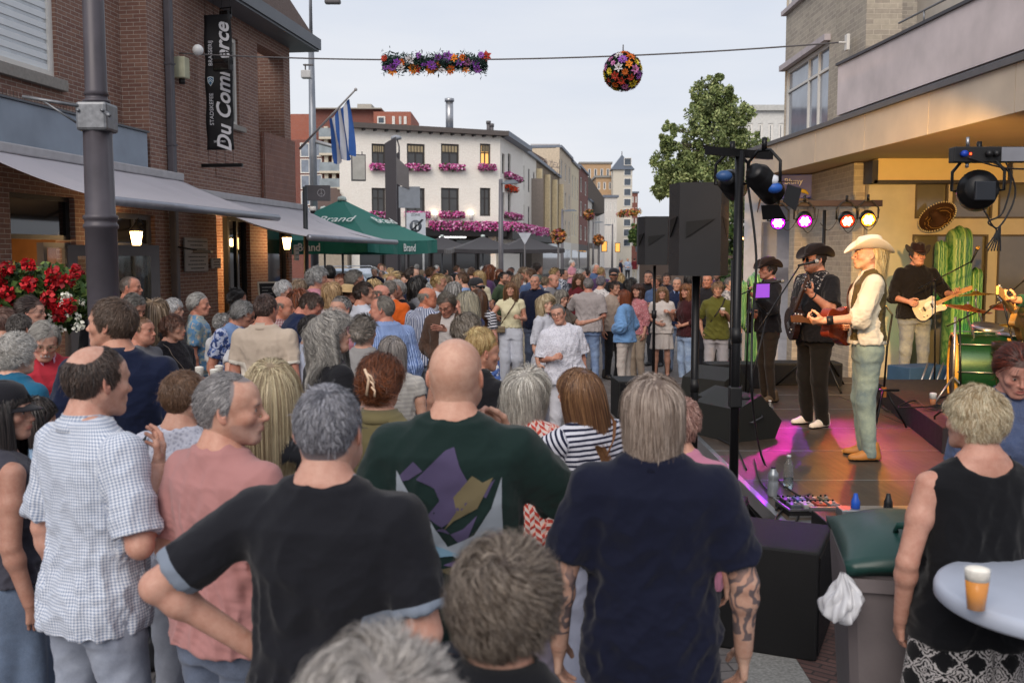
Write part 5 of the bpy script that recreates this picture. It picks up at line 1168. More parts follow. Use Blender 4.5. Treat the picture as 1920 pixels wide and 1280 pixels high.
mb=MB();mb.tube([(0,1.9,at(1168,290,Y_).z),(0,1.9,at(1168,282,Y_).z)],.08,6);mb.build('finial',GR,tw_)
for(px,py,Y,l)in((1133,462,150,'warm lit shop window low on the white street house'),(1158,464,170,'small glowing shop light at the end of the street')):
 q=at(px,py,Y);mb=MB();mb.box((-.35,-.05,-.7),(.35,.1,.7));mb.box((-.45,-.02,-.8),(.45,.09,.8),1);o=mb.build('lit_window',[emis('ffb455',.8),DK],None,q);tag(o,l,'window')
def tree(label,base,h,crown,n,size,trunk=.12,seed=1,mats=LEAF,probs=(.35,.42,.23),th=None,name='tree'):
 t=thing(name,label,'tree',base);rs=np.random.RandomState(seed);mb=MB();th=th or h*.3;mb.tube([(0,0,0),(.03,.02,th*.5),(0,.03,th),(.05,0,h*.8)],[trunk,trunk*.85,trunk*.7,trunk*.2],9)
 cl=[]
 for(c,r)in crown:
  for _ in range(int(70*max(.7,r[0]))):
   u=rs.normal(size=3);u/=np.linalg.norm(u);p=np.array(c)+u*np.array(r)*rs.uniform(.3,1.0)**.7;cl.append((p,rs.uniform(.10,.30)*min(1.1,r[0])))
   if rs.rand()<.12:mb.tube([(0,0,max(th,min(p[2]-r[2]*.3,h*.8))),tuple(p*[.5,.5,1]+[0,0,-.1]),tuple(p)],[trunk*.28,trunk*.15,.01],5)
 mb.build('trunk',plain('4a4038',.9,name='bark',scale=12,bump=.6),t)
 cc=np.array([c for c,_ in cl]);rr=np.array([r for _,r in cl])
 def f(rs_,n_):k=rs_.randint(len(cl),size=n_);u=rs_.normal(size=(n_,3));u/=np.linalg.norm(u,axis=1,keepdims=True);return cc[k]+u*(rr[k]*rs_.rand(n_)**.45)[:,None]*[1,1,1.15]
 leafcloud('crown',n,f,size,mats,t,seed=seed,probs=list(probs));return t
LT_=[plain('5e6c42',.6,name='leaf olive dark',var=.3,scale=2),plain('7c8a54',.6,name='leaf olive',var=.3,scale=2),plain('a2aa70',.6,name='leaf olive pale',var=.3,scale=2)]
Yt=36;b_=at(1345,500,Yt);kz=lambda py:at(1340,py,Yt).z;kx=lambda px:at(px,300,Yt).x-b_.x
tree('tall street tree with an uneven olive green crown above the loudspeakers',(b_.x,Yt,0),kz(140),[((kx(1335),0,kz(250)),(1.25,1.1,1.4)),((kx(1330),0,kz(178)),(.75,.7,.9)),((kx(1400),.2,kz(300)),(1.1,1,1.2)),((kx(1378),.2,kz(220)),(.7,.6,.8)),((kx(1262),-.3,kz(318)),(.85,.7,.9)),((kx(1250),-.3,kz(262)),(.4,.4,.6)),((kx(1310),0,kz(330)),(1.3,1,.9)),((kx(1430),0,kz(330)),(.7,.8,.9)),((kx(1340),0,kz(385)),(1.3,1,.8)),((kx(1250),-.2,kz(355)),(.5,.6,.5))],60000,.058,.12,3,LT_,(.3,.42,.28),th=2.2)
tree('dark leafy tree strung with small lamps behind the stage lights',(at(1420,480,24).x,24,0),4.6,[((0,0,3.2),(1.0,.8,1.3)),((-.3,0,1.9),(.9,.7,.9)),((.4,0,2.4),(.8,.7,1.0))],9000,.06,.08,9,LEAF,(.55,.33,.12),th=1.0)
tree('small far green tree above the second loudspeaker',(at(1212,480,150).x,150,0),at(1212,401,150).z,[((0,0,5.5),(2.6,2,2.2))],3000,.25,.2,12,LEAF,(.4,.4,.2),th=2.5);tree('far tree at the end of the street beside the last brick house',(at(1202,480,180).x,180,0),8,[((0,0,5.5),(2.4,2,2.2))],2500,.3,.2,13,LEAF,(.4,.4,.2),th=2.5)
for i in range(11):
 q=at(1392+i*8.5,447+9*math.sin(i*1.7)+i*.8,22.5);o=MB().ball((0,0,0),.028,8,6).build('string_light',emis('ffb060',16),None,q);tag(o,('first','second','third','fourth','fifth','sixth','seventh','eighth','ninth','tenth','eleventh')[i]+' warm bulb from the left on the string beyond the stage','lamp','string light bulbs beyond the stage')
fbuild('white flat roofed building behind the street tree',1398,1475,208,75,plain('cdccc8',.7),3,4,plain('b8b8b4',.6))
fbuild('dark low shop row beyond the stage on the right of the street',1255,1440,470,60,plain('5a4c44',.8),1,5)
WR=thing('apartment_building','beige brick building with a white balcony and wide canopy over the stage on the right','building',(0,0,0))
fa,fb=Vector((4.03,17.3,0)),Vector((5.05,3.0,0));df=(fb-fa).normalized();Lf=(fb-fa).length;Mf=basis(fa,df,Vector((-df.y,df.x,0)),(0,0,1))
PAN=plain('c8b8a4',.55,name='canopy panel',var=.10,scale=2);PNK=plain('d2c6c6',.6,name='balcony panel',var=.16,scale=1.5)
mb=MB()
for i in range(9):a=i*1.62;mb.box((a+.006,-.03,3.40),(min(a+1.614,Lf),.0,3.84),0,Mf)
mb.build('canopy_fascia',PAN,WR)
mb=MB();mb.box((0,.003,3.42),(Lf,6.5,3.80),0,Mf);mb.build('canopy',plain('b0987c',.8,name='soffit',var=.08,scale=1.2),WR);mb=MB();mb.box((-.05,-.07,3.842),(Lf,.3,3.90),0,Mf);mb.build('canopy_flashing',plain('6c6a6c',.6,.3),WR)
for(u_,y_)in((3.3,1.1),(7.4,1.0),(9.6,1.2)):mb=MB();mb.lathe([(.16,-.02),(.13,0),(0,0)],20,Mf@MT((u_,y_,3.415)));mb.build('ceiling_light',plain('c8a878',.5),WR)
ba,bb=Vector((4.93,15.35,0)),Vector((5.6,5.5,0));db=(bb-ba).normalized();Lb=(bb-ba).length;Mb=basis(ba,db,Vector((-db.y,db.x,0)),(0,0,1))
mb=MB();mb.box((0,0,4.22),(5.0,.08,4.96),0,Mb);mb.box((5.02,0,4.22),(Lb,.08,4.96),0,Mb);mb.box((-.0,.083,4.22),(.06,1.0,4.96),0,Mb);mb.build('balcony_panel',PNK,WR)
mb=MB();mb.box((-.03,-.03,4.962),(Lb,.11,5.0),0,Mb);mb.tube([Mb@Vector((0,-.02,4.14)),Mb@Vector((Lb,-.02,4.14))],.05,8);mb.box((0,.0,3.96),(Lb,3,4.08),0,Mb);mb.build('balcony_edge',plain('4c4a4e',.5,.4),WR)
mb=MB();[mb.tube([Mb@Vector((u,.05,5.0)),Mb@Vector((u,.05,5.16))],.012,6)for u in(2.6,3.7,4.8,6.0)];mb.tube([Mb@Vector((1.9,.05,5.16)),Mb@Vector((Lb,.05,5.16))],.014,6);mb.build('balcony_rail',plain('8a8c90',.4,.6),WR)
mb=MB();mb.box((5.18,14.9,3.9),(5.70,16.3,9.5));mb.build('brick_pillar',BEB,WR)
mb=MB();wallwith(mb,0,10,3.9,9.5,1.2,.3,[(1.6,3.0,5.1,7.2),(4.0,8.5,5.1,7.6)],0);o=mb.build('upper_wall',plain('c4beb6',.7,name='white boarding',var=.05),WR);o.matrix_world=Mb;mdw=o
for h_ in((1.6,3.0,5.1,7.2),(4.0,8.5,5.1,7.6)):
 o=window(WR,*h_,y=1.12,fr=.10,mull=(.4,),frm=WH,gl=glassmat((110,118,128),.08));o.matrix_world=Mb
ga,gb=Vector((5.22,19.4,0)),Vector((5.20,16.32,0));Lg=(gb-ga).length;Mg=basis(ga,gb-ga,Vector((1,0,0)),(0,0,1))
mb=MB();wallwith(mb,0,Lg,3.9,9.5,0,.3,[(.02,2.7,4.25,5.62),(.02,2.7,6.75,8.6)]);mb.box((0,.3,3.9),(.3,4,9.5));o=mb.build('far_wall',BEB,WR);o.matrix_world=Mg
mb=MB();mb.box((-.08,-.1,5.62),(2.75,.02,5.72));mb.box((-.1,-.08,6.66),(2.75,.02,6.74));o=mb.build('lintel',plain('b8aeb0',.6),WR);o.matrix_world=Mg
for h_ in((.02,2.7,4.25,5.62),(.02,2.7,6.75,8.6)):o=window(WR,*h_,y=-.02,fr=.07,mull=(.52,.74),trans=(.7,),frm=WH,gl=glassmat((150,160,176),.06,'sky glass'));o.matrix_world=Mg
mb=MB();mb.tube([(5.24,16.25,3.9),(5.24,16.25,9.5)],.05,8);mb.build('rain_pipe',plain('9a9894',.5,.3),WR)
hk=thing('cable_anchor','small white cable anchor plate on the beige brick pillar','anchor',at(1588,80,15.4));mb=MB();mb.box((-.02,-.06,-.12),(.03,.06,.12),bev=.01);mb.tube([(0,0,0),(-.12,0,.0)],.015,6);mb.build('plate',WH,hk)
SY=14.0
mb=MB();hl=[(5.62,6.08,2.62,3.12),(6.14,6.70,2.62,3.12),(6.78,7.9,2.62,3.12),(5.60,6.66,.45,2.40),(6.80,7.9,.45,2.40)]
wallwith(mb,4.97,9.5,.0,3.399,SY,.12,hl);mb.build('shop_frame',CREAM,WR)
for h_ in hl:mb=MB();mb.box((h_[0],SY+.05,h_[2]),(h_[1],SY+.06,h_[3]));mb.build('shop_pane',glassmat((118,112,92),.07,'shop glass'),WR);
for h_ in hl:
 mb=MB()
 for b in(((h_[0],SY-.012,h_[2]),(h_[0]+.025,SY+.05,h_[3])),((h_[1]-.025,SY-.012,h_[2]),(h_[1],SY+.05,h_[3])),((h_[0]+.026,SY-.012,h_[2]),(h_[1]-.026,SY+.05,h_[2]+.025)),((h_[0]+.026,SY-.012,h_[3]-.025),(h_[1]-.026,SY+.05,h_[3]))):mb.box(*b)
 mb.build('window_bead',plain('5a5040',.5),WR)
mb=MB();mb.box((4.98,SY-.30,3.13),(6.75,SY-.003,3.47));mb.build('sign_board',plain('d8c08a',.5,name='blank sign board',var=.03),WR);mb=MB()
for b in(((4.93,SY-.32,3.09),(6.80,SY-.003,3.128)),((4.90,SY-.32,3.09),(4.978,SY-.003,3.395)),((6.753,SY-.32,3.13),(6.8,SY-.003,3.395))):mb.box(*b)
mb.build('sign_frame',plain('3a3638',.5),WR)
mb=MB();mb.box((4.80,SY+.125,0),(4.965,SY+2.3,3.4));mb.box((4.6,SY+2.3,0),(5.0,SY+2.6,3.4));mb.build('brick_pier',BEB,WR)
mb=MB();wallwith(mb,0,4.2,0,3.4,0,.1,[(.3,1.0,.6,1.9),(1.15,1.9,.1,1.9),(.3,1.0,2.05,2.7),(1.15,1.9,2.05,2.7),(2.0,2.6,.6,2.7)]);mb.box((.1,.5,0),(4.2,.55,3.3));o=mb.build('far_shopfront',plain('b4b4bc',.6,name='grey white frame'),WR);o.matrix_world=basis((4.15,17.9,0),(1,-.28,0),(.28,1,0),(0,0,1))
bs=thing('shop_sign','blue hanging shop sign with white and yellow lettering under the far end of the canopy','sign',at(1497,350,16.2),R(-14));mb=MB();mb.box((-.36,-.05,-.19),(.36,.05,.19),bev=.01);mb.build('panel',plain('2f3fa8',.4,name='blue sign',var=.03),bs)
text_mesh('Bluny',.13,plain('e8e8e8',.5,var=0),'lettering',bs,basis((-.08,-.053,.08),(1,0,0),(0,0,1),(0,-1,0)),0,.003);text_mesh('B',.15,plain('e8c84a',.5,var=0),'lettering',bs,basis((.25,-.053,.1),(1,0,0),(0,0,1),(0,-1,0)),0,.003)
mb=MB();mb.tube([(-.12,-.056,-.10),(-.02,-.056,-.05),(.1,-.056,-.08),(.16,-.056,-.13)],[.01,.035,.03,.01],8);mb.build('yellow_swoosh',plain('e8c84a',.5,var=0),bs)
SZ=.4
def floormat():
 t=NT('stage plywood');n=t.noise(2.4,det=7,rough=.65);w_=t.n('TexNoise');w_.inputs['Scale'].default_value=3;t.l(t.mapping(t.co(),scale=(12,.8,1)),w_.inputs[0])
 c=t.ramp(t.math('MULTIPLY',t.math('ADD',n,w_.outputs[0]),.5),[(.3,rgb('2e2620')),(.55,rgb('463a30')),(.75,rgb('5c4e42'))]);t.l(c,t.b.inputs['Base Color']);t.l(t.math('MULTIPLY_ADD',n,.5,.25),t.b.inputs['Roughness']);t.bump(n,.2,.003);return t.m
st=thing('stage','low plywood stage deck with aluminium seams under the canopy','stage',(0,0,0));FM=floormat();ys=[6.3,7.47,8.62,9.77,11.0,12.15,13.3,13.95]
for a,b in zip(ys[:-1],ys[1:]):
 mb=MB();mb.box((1.78,a+.006,SZ-.05),(3.98,b-.006,SZ));mb.box((3.99,a+.006,SZ-.05),(8.4,b-.006,SZ));mb.build('deck_panel',FM,st)
mb=MB();[mb.box((1.76,y-.0055,SZ-.05),(8.4,y+.0055,SZ+.003))for y in ys[:-1]];mb.box((1.73,6.29,SZ-.10),(1.776,13.95,SZ+.002));mb.box((1.78,6.24,SZ-.10),(8.4,6.29,SZ+.002));mb.build('edge_rail',ALU,st)
mb=MB();[mb.tube([(x,y,0),(x,y,SZ-.1)],.024,8)for x in(1.8,3.9,6)for y in(6.35,9,11.6,13.8)];mb.build('leg',ALU,st)
mb=MB();mb.box((1.80,6.30,.02),(8.3,6.33,SZ-.11));mb.box((1.80,6.35,.02),(1.83,13.8,SZ-.11));mb.build('skirting',plain('101012',.9,name='black skirting'),st)
rs_=thing('drum_riser','low dark platform carrying the drum kit, its edge strewn with cables','platform',(0,0,0));mb=MB();mb.prism([(4.35,11.9),(3.72,8.5),(8,8.5),(8,11.9)],.22,MT((0,0,SZ+.002)));mb.build('deck',plain('241c20',.6,name='riser carpet',scale=14,bump=.3),rs_)
case=thing('flight_case','long black flight case with aluminium edges in front of the stage behind the wheelie bin','flight case',(2.75,5.93,0));mb=MB();mb.box((-.85,-.28,.0),(.85,.28,.50),bev=.008);mb.build('body',BLK,case);mb=MB()
for z in(.485,):mb.box((-.86,-.29,z),(.86,-.265,z+.03));mb.box((-.86,.265,z),(.86,.29,z+.03))
for x in(-.86,.83):mb.box((x,-.29,.0),(x+.03,-.264,.484))
mb.build('edge_profile',ALU,case);mb=MB()
for x in(-.5,.1,.5):mb.box((x-.05,-.292,.33),(x+.05,-.282,.43),bev=.004)
mb.build('latch',ALU,case)
ps=thing('power_strip','silver rack power strip with blue and black plugs lying on the flight case','power strip',(2.55,5.98,.517));mb=MB();mb.box((-.55,-.06,0),(.55,.06,.05),bev=.005);mb.build('body',ALU,ps)
for i,c in enumerate(('1d4fb0','141416','141416','8a9a20','141416')):mb=MB();x=-.45+i*.2;mb.lathe([(.028,.05),(.028,.09),(.018,.11),(.012,.14)],10,MT((x,0,0)));mb.build('plug',plain(c,.4,var=0),ps)
def cabinet(name,label,loc,rz,w_,d,h,cat='loudspeaker',handle=True,grille=True,group=None):
 t=thing(name,label,cat,loc,rz,group);mb=MB();mb.box((-w_/2,-d/2,0),(w_/2,d/2,h),bev=.012);mb.build('cabinet',plain('0c0c0e',.6,name='textured black paint',scale=90,bump=.4),t)
 if grille:mb=MB();mb.box((-w_/2+.02,-d/2-.008,.03),(w_/2-.02,-d/2-.001,h-.03));mb.build('grille',plain('1c1c1f',.5,.5,'perforated grille',scale=300,bump=.8,var=.3),t)
 if handle:
  for s in(-1,1):mb=MB();mb.prism([(-.09,-.045),(.09,-.02),(.06,.05),(-.07,.04)],.006,basis((s*(w_/2+(.001 if s>0 else-.007)),0,h*.62),(0,1,0),(0,0,1),(1,0,0)));mb.build('handle_recess',plain('050505',.7,var=0),t)
 return t
cabinet('subwoofer','big black subwoofer cabinet on the pavement at the front corner of the stage',(1.46,5.38,0),R(66),.60,.52,.58)
cabinet('subwoofer','black subwoofer in the shadow of the tattooed man, behind the bigger one',(1.18,6.3,0),R(70),.6,.6,.52)
def pa_top(name,label,x,y,zb,rz,w_=.44,h=.68,d=.36):
 t=thing(name,label,'loudspeaker',(x,y,zb),rz);mb=MB();q=[(-w_/2,-d/2),(w_/2,-d/2),(w_/2,-.02),(w_/2-.07,d/2),(-w_/2+.07,d/2),(-w_/2,-.02)];mb.prism(q,h);mb.build('cabinet',plain('1d1d20',.5,name='textured black paint',scale=90,bump=.4),t)
 mb=MB();mb.box((-w_/2+.012,-d/2-.012,.02),(w_/2-.012,-d/2-.001,h-.02),bev=.004);mb.build('grille',plain('2a2a2d',.5,.5,'perforated grille',scale=300,bump=.8,var=.3),t)
 for s in(-1,1):
  mb=MB();n=Vector((s*.945,.33,0)).normalized();u_=Vector((-n.y,n.x,0))*s;mb.prism([(-.06,-.07),(.08,.08),(-.06,.06)],.01,basis(Vector((s*(w_/2-.034),.085,h*.52))+n*.0005,u_,(0,0,1),u_.cross(Vector((0,0,1)))));mb.build('handle_recess',plain('060607',.7,var=0),t)
 mb=MB();mb.prism([(-.10,-.06),(.10,.075),(-.10,.055)],.012,basis((0,d/2+.001,h*.5),(-1,0,0),(0,0,1),(0,1,0)));mb.build('rear_handle',plain('060607',.7,var=0),t);return t
def stand(label,x,y,z1,z0=0,tri=True,r=.019,name='speaker_stand'):
 t=thing(name,label,'stand',(x,y,z0));mb=MB();mb.tube([(0,0,.06 if tri else 0),(0,0,z1-z0)],r,12);mb.build('pole',BLKM,t);mb=MB();mb.lathe([(.032,0),(.032,.1)],12,MT((0,0,(z1-z0)*.55)));mb.build('collar',BLK,t)
 if tri:
  for k in range(3):a=R(120*k+40);mb=MB();mb.tube([(0,0,.55),(math.cos(a)*.55,math.sin(a)*.55,.02)],.014,8);mb.tube([(0,0,.18),(math.cos(a)*.30,math.sin(a)*.30,.25)],.008,6);mb.build('leg',BLKM,t)
 return t
pa_top('loudspeaker','large black loudspeaker on a pole in front of the stage, the nearest and highest one',1.40,7.5,1.955,R(172));stand('black pole stand carrying the nearest loudspeaker',1.385,7.5,1.95,tri=True,r=.03)
pa_top('loudspeaker','brownish black loudspeaker on a thin pole further back, facing away up the street',1.80,12.6,1.99,R(178),.42,.60);
cabinet('subwoofer','dark grey subwoofer lying in the street under the further loudspeaker',(1.72,13.0,0),R(4),.75,.6,.50);stand('thin black pole rising from the further subwoofer',1.80,12.6,1.98,.502,False);stand('thin black stand between the two loudspeakers',2.30,10.4,2.06,tri=True)
def wedge(label,loc,rz,w_=.62,s=1.0):
 t=thing('stage_monitor',label,'loudspeaker',loc,rz,'wedge monitors on the stage');q=[(0,0),(.52*s,0),(.60*s,.16*s),(.34*s,.42*s),(.06*s,.30*s)];mb=MB();mb.prism(q,w_,basis((-w_/2,0,0),(0,1,0),(0,0,1),(1,0,0)));mb.build('cabinet',plain('1a1a16',.55,name='textured black paint',scale=90,bump=.4),t)
 a,b=Vector((.60*s,.16*s)),Vector((.34*s,.42*s));n=Vector(((b-a).y,-(b-a).x)).normalized();mb=MB();mb.prism([(a.x*.95+b.x*.05,a.y*.95+b.y*.05),(a.x*.05+b.x*.95,a.y*.05+b.y*.95),(a.x*.05+b.x*.95+n.x*.015,a.y*.05+b.y*.95+n.y*.015),(a.x*.95+b.x*.05+n.x*.015,a.y*.95+b.y*.05+n.y*.015)],w_-.06,basis((-w_/2+.03,0,0),(0,1,0),(0,0,1),(1,0,0)));mb.build('grille',plain('26262a',.5,.5,'perforated grille',scale=300,bump=.8,var=.3),t)
 for sd in(-1,1):mb=MB();mb.tube([Vector((sd*(w_/2+.003),.20*s,.17*s)),Vector((sd*(w_/2+.03),.22*s,.18*s)),Vector((sd*(w_/2+.03),.33*s,.22*s)),Vector((sd*(w_/2+.003),.35*s,.23*s))],.009,6);mb.build('handle',plain('4a4a4e',.4,.4),t)
 return t
wedge('black wedge monitor at the stage edge in front of the black shirted singer',(1.86,9.25,SZ),R(-62));wedge('dark brown wedge monitor behind the other one at the stage edge',(2.15,11.3,SZ),R(-50));wedge('small wedge monitor half hidden behind the big loudspeaker pole',(1.98,10.2,SZ),R(-70),.45,.8)
def cable(name,label,pts,r=.006,mat=BLK,sub=8,parent=None):
 P=[Vector(p)for p in pts];out_=[]
 for i in range(len(P)-1):
  p0,p1,p2,p3=P[max(i-1,0)],P[i],P[i+1],P[min(i+2,len(P)-1)]
  for k in range(sub):t=k/sub;out_.append(.5*((2*p1)+(p2-p0)*t+(2*p0-5*p1+4*p2-p3)*t*t+(3*p1-p0-3*p2+p3)*t**3))
 out_.append(P[-1]);mb=MB();mb.tube(out_,r,6);o=mb.build(name,mat,parent)
 if parent is None:tag(o,label,'cable')
 return o
ls=stand('tall black lighting stand at the front left corner of the stage',1.48,6.55,2.78,.0,True,.03,'lighting_stand')
ml=MB();M=MT((0,0,2.76))@MR(R(35),4,'Z');ml.box((-.30,-.02,-.02),(.30,.02,.03),0,M);ml.build('t_bar',BLKM,ls);mb=MB();mb.box((-.04,-.04,1.1),(.04,.04,1.24),bev=.01);mb.tube([(.03,0,1.16),(.10,0,1.16)],.012,6);mb.build('clamp',BLK,ls)
def par(label,loc,aim,emc=None,power=0,r=.10,l_=.24,name='stage_light',barn=False,led=False,group=None,col=None,spot=60,blend=.5,ss=.05):
 t=thing(name,label,'stage light',loc,0,group);d=(Vector(aim)-Vector(loc)).normalized();Q=d.to_track_quat('-Z','Y').to_matrix().to_4x4()
 mb=MB();mb.lathe([(0,l_*.5),(r*.62,l_*.5),(r*.66,l_*.47),(r*.9,l_*.34),(r*.92,l_*.30),(r,l_*.28),(r,-l_*.1),(r,-l_*.48),(r*.9,-l_*.48),(r*.88,-l_*.3)],24,Q,cap=False);mb.build('can',BLKM,t)
 mb=MB();s_=Q@Vector((1,0,0));mb.tube([s_*(r+.0),s_*(r+.03),s_*(r+.03)+Vector((0,0,.13)),s_*(r*.5)+Vector((0,0,r+.12)),-s_*(r*.5)+Vector((0,0,r+.12)),-s_*(r+.03)+Vector((0,0,.13)),-s_*(r+.03),-s_*r],.011,8);mb.tube([(0,0,r+.12),(0,0,r+.2)],.018,8);mb.build('yoke',BLKM,t)
 if barn:
  for k in range(4):mb=MB();A=Q@MR(R(90*k),4,'Z')@MT((0,r,-l_*.48))@MR(R(28),4,'X');mb.prism([(-r*.75,0),(r*.75,0),(r*1.0,r*1.3),(-r*1.0,r*1.3)],.004,A@MR(R(-90),4,'X'));mb.build('barn_door',BLK,t)
 if led:
  for k in range(7):a=k*math.pi/3;x,y=(0,0)if k==6 else(math.cos(a)*r*.48,math.sin(a)*r*.48);mb=MB();mb.lathe([(.0,-l_*.47),(r*.2,-l_*.465),(r*.2,-l_*.40)],12,Q@MT((x,y,0)),cap=False);mb.build('led',emis(emc,30,'led'),t)
  mb=MB();mb.lathe([(r*.88,-l_*.38),(0,-l_*.38)],20,Q,cap=False);mb.build('led_face',emis(col,1.6,'led glow'),t)
 elif emc:mb=MB();mb.lathe([(r*.86,-l_*.34),(0,-l_*.34)],20,Q,cap=False);mb.build('lens',emis(emc,25,'lamp'),t)
 if power:
  l=bpy.data.lights.new('stage beam','SPOT');l.energy=power;l.color=rgb(col or emc)[:3];l.spot_size=R(spot);l.spot_blend=blend;l.shadow_soft_size=ss;lo=bpy.data.objects.new('stage_beam',l);COL.objects.link(lo);lo.parent=t;lo.matrix_local=MT(d*l_*.6)@d.to_track_quat('-Z','Y').to_matrix().to_4x4()
 return t
par('black stage light with barn doors aimed right, on the front left lighting stand',at(1432,342,6.5),(3.2,8.2,1.4),'ffd9a0',150,.085,.30,barn=True,col='ffc884',spot=52,ss=.04)
par('black stage light wrapped in blue tape on the left of the same stand',at(1372,345,6.7),(3.6,11,1.2),'ffd0a0',160,.08,.24,col='ffb060',spot=46)
for k,(px,py)in enumerate(((1452,352),(1448,338),(1358,330))):o=MB().ball((0,0,0),.045,10,8).build('gel_roll',plain(('2456a8','c8ccd4','2a4a78')[k],.4),None,at(px,py,6.45));o.scale=(1.2,.9,.8);tag(o,('blue tape roll','crumpled white gel sheet','dark blue gel sheet')[k]+' stuck to the stage light on the tall stand','tape')
rt=stand('slim stand holding the rear light bar behind the band',at(1546,400,12.7).x,12.7,2.68,SZ,True,.022,'lighting_stand');
tb=thing('light_bar','long horizontal black bar with four glowing stage lights above the black hats','light bar',at(1546,382,12.7));mb=MB();mb.box((-.72,-.05,-.035),(.72,.05,.045),bev=.006);mb.build('bar',plain('2a1c22',.5),tb)
for px,py,ec,c,pw,lb,aim in((1459,414,'f070ff','b000ff',110,'violet',(2.3,8.6,.4)),(1508,411,'ff60e0','ff00b8',320,'magenta',(3.1,8.6,.4)),(1587,411,'ff7050','ff3010',60,'red',(4.0,8.5,.4)),(1627,409,'ffd070','ff9a20',120,'amber',(3.6,7.4,.4))):
 par(f'{lb} glowing round stage light on the rear bar',at(px,py,12.62),aim,ec,pw,.095,.14,led=True,col=c,spot=34 if lb!='red' else 50,group='round stage lights on the rear bar')
for k in range(5):a=at(1462+k*38,418,12.64);b=at(1492+k*38,416,12.64);cable('power_cable',('leftmost','second','middle','fourth','rightmost')[k]+' thin looping cable between the lights on the rear bar',[a,(a+b)/2+Vector((0,0,-.10-.03*(k%2))),b,b+Vector((.03,0,.16))],.005)
rb=thing('light_bar','black light bar with sockets and silver end hanging above the drums at right','light bar',at(1855,290,7.0),R(-2));mb=MB();mb.box((-.26,-.05,-.055),(.62,.05,.05),bev=.006);mb.build('bar',BLK,rb);mb=MB();mb.box((.06,-.056,-.05),(.6,-.0525,.045));mb.build('end_plate',plain('7a7c84',.5),rb)
for k,(x,c)in enumerate(((-.20,'1a3fa8'),(-.03,'1a1a1c'),(.02,'1a1a1c'))):mb=MB();mb.lathe([(.022,0),(.022,.04)],10,MT((x,-.05,0))@MR(R(90),4,'X'));mb.build('socket',plain(c,.4,var=0),rb)
o=MB().ball((-.15,-.056,0),.007,8,6).build('red_indicator',emis('ff3010',12),rb);mb=MB();mb.tube([(-.15,0,.05),(-.15,0,.12)],.012,6);mb.tube([(.3,0,.05),(.3,.1,.5)],.015,8);mb.tube([(-.15,0,-.05),(-.15,0,-.09)],.012,6);mb.build('hook',ALU,rb)
pr=par('round black stage light hanging from the right light bar, seen from behind',at(1833,357,7.0),(5.5,12.6,1.9),'ffcf70',1350,.135,.20,col='ffc468',spot=54,name='stage_light');mb=MB();mb.box((-.07,-.125,-.075),(.07,-.095,.055),bev=.006);mb.build('power_unit',plain('20242c',.5),pr)
q=at(1833,357,7.0)
cable('power_cable','black cable bundle dangling below the hanging stage light on the right',[q+Vector((.05,-.05,.20)),q+Vector((.20,-.05,.1)),q+Vector((.16,-.05,-.15)),q+Vector((.06,-.05,-.22)),q+Vector((.12,-.05,-.28)),q+Vector((.05,-.05,-.40))],.006);cable('power_cable','long black cable loop right of the hanging stage light',[q+Vector((.14,-.05,.24)),q+Vector((.24,-.05,-.02)),q+Vector((.13,-.05,-.26)),q+Vector((.04,-.05,-.16)),q+Vector((.0,-.05,-.08))],.006);cable('power_cable','cable running right from the hanging stage light along the bar',[q+Vector((-.10,-.06,.22)),q+Vector((.15,-.06,.15)),q+Vector((.45,-.06,.14))],.006)
for k in range(5):cable('tied_cable_end',('leftmost','second','middle','fourth','rightmost')[k]+' loose strand of the tied cable bundle under the hanging stage light',[q+Vector((.14,-.06,-.24)),q+Vector((.11+k*.008,-.06,-.32)),q+Vector((.06+k*.022,-.06,-.42))],.005)
par('low floor light washing green on the white hatted singer',(3.9,8.9,SZ+.12),(2.95,8.25,1.3),'80ff60',22,.06,.12,col='50ff50',spot=60)
par('low green floor light behind the drum kit shining on the cactus',(6.0,12.6,SZ+.35),(5.5,13.7,1.7),'90ff70',8,.06,.12,col='60ff40',spot=90)
def cactus(label,loc,h,lean=0):
 t=thing('inflatable_cactus',label,'cactus',loc,0);f=Field((-.55,-.2,0),(.55,.2,h+.05),.014);k=h/2.0
 f.cone((0,0,.1),(.03,0,h-.22),.20,.20,0);f.cone((-.16,0,h*.52),(-.27,0,h*.56),.09,.09,.04);f.cone((-.27,0,h*.57),(-.27,0,h*.86),.09,.085,.03);f.cone((.18,0,h*.33),(.31,0,h*.38),.10,.10,.04);f.cone((.31,0,h*.38),(.32,0,h*.68),.105,.10,.03)
 V,F=f.mesh();a=np.where(V[:,0]<-.195,(V[:,0]+.27)/.09,np.where(V[:,0]>.225,(V[:,0]-.315)/.105,(V[:,0]-.015)/.2));V[:,1]*=1;N=vnormals(V,F);V=V+N*(np.cos(a*9.5)*.012)[:,None]
 m=NT('cactus vinyl');at_=m.attr('pc','Vector');sp=m.n('SeparateXYZ');m.l(at_,sp.inputs[0]);c=m.mix(m.math('GREATER_THAN',m.math('COSINE',m.math('MULTIPLY',sp.outputs[0],9.5)),.82),rgb('35743c'),rgb('94b868'));w_=m.n('TexWave');w_.inputs['Scale'].default_value=8;w_.inputs['Distortion'].default_value=9;m.l(m.co(),w_.inputs[0]);c=m.mix(m.math('MULTIPLY',w_.outputs[1],.35),c,rgb('bfe090'));m.l(c,m.b.inputs['Base Color']);m.set(Roughness=.35)
 o=new_obj('body',V,F,m.m,t,smooth=True);vattr(o,'pc',np.stack([a,V[:,2],V[:,1]],1));return t
cactus('tall green cactus decoration against the shop window behind the guitarist',(at(1790,600,13.5).x,13.5,SZ),2.12).scale=(.82,1,1);cactus('smaller green cactus half hidden behind the lighting stand at left',(at(1412,600,13.2).x,13.2,SZ),1.5).scale=(.5,1,1)
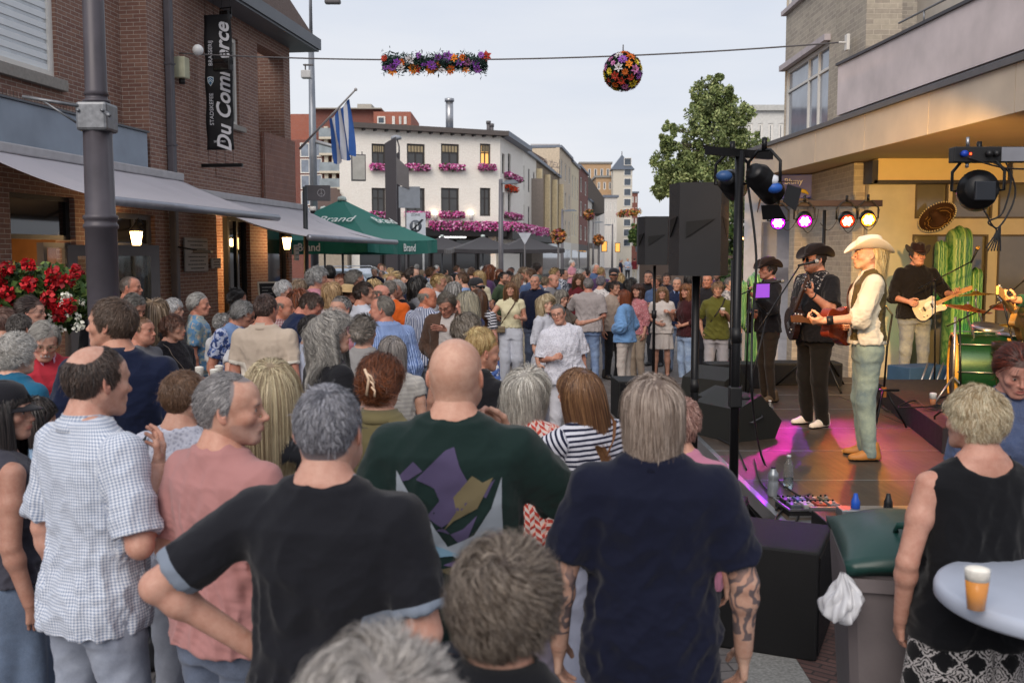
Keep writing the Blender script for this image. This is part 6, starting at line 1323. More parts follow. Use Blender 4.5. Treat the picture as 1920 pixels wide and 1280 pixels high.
sb=thing('sombrero','brown and gold sombrero with a scalloped white trimmed brim hanging on the window','hat',at(1762,412,13.7));sb.scale=(.85,)*3;Q=Vector((-.70,-.42,.57)).to_track_quat('Z','Y').to_matrix().to_4x4();n=64;V=[];prof=[(.0,.22),(.05,.215),(.075,.15),(.10,.02),(.16,.0),(.24,.01),(.30,.05),(.315,.08)]
for(r_,z_)in prof:
 for k in range(n):a=2*math.pi*k/n;V.append(Q@Vector((r_*math.cos(a),r_*math.sin(a)*.92,z_)))
o=new_obj('felt',V,np.array([(i*n+k,i*n+(k+1)%n,(i+1)*n+(k+1)%n,(i+1)*n+k)for i in range(len(prof)-1)for k in range(n)]),plain('3c2412',.8,name='brown felt'),sb,smooth=True);o.modifiers.new('s','SOLIDIFY').thickness=.006;mb=MB()
for k in range(44):a=2*math.pi*k/44;mb.ball(Q@Vector((.318*math.cos(a),.318*math.sin(a)*.92,.085)),.014,6,4)
mb.build('brim_trim',plain('cdbf9a',.7),sb,uv=False);mb=MB()
for rr in(.13,.19,.25):mb.tube([Q@Vector((rr*math.cos(a)*(1+.06*math.sin(a*12)),rr*math.sin(a)*.92,.006+(rr>.2)*.01+.004))for a in np.linspace(0,2*math.pi,72,endpoint=False)],.005,5,closed=True)
mb.build('gold_braid',plain('c09a4a',.4,.5),sb,uv=False)
dk=thing('drum_kit','green sparkle drum kit with a cream bass drum hoop on the riser','drum kit',(0,0,0));GS=plain('143c26',.3,.3,'green sparkle',scale=240,var=.6);BZ=SZ+.224
c=at(1835,700,10.4);c.z=BZ+.30;A=MT(c)@MR(R(72),4,'Z')@MR(R(90),4,'X');r_=.36
mb=MB();mb.lathe([(r_,-.24),(r_,.24)],40,A,cap=False);mb.build('bass_drum_shell',GS,dk,uv=False)
for z in(-.255,.255):mb=MB();mb.lathe([(r_-.012,z-.02),(r_+.018,z-.02),(r_+.018,z+.02),(r_-.012,z+.02)],40,A,cap=False);mb.build('hoop',plain('b8924a',.4,name='wooden hoop'),dk,uv=False);mb=MB();mb.lathe([(r_-.01,z),(0,z)],40,A,cap=False);mb.build('drum_head',plain('2a2826',.5),dk,uv=False)
for k in range(8):mb=MB();a=k*math.pi/4;mb.tube([A@Vector((math.cos(a)*(r_+.025),math.sin(a)*(r_+.025),-.25)),A@Vector((math.cos(a)*(r_+.025),math.sin(a)*(r_+.025),.25))],.006,6);mb.build('tension_rod',ALU,dk,uv=False)
for(px,py,Y,r2,h2,tl)in((1850,628,10.6,.15,.20,12),(1905,655,10.3,.19,.34,0)):
 q=at(px,py,Y);A2=MT(q)@MR(R(tl),4,'X');mb=MB();mb.lathe([(r2,-h2/2),(r2,h2/2),(0,h2/2)],28,A2,cap=False);t_=mb.build('tom',GS,dk,uv=False);mb=MB();mb.lathe([(r2+.008,h2/2-.02),(r2+.008,h2/2+.006),(0,h2/2+.004)],28,A2,cap=False);mb.build('rim',ALU,t_,uv=False)
mb=MB();q=at(1895,650,10.0);mb.lathe([(.0,.05),(.17,.05),(.18,.045),(.18,-.07),(0,-.07)],28,MT(q));mb.build('snare_drum',plain('2b2a2c',.3,.6),dk,uv=False)
def cym(px,py,Y,r3,tx,ty,leglen,col='b8923c'):
 q=at(px,py,Y);A3=MT(q)@MR(R(tx),4,'X')@MR(R(ty),4,'Y');mb=MB();mb.lathe([(0,.03),(.02,.028),(.05,.006),(r3*.6,-.006),(r3,-.022)],36,A3,cap=False);o=mb.build('cymbal',plain(col,.28,.9,'bronze',scale=20),dk,uv=False);o.modifiers.new('s','SOLIDIFY').thickness=.002
 mb=MB();mb.tube([q+Vector((0,0,.05)),q+Vector((.0,.0,-.12)),q+Vector((.12,.1,-.3)),(q.x+.15,q.y+.12,BZ)],.011,8);mb.build('cymbal_stand',ALU,dk,uv=False)
cym(1815,575,10.2,.24,6,8,1,'b06a40');cym(1830,550,11.0,.22,-4,-3,1);cym(1905,570,10.6,.26,5,-6,1,'c05a40');cym(1915,608,9.9,.20,3,2,1)
mb=MB();q=at(1790,640,10.1);mb.tube([(q.x,q.y,BZ),(q.x,q.y,q.z+.25)],.014,8);mb.tube([(q.x,q.y,BZ+.25),(q.x-.22,q.y-.1,BZ)],.010,6);mb.tube([(q.x,q.y,BZ+.25),(q.x+.2,q.y-.15,BZ)],.010,6);mb.build('hardware_stand',ALU,dk,uv=False)
def micstand(label,base,top,tip,mic=True,aimd=None,col=BLKM,z0=SZ,rev='mic_stand',gr='9a9a98'):
 t=thing('microphone_stand',label,'microphone stand',(base[0],base[1],z0));b0=Vector((base[0],base[1],z0));T_=Vector(top)-b0;E=Vector(tip)-b0;mb=MB();mb.tube([(0,0,.08),T_],.010,8);mb.build('pole',col,t)
 for k in range(3):a=R(120*k+15);mb=MB();mb.tube([(0,0,.12),(math.cos(a)*.30,math.sin(a)*.30,.01)],.008,6);mb.build('leg',col,t)
 d=(E-T_).normalized();mb=MB();mb.tube([T_-d*.22,E],.0075,8);mb.ball(T_,.02,8,6);mb.build('boom_arm',col,t)
 if mic:
  a=Vector(aimd).normalized()if aimd else d;mb=MB();mb.tube([E-a*.02,E+a*.13,E+a*.15],[.010,.015,.019],10);m_=mb.build('microphone',BLK,t);mb=MB();mb.ball(E+a*.17,.026,12,10);mb.build('mesh_head',plain(gr,.35,.8,'mic mesh',scale=300,bump=.6),m_)
 return t
def pyramid_parasol(label,c,half,zrim,ztop,rot,mat,val,pole=True,group=None,text=None,sagf=.05,tcol='dfe4e0'):
 t=thing('parasol',label,'parasol',(c[0],c[1],0),rot,group);n=10;V=[];F=[]
 for s in range(4):
  A=Vector((math.cos(R(90*s+45)),math.sin(R(90*s+45)),0))*half*1.414;B=Vector((math.cos(R(90*s+135)),math.sin(R(90*s+135)),0))*half*1.414;b0=len(V)
  for j in range(n+1):
   for i in range(n+1):
    q=j/n;p=(A*(1-i/n)+B*(i/n))*q;sg=sagf*math.sin(math.pi*i/n)*q+.05*math.sin(math.pi*q);V.append((p.x,p.y,ztop+(zrim-ztop)*q-sg))
  F+=[(b0+j*(n+1)+i,b0+j*(n+1)+i+1,b0+(j+1)*(n+1)+i+1,b0+(j+1)*(n+1)+i)for j in range(n)for i in range(n)]
 o=new_obj('canopy',V,F,mat,t,smooth=False);md=o.modifiers.new('s','SOLIDIFY');md.thickness=.006
 mb=MB()
 for s in range(4):
  M=MR(R(90*s),4,'Z');k=12
  for i in range(k):
   x0=-half+2*half*i/k;x1=x0+2*half/k;sg=lambda x:sagf*math.sin(math.pi*(x+half)/(2*half));w0=.012*math.sin(i*2.1);w1_=.012*math.sin(i*2.1+2.1)
   mb.add([M@Vector((x0,-half-w0,zrim-sg(x0))),M@Vector((x1,-half-w1_,zrim-sg(x1))),M@Vector((x1,-half-w1_*2-.01,zrim-sg(x1)-val)),M@Vector((x0,-half-w0*2-.01,zrim-sg(x0)-val))],[(0,1,2,3)])
 o=mb.build('valance',mat,t,uv=False);o.modifiers.new('s','SOLIDIFY').thickness=.005
 if text:
  for s in range(4):
   M=MR(R(90*s),4,'Z');text_mesh(text,val*.82,plain(tcol,.7,name='white print',var=0),'lettering',t,M@basis((half*.12,-half-.035,zrim-sagf-val*.52),(1,0,0),(0,0,1),(0,-1,0)),.0,.003,bold=.004)
   text_mesh(text,.42,plain(tcol,.7,name='white print',var=0),'lettering',t,M@basis((half*.25,-half*.55,zrim+(ztop-zrim)*.45+.02),(1,0,0),Vector((0,half,ztop-zrim)),None),.0,.003)
 if pole:mb=MB();mb.tube([(0,0,0),(0,0,ztop-.05)],.03,10);mb.build('pole',plain('6c6f74',.4,.5),t);mb=MB();mb.lathe([(.12,ztop-.03),(.10,ztop+.06),(.0,ztop+.09)],16);mb.build('cap',plain('b8c4c0',.6),t)
 return t
GCL=cloth('1f6e62','plain',name='green canvas');pyramid_parasol('big square green parasol with white lettering on its valance beside the brick corner',(at(640,300,25).x,25),1.75,zat(450,24.6)+.02,zat(374,25),R(-22.6),GCL,.32,text='Brand')
pyramid_parasol('second green parasol partly hidden behind the awning and the first one',(at(606,300,29).x,29),1.75,zat(456,29),zat(392,29),R(-20),GCL,.28,text='Brand')
DG=cloth('3a383b','plain',name='dark canvas')
for(px,lab,Y)in((905,'dark grey café parasol in front of the white building, the middle one with white print',50),(828,'dark grey café parasol half hidden by the green one',54),(985,'dark grey café parasol nearest to the street lamp post',53)):
 pyramid_parasol(lab,(at(px,300,Y).x,Y),1.7,zat(467,Y),zat(443,Y),R(12),DG,.18,group=None)
f0,f1=at(562,279,22.0),at(667,168,20.6);fl=thing('flag','faded blue and white striped flag hanging from a slanted pole on the brick corner','flag',f0);mb=MB();mb.tube([(0,0,0),f1-f0],[.028,.018],8);mb.ball(f1-f0,.035,8,6);mb.build('flag_pole',plain('a8a6a6',.5),fl)
V=[];na,nb_=14,20;a0=at(655,186,20.8)-f0;a1=at(617,226,21.2)-f0
for i in range(na+1):
 for j in range(nb_+1):
  q=j/nb_;e0=a0*(1-i/na)+a1*(i/na);V.append(e0+Vector((.10*q+.05*math.sin(i*1.1+q*3)*q,.09*math.sin(i*.95+q*2.2)*(.3+q),-q*(1.15-.25*(i/na))+.03*math.sin(q*6+i))))
mt2=[plain('3560a8',.7,name='flag blue',var=.1),plain('c8ccd4',.7,name='flag white',var=.05)];F=[(i*(nb_+1)+j,i*(nb_+1)+j+1,(i+1)*(nb_+1)+j+1,(i+1)*(nb_+1)+j)for i in range(na)for j in range(nb_)]
o=new_obj('cloth',V,F,mt2,fl,smooth=True,mi=[(0 if(i//2)%2==0 else 1)for i in range(na)for j in range(nb_)])
q=at(590,480,27);tp=thing('street_lamp','tall thin galvanised lamp pole with a hanging sign box beside the brick corner','street lamp',(q.x,27,0));mb=MB();mb.tube([(0,0,0),(0,0,4.8),(0,0,7.6)],[.11,.10,.075],12);mb.tube([(0,0,7.6),(0,0,9.2),(.2,0,9.4),(.5,0,9.42)],[.05,.04,.035,.03],8);mb.build('pole',plain('878b92',.45,.6,'galvanised'),tp)
mb=MB();mb.box((.38,-.1,zat(8,27)-.0),(.80,.1,zat(8,27)+.12),bev=.04);mb.build('lamp_head',GR,tp);mb=MB();mb.tube([(0,0,zat(264,27)),(1.05,-.1,zat(285,27))],.05,8);mb.build('arm',plain('9a9ca0',.5,.4),tp)
sbx=thing('sign_box','blank pale box sign hanging from the lamp pole arm below the flag','sign',at(672,314,27),R(14));mb=MB();mb.box((-.19,-.08,-.36),(.19,.08,.34),bev=.01);mb.build('housing',GR,sbx);mb=MB();mb.box((-.165,-.088,-.33),(.165,-.081,.31));mb.build('face',plain('bdbab4',.6),sbx);mb=MB();[mb.tube([(x,0,.34),(x,0,.42)],.015,6)for x in(-.1,.1)];mb.build('hanger',GR,sbx)
for(px,py,Y,lab)in((577,140,26.5,'white camera box strapped high on the thin lamp pole'),):t=thing('camera_box',lab,'camera',at(px,py,Y));mb=MB();mb.box((-.16,-.12,-.10),(.10,.12,.10),bev=.02);mb.build('housing',plain('b8b8b8',.5),t);mb=MB();mb.tube([(-.05,-.05,.1),(-.05,-.05,.26)],.02,6);mb.box((-.1,-.1,.22),(.16,.0,.25));mb.build('bracket',GR,t)
q=at(574,480,19);dp=thing('thin_post','thin dark post with a white dome camera in front of the second awning','post',(q.x,19,0));mb=MB();mb.tube([(0,0,0),(0,0,zat(350,19))],.045,10);mb.build('post',plain('24282c',.5),dp);mb=MB();mb.lathe([(.06,.06),(.065,-.02)],12,MT((.14,0,zat(393,19))));mb.ball((.14,0,zat(396,19)),.05,10,8,1);mb.build('dome_camera',[WH,BLK],dp)
bx=thing('shop_sign','dark square hanging sign with a round emblem at the far brick corner','sign',at(594,362,22.5),R(8));mb=MB();mb.box((-.26,-.07,-.17),(.30,.07,.17),bev=.01);mb.build('box',GR,bx);mb=MB();mb.tube([(.1+.08*math.cos(a),-.075,.08*math.sin(a))for a in np.linspace(0,6.28,20,endpoint=False)],.008,5,closed=True);mb.tube([(.1,-.075,.08),(.1,-.075,-.08)],.006,5);mb.tube([(.04,-.075,-.05),(.1,-.075,0),(.16,-.075,-.05)],.006,5);mb.build('emblem',plain('b0aeb0',.5,var=0),bx)
for(px,w_,y0,Y,lab)in((735,.42,265,38,'tall dark slab totem standing before the white building, the taller of two'),(744,.30,292,39,'slimmer dark slab totem just right of the taller one')):
 q=at(px,480,Y);zt_=zat(y0,Y);mb=MB();mb.prism([(-w_/2,0),(w_/2,0),(w_/2,zt_+.15),(-w_/2,zt_-.1)],.18,basis((0,0,0),(1,0,0),(0,0,1),(0,-1,0)));tag(mb.build('totem',plain('3a373c',.5,.2,'dark metal',scale=1),None,(q.x,Y,0)),lab,'totem')
q=at(762,480,34);rp=thing('road_sign','back of a square grey road sign on a post beside the dark totems','road sign',(q.x,34,0));mb=MB();mb.tube([(0,0,0),(0,0,zat(352,34))],.035,8);mb.build('post',GR,rp);mb=MB();mb.box((-.24,-.05,zat(390,34)),(.48,-.01,zat(350,34)),bev=.02);mb.build('plate',plain('7b818a',.5,.4),rp);mb=MB();mb.prism([(-.30,0),(.12,-.18),(.12,.5),(-.30,.9)],.02,basis((0,-.07,zat(345,34)),(1,0,0),(0,0,1),(0,-1,0)));mb.build('dark_plate',GR,rp)
q=at(780,480,33);zs=thing('road_sign','white rectangular pedestrian zone end sign with a struck through circle','road sign',(q.x,33,0));mb=MB();mb.tube([(.25,0,0),(.25,0,zat(398,33))],.035,8);mb.build('post',plain('a8a8a8',.5,.4),zs);za,zb_=zat(442,33),zat(399,33);mb=MB();mb.box((-.30,-.06,za),(.33,-.04,zb_),bev=.01);mb.build('plate',plain('b4bac4',.5,name='sign white'),zs);mb=MB();zc=(za+zb_)/2-.06;mb.lathe([(.20,0),(.20,.006),(0,.006)],28,basis((.0,-.062,zc),(1,0,0),(0,0,1),(0,-1,0)));mb.build('disc',plain('50565f',.5,var=0),zs)
mb=MB();
for dx,s in((-.06,1),(.06,.7)):mb.ball((dx,-.07,zc+.10*s),.022,8,6);mb.prism([(-.02,.08*s),(.02,.08*s),(.035,-.02),(.03,-.12),(-.03,-.12),(-.035,-.02)],.004,basis((dx,-.071,zc),(1,0,0),(0,0,1),(0,-1,0)))
mb.build('pedestrian_symbol',plain('c8ccd2',.5,var=0),zs);mb=MB();[mb.tube([(-.22+d,-.075,zc-.22),(.20+d,-.075,zc+.22)],.007,5)for d in(0,.02,.04,.06)];mb.build('strike_lines',plain('20242a',.5,var=0),zs);text_mesh('ZONE',.11,plain('50565f',.5,var=0),'lettering',zs,basis((0,-.063,zb_-.07),(1,0,0),(0,0,1),(0,-1,0)),0,.003)
q=at(746,480,44);t=thing('street_lamp','thin pole street lamp with a small round head above the road signs','street lamp',(q.x+.1,44,0));mb=MB();mb.tube([(0,0,0),(0,0,zat(275,44)),(-.08,0,zat(262,44))],[.05,.035,.03],8);mb.build('pole',GR,t);mb=MB();mb.lathe([(.05,-.08),(.24,-.02),(.22,.08),(.08,.14),(0,.15)],16,MT((-.12,0,zat(260,44))));mb.build('lamp_head',plain('8c9098',.4),t)
def slamp(label,px,ytop,Y,arm,r0=.11):
 q=at(px,480,Y);t=thing('street_lamp',label,'street lamp',(q.x,Y,0));zt_=zat(ytop,Y);mb=MB();mb.tube([(0,0,0),(0,0,zt_*.5),(0,0,zt_)],[r0,r0*.8,r0*.6],12);mb.build('pole',plain('6d6b70',.5,.3),t);mb=MB();mb.prism([(0,0),(arm*.3,.08),(arm*.75,.10),(arm,.0),(arm*.25,-.03)],.26,basis((.02,.13,zt_-.12),(1,0,0),(0,0,1),(0,-1,0)));mb.build('lamp_head',plain('7a828c',.4,.5),t);return t
slamp('grey street lamp with a flat angular head in front of the white building',939,336,30,.52,.10);slamp('grey street lamp with an angular head further down the street by the hotel',1054,392,62,.9,.12);slamp('distant street lamp among the houses, the furthest one',1112,415,95,1.0,.12);slamp('dark street lamp beside the white balconied house down the street',1148,420,100,-.9,.12)
q=at(984,480,36);gw=thing('road_sign','triangular give way sign seen on its post before the dark shop canopy','road sign',(q.x,36,0));mb=MB();mb.tube([(0,0,0),(0,0,zat(434,36))],.03,8);mb.build('post',GR,gw);zq=zat(446,36);mb=MB();mb.prism([(-.24,.18),(.24,.18),(0,-.24)],.02,basis((0,-.04,zq),(1,0,0),(0,0,1),(0,-1,0)));mb.build('plate',plain('a9adb5',.5),gw)
for k,(px,py,Y,lab)in enumerate(((1047,443,48,'round flower basket on a pole near the hotel entrance'),(1104,403,75,'small flower basket high on a lamp pole down the street'),(1122,450,75,'small flower basket low on a lamp pole down the street'))):
 g=thing('flower_basket',lab,'flowers',at(px,py,Y));s=.35 if Y<60 else.42;leafcloud('blooms',420,blob((0,0,0),(s,s,s),.6),.10,[plain(c,.7,name='petal',var=.2)for c in('8a5a2a','c87a3a','7a3a4a','a88a6a')]+[LEAF[0]],g,seed=20+k,aspect=.8);mb=MB();mb.tube([(0,0,-.3),(0,0,-at(px,py,Y).z)],.05,6);mb.build('pole',GR,g)
for k,Y in enumerate((110,135)):
 a,b=at(1160+k*6,402-k*3,Y),at(1196+k*4,398-k*2,Y);g=thing('flower_garland',('nearer','further')[k]+' flower garland hung across the distant street','garland',(a+b)/2);h_=(b-a)/2
 leafcloud('blooms',500,lambda rs,n:(np.outer(rs.rand(n)*2-1,np.array(h_))+rs.normal(size=(n,3))*.16),.12,[plain(c,.7,name='petal',var=.2)for c in('c87a3a','a8605a','c8b05a')]+[LEAF[0]],g,seed=30+k,aspect=.8)
def car(label,loc,rz,col):
 t=thing('parked_car',label,'car',loc,rz);L_=4.4;W_=.88
 prof=[(-2.15,.35),(-2.2,.75),(-2.05,1.0),(-1.75,1.08),(-1.45,1.5),(-1.0,1.68),(.2,1.70),(.75,1.55),(1.25,1.12),(1.95,.98),(2.18,.75),(2.2,.4),(2.0,.28),(-2.0,.28)]
 V=[];n=len(prof)
 for y,s in((-W_,.0),(-W_*.97,.0),(W_*.97,0),(W_,0)):
  for(x,z)in prof:ins=.16*max(0,z-1.02)/.65;V.append((x*(1 if abs(y)>W_*.98 else 1.0),y*(1-ins),z))
 F=[(i,(i+1)%n,(s+1)*0+n*3+(i+1)%n,n*3+i)for s in(0,)for i in range(n)]+[tuple(range(n-1,-1,-1)),tuple(range(n*3,n*4))]
 pm=NT('car paint');pm.set(Base_Color=rgb(col),Roughness=.25,Metallic=.6);pm.b.inputs['Coat Weight'].default_value=.6
 o=new_obj('body',V,F,pm.m,t);b=o.modifiers.new('b','BEVEL');b.width=.06;b.segments=3;b.limit_method='ANGLE'
 for s in(-1,1):
  mb=MB();q_=[(-1.60,1.12),(-1.32,1.47),(-.95,1.60),(.15,1.62),(.62,1.48),(1.05,1.12)];mb.add([Vector((x,s*(W_*(1-.16*(z-1.02)/.65)+.008),z))for x,z in q_],[tuple(range(6))]);w_=mb.build('side_window',glassmat((60,68,76),.05),t);mb=MB();[mb.box((x-.03,s*W_*.90-.01,1.12),(x+.03,s*W_*.985+.0,1.6))for x in(-.55,.35)];mb.build('pillar',DK,t)
  mb=MB();mb.tube([(-1.1,s*.66,1.70),(-1.0,s*.66,1.76),(.1,s*.66,1.77),(.25,s*.66,1.71)],.018,6);mb.build('roof_rail',ALU,t)
  for x in(-1.35,1.4):mb=MB();A_=MT((x,s*.80,.33))@MR(R(90),4,'X');mb.lathe([(.19,-.11),(.33,-.10),(.335,.10),(.19,.11)],24,A_,cap=False);w_=mb.build('wheel',plain('18181a',.8,name='tyre'),t,uv=False);mb=MB();mb.lathe([(0,-.10),(.2,-.11),(.2,.11),(0,.10)],16,A_,cap=False);mb.build('rim',ALU,w_,uv=False)
  mb=MB();mb.box((.62,s*.90-.06,1.08),(.82,s*.98+.04,1.2),bev=.03);mb.build('mirror',pm.m,t);mb=MB();mb.box((2.08,s*.62-.16,.70),(2.21,s*.62+.16,.84),bev=.03);mb.build('headlight',glassmat((200,205,210),.05),t)
 mb=MB();mb.add([Vector(p)for p in((.80,-.72,1.525),(.80,.72,1.525),(1.24,.80,1.15),(1.24,-.80,1.15))],[(0,1,2,3)]);mb.build('windscreen',glassmat((120,135,145),.05),t);mb=MB();mb.box((2.19,-.26,.45),(2.215,.26,.56));mb.build('number_plate',plain('c8b43a',.5,var=0),t);return t
car('silver station wagon parked behind the green parasol pole',(at(668,480,33).x,33,0),R(-28),'aab4c2');
YC=17.0;CA=at(336,100,YC);CB=at(1584,79,15.6)
def cpt(px):
 t=(px-336)/(1584-336);p=CA.lerp(CB,t);p.z-=.18*4*t*(1-t);return p
cable('span_cable','thin steel cable spanning the street between the two buildings',[cpt(336+(1584-336)*i/14)for i in range(15)],.012,GR,3)
def flowers(parent,centres,normals,s,seed):
 rs=np.random.RandomState(seed);cols=['c8641e','d8c23a','7a3a9a','9a5ab4','d0ccd0','b83c28','c87ab0','e0862a']
 for k,(c,n)in enumerate(zip(centres,normals)):
  n=Vector(n).normalized();a=n.orthogonal().normalized();b=n.cross(a);V=[];F=[];m=6 if k%3 else 9;sz_=s*rs.uniform(.7,1.25);ph=rs.rand()*6
  for ring in(0,1):
   for i in range(m):
    an=ph+2*math.pi*(i+ring*.5)/m;d=a*math.cos(an)+b*math.sin(an);e=n.cross(d);b0=len(V);r_=sz_*(1-.35*ring);V+=[Vector(c),Vector(c)+d*r_*.55+e*r_*.24+n*r_*(.18+.2*ring),Vector(c)+d*r_+n*r_*(.10+.45*ring),Vector(c)+d*r_*.55-e*r_*.24+n*r_*(.18+.2*ring)];F.append((b0,b0+1,b0+2,b0+3))
  mb=MB();mb.add(V,F);mb.ball(Vector(c)+n*sz_*.15,sz_*.16,6,4,1);mb.build('flower',[plain(cols[rs.randint(len(cols))],.7,name='petal',var=.2),plain('5a4a1a',.8)],parent,uv=False)
c0,c1=at(719,104,16.5),at(913,103,16.3);cm_=(c0+c1)/2;g=thing('flower_garland','long hanging garland of mixed artificial flowers on the cable, left of the flower ball','garland',cm_-Vector((0,0,.13)));hx=(c1.x-c0.x)/2
leafcloud('greenery',5200,lambda rs,n:np.stack([hx*(rs.rand(n)*2-1),rs.normal(size=n)*.07,rs.normal(size=n)*.062],1),.035,[plain('1e3430',.7,name='fir green',var=.3),plain('2c4a40',.7,name='fir green light',var=.3)],g,seed=41,aspect=.25)
rs=np.random.RandomState(42);cs=[(-hx+2*hx*(i+.5)/32+rs.normal()*.02,-.10+.03*rs.normal(),rs.uniform(-.13,.13))for i in range(32)];flowers(g,cs,[(rs.normal()*.4,-1,rs.normal()*.5)for _ in cs],.085,43)
cb=cpt(1168);cb=at(1168,135,cb.y);g=thing('flower_ball','round ball of mixed artificial flowers hanging under the cable','flower ball',cb);leafcloud('greenery',5200,blob((0,0,0),(.29,.29,.29),.7),.04,[plain('16291e',.7,name='fir dark',var=.3),plain('24402c',.7,name='fir green',var=.3)],g,seed=44,aspect=.3)
cs=[];rs=np.random.RandomState(45)
for i in range(62):z=1-2*(i+.5)/62;a=i*2.4;r_=math.sqrt(1-z*z);cs.append((r_*math.cos(a),r_*math.sin(a),z))
flowers(g,[tuple(.29*v for v in c)for c in cs],cs,.075,46);mb=MB();mb.tube([(0,0,.3),(0,0,.42)],.01,5);mb.build('hook',GR,g)
# ---- foreground right: bin, table, cups, pedalboard, bottles
bn=thing('wheelie_bin','grey wheelie bin with a dark green rounded lid and a plastic bag at its side','bin',(1.58,3.83,0),R(-12));mb=MB();V=[(x*w_,y*d_,z)for(w_,d_,z)in((.23,.25,.06),(.285,.33,.90),(.285,.33,.97))for x,y in((-1,-1),(1,-1),(1,1),(-1,1))];mb.add(V,[(3,2,1,0),(8,9,10,11)]+[(i*4+k,i*4+(k+1)%4,i*4+4+(k+1)%4,i*4+4+k)for i in range(2)for k in range(4)])
BG=plain('6d6668',.55,name='grey bin plastic',var=.08,bump=.1);o=mb.build('body',BG,bn);o.modifiers.new('b','BEVEL').width=.03;mb=MB()
for(a,b)in((-.16,.55),(.04,.55),):mb.box((a,-.292,.2),(a+.012,-.255,.85),0)
mb.box((-.30,-.35,.88),(.30,-.333,.93),bev=.008);mb.build('rib',BG,bn)
V=[];F=[];n,m=14,14
for i in range(n+1):
 for j in range(m+1):
  u,v=i/n*2-1,j/m*2-1;z=.985+.10*(1-abs(u)**3)*(1-abs(v)**3)-.0;V.append((u*.30,v*.36-.01,z))
F=[(i*(m+1)+j,(i+1)*(m+1)+j,(i+1)*(m+1)+j+1,i*(m+1)+j+1)for i in range(n)for j in range(m)];o=new_obj('lid',V,F,plain('1a3c38',.35,name='green lid',var=.08),bn,smooth=True);sd=o.modifiers.new('s','SOLIDIFY');sd.thickness=.045
mb=MB();mb.tube([(-.10,-.18,1.06),(-.10,-.21,1.10),(.10,-.21,1.10),(.10,-.18,1.06)],.014,8);mb.build('lid_handle',plain('163a34',.35),bn)
for s in(-1,1):mb=MB();mb.lathe([(0,-.03),(.10,-.03),(.10,.03),(0,.03)],20,MT((s*.25,.3,.10))@MR(R(90),4,'Y'));mb.build('wheel',BLK,bn)
pb=NT('thin plastic');pb.set(Base_Color=rgb('e4e6ec'),Roughness=.25,Alpha=.62);na,nr_=60,26;V=[]
for j in range(nr_+1):
 q=j/nr_;r_=.012+.075*math.sin(min(1,q*1.25)*math.pi*.62)**1.2 if q<.86 else.085*max(.02,(1-q)/.14)**.5
 for i in range(na):a=2*math.pi*i/na;k=1+(.20*math.sin(7*a+4*q)+.12*math.sin(13*a-9*q+1)+.10*math.sin(4*a+14*q))*(1-.3*q);V.append((r_*k*math.cos(a)*.85+.018*math.sin(q*5),r_*k*math.sin(a)*1.2,-.20*q+.008*math.sin(5*a+11*q)*q))
o=new_obj('plastic_bag',V,np.array([(j*na+i,j*na+(i+1)%na,(j+1)*na+(i+1)%na,(j+1)*na+i)for j in range(nr_)for i in range(na)]),pb.m,None,(1.19,3.50,.965),smooth=True);o.scale=(.8,.8,.88);tag(o,'crumpled clear plastic bag hanging off the left side of the wheelie bin','bag')
tb_=thing('party_table','round white plastic standing table with a beer cup on it at the lower right','table',(1.665,2.92,0));mb=MB();mb.lathe([(0,1.10),(.345,1.10),(.36,1.094),(.366,1.08),(.366,1.055),(.355,1.045),(.33,1.05),(0,1.05)],64);mb.build('table_top',plain('aab2c2',.45,name='white plastic',var=.04),tb_);mb=MB();mb.tube([(0,0,.05),(0,0,1.05)],.035,14);mb.build('column',ALU,tb_);mb=MB();mb.lathe([(.26,0),(.26,.02),(.04,.06),(0,.06)],32);mb.build('foot',ALU,tb_)
beer_cup('plastic cup of pale beer with thick foam on the white standing table',tuple(onz(1830,1143,1.1015)),'e8940a',.118,.74)
def bottle(label,px,py,z,h,col,cap_,clear=True,pxx=None,prof=None):
 q=onz(px,py,z+.002);t=thing('bottle',label,'bottle',q);p=prof or[(.0,0),(.033,.0),(.036,.01),(.036,.45),(.030,.55),(.036,.64),(.030,.78),(.014,.88),(.013,.95)];mb=MB();mb.lathe([(r_,z_*h if z_>.02 or r_==0 else z_)for r_,z_ in p],20,cap=False);mb.build('body',clearmat((225,232,235),'bottle plastic',.05,1.3)if clear else plain(col,.3,.5),t);mb=MB();mb.lathe([(.016,h*.95),(.016,h),(0,h)],14);mb.build('cap',plain(cap_,.5,var=0),t)
 if clear:mb=MB();mb.lathe([(0,.004),(.032,.006),(.033,h*.34),(0,h*.34)],18,cap=False);mb.build('water',clearmat((200,215,220),'water',.0,1.33),t)
bottle('clear plastic water bottle standing on the stage beside the grey flask',1478,916,SZ,.25,'','c8ccd0');bottle('small clear water bottle on the stage near the wedge monitor',1443,790,SZ,.22,'','d8d8d8')
bottle('grey squeeze flask with a black cap on the stage near the pedalboard',1449,930,SZ,.21,'8d9298','101012',False,prof=[(0,0),(.036,0),(.037,.01),(.037,.5),(.032,.56),(.037,.62),(.037,.78),(.024,.86),(.018,.95)])
beer_cup('cup of amber beer standing on the drum riser edge',tuple(onz(1749,762,SZ+.225)),'c87a3a',.13,.6);beer_cup('cup of amber beer on the stage floor by the riser foot',tuple(onz(1785,848,SZ+.003)),'c8662a',.13,.75)
pd=thing('pedalboard','guitar pedal board in an open aluminium edged case at the front of the stage','pedalboard',onz(1530,968,SZ+.002),R(4));mb=MB();mb.box((-.18,-.02,0),(.18,.28,.05),bev=.005);mb.build('case',BLK,pd);mb=MB()
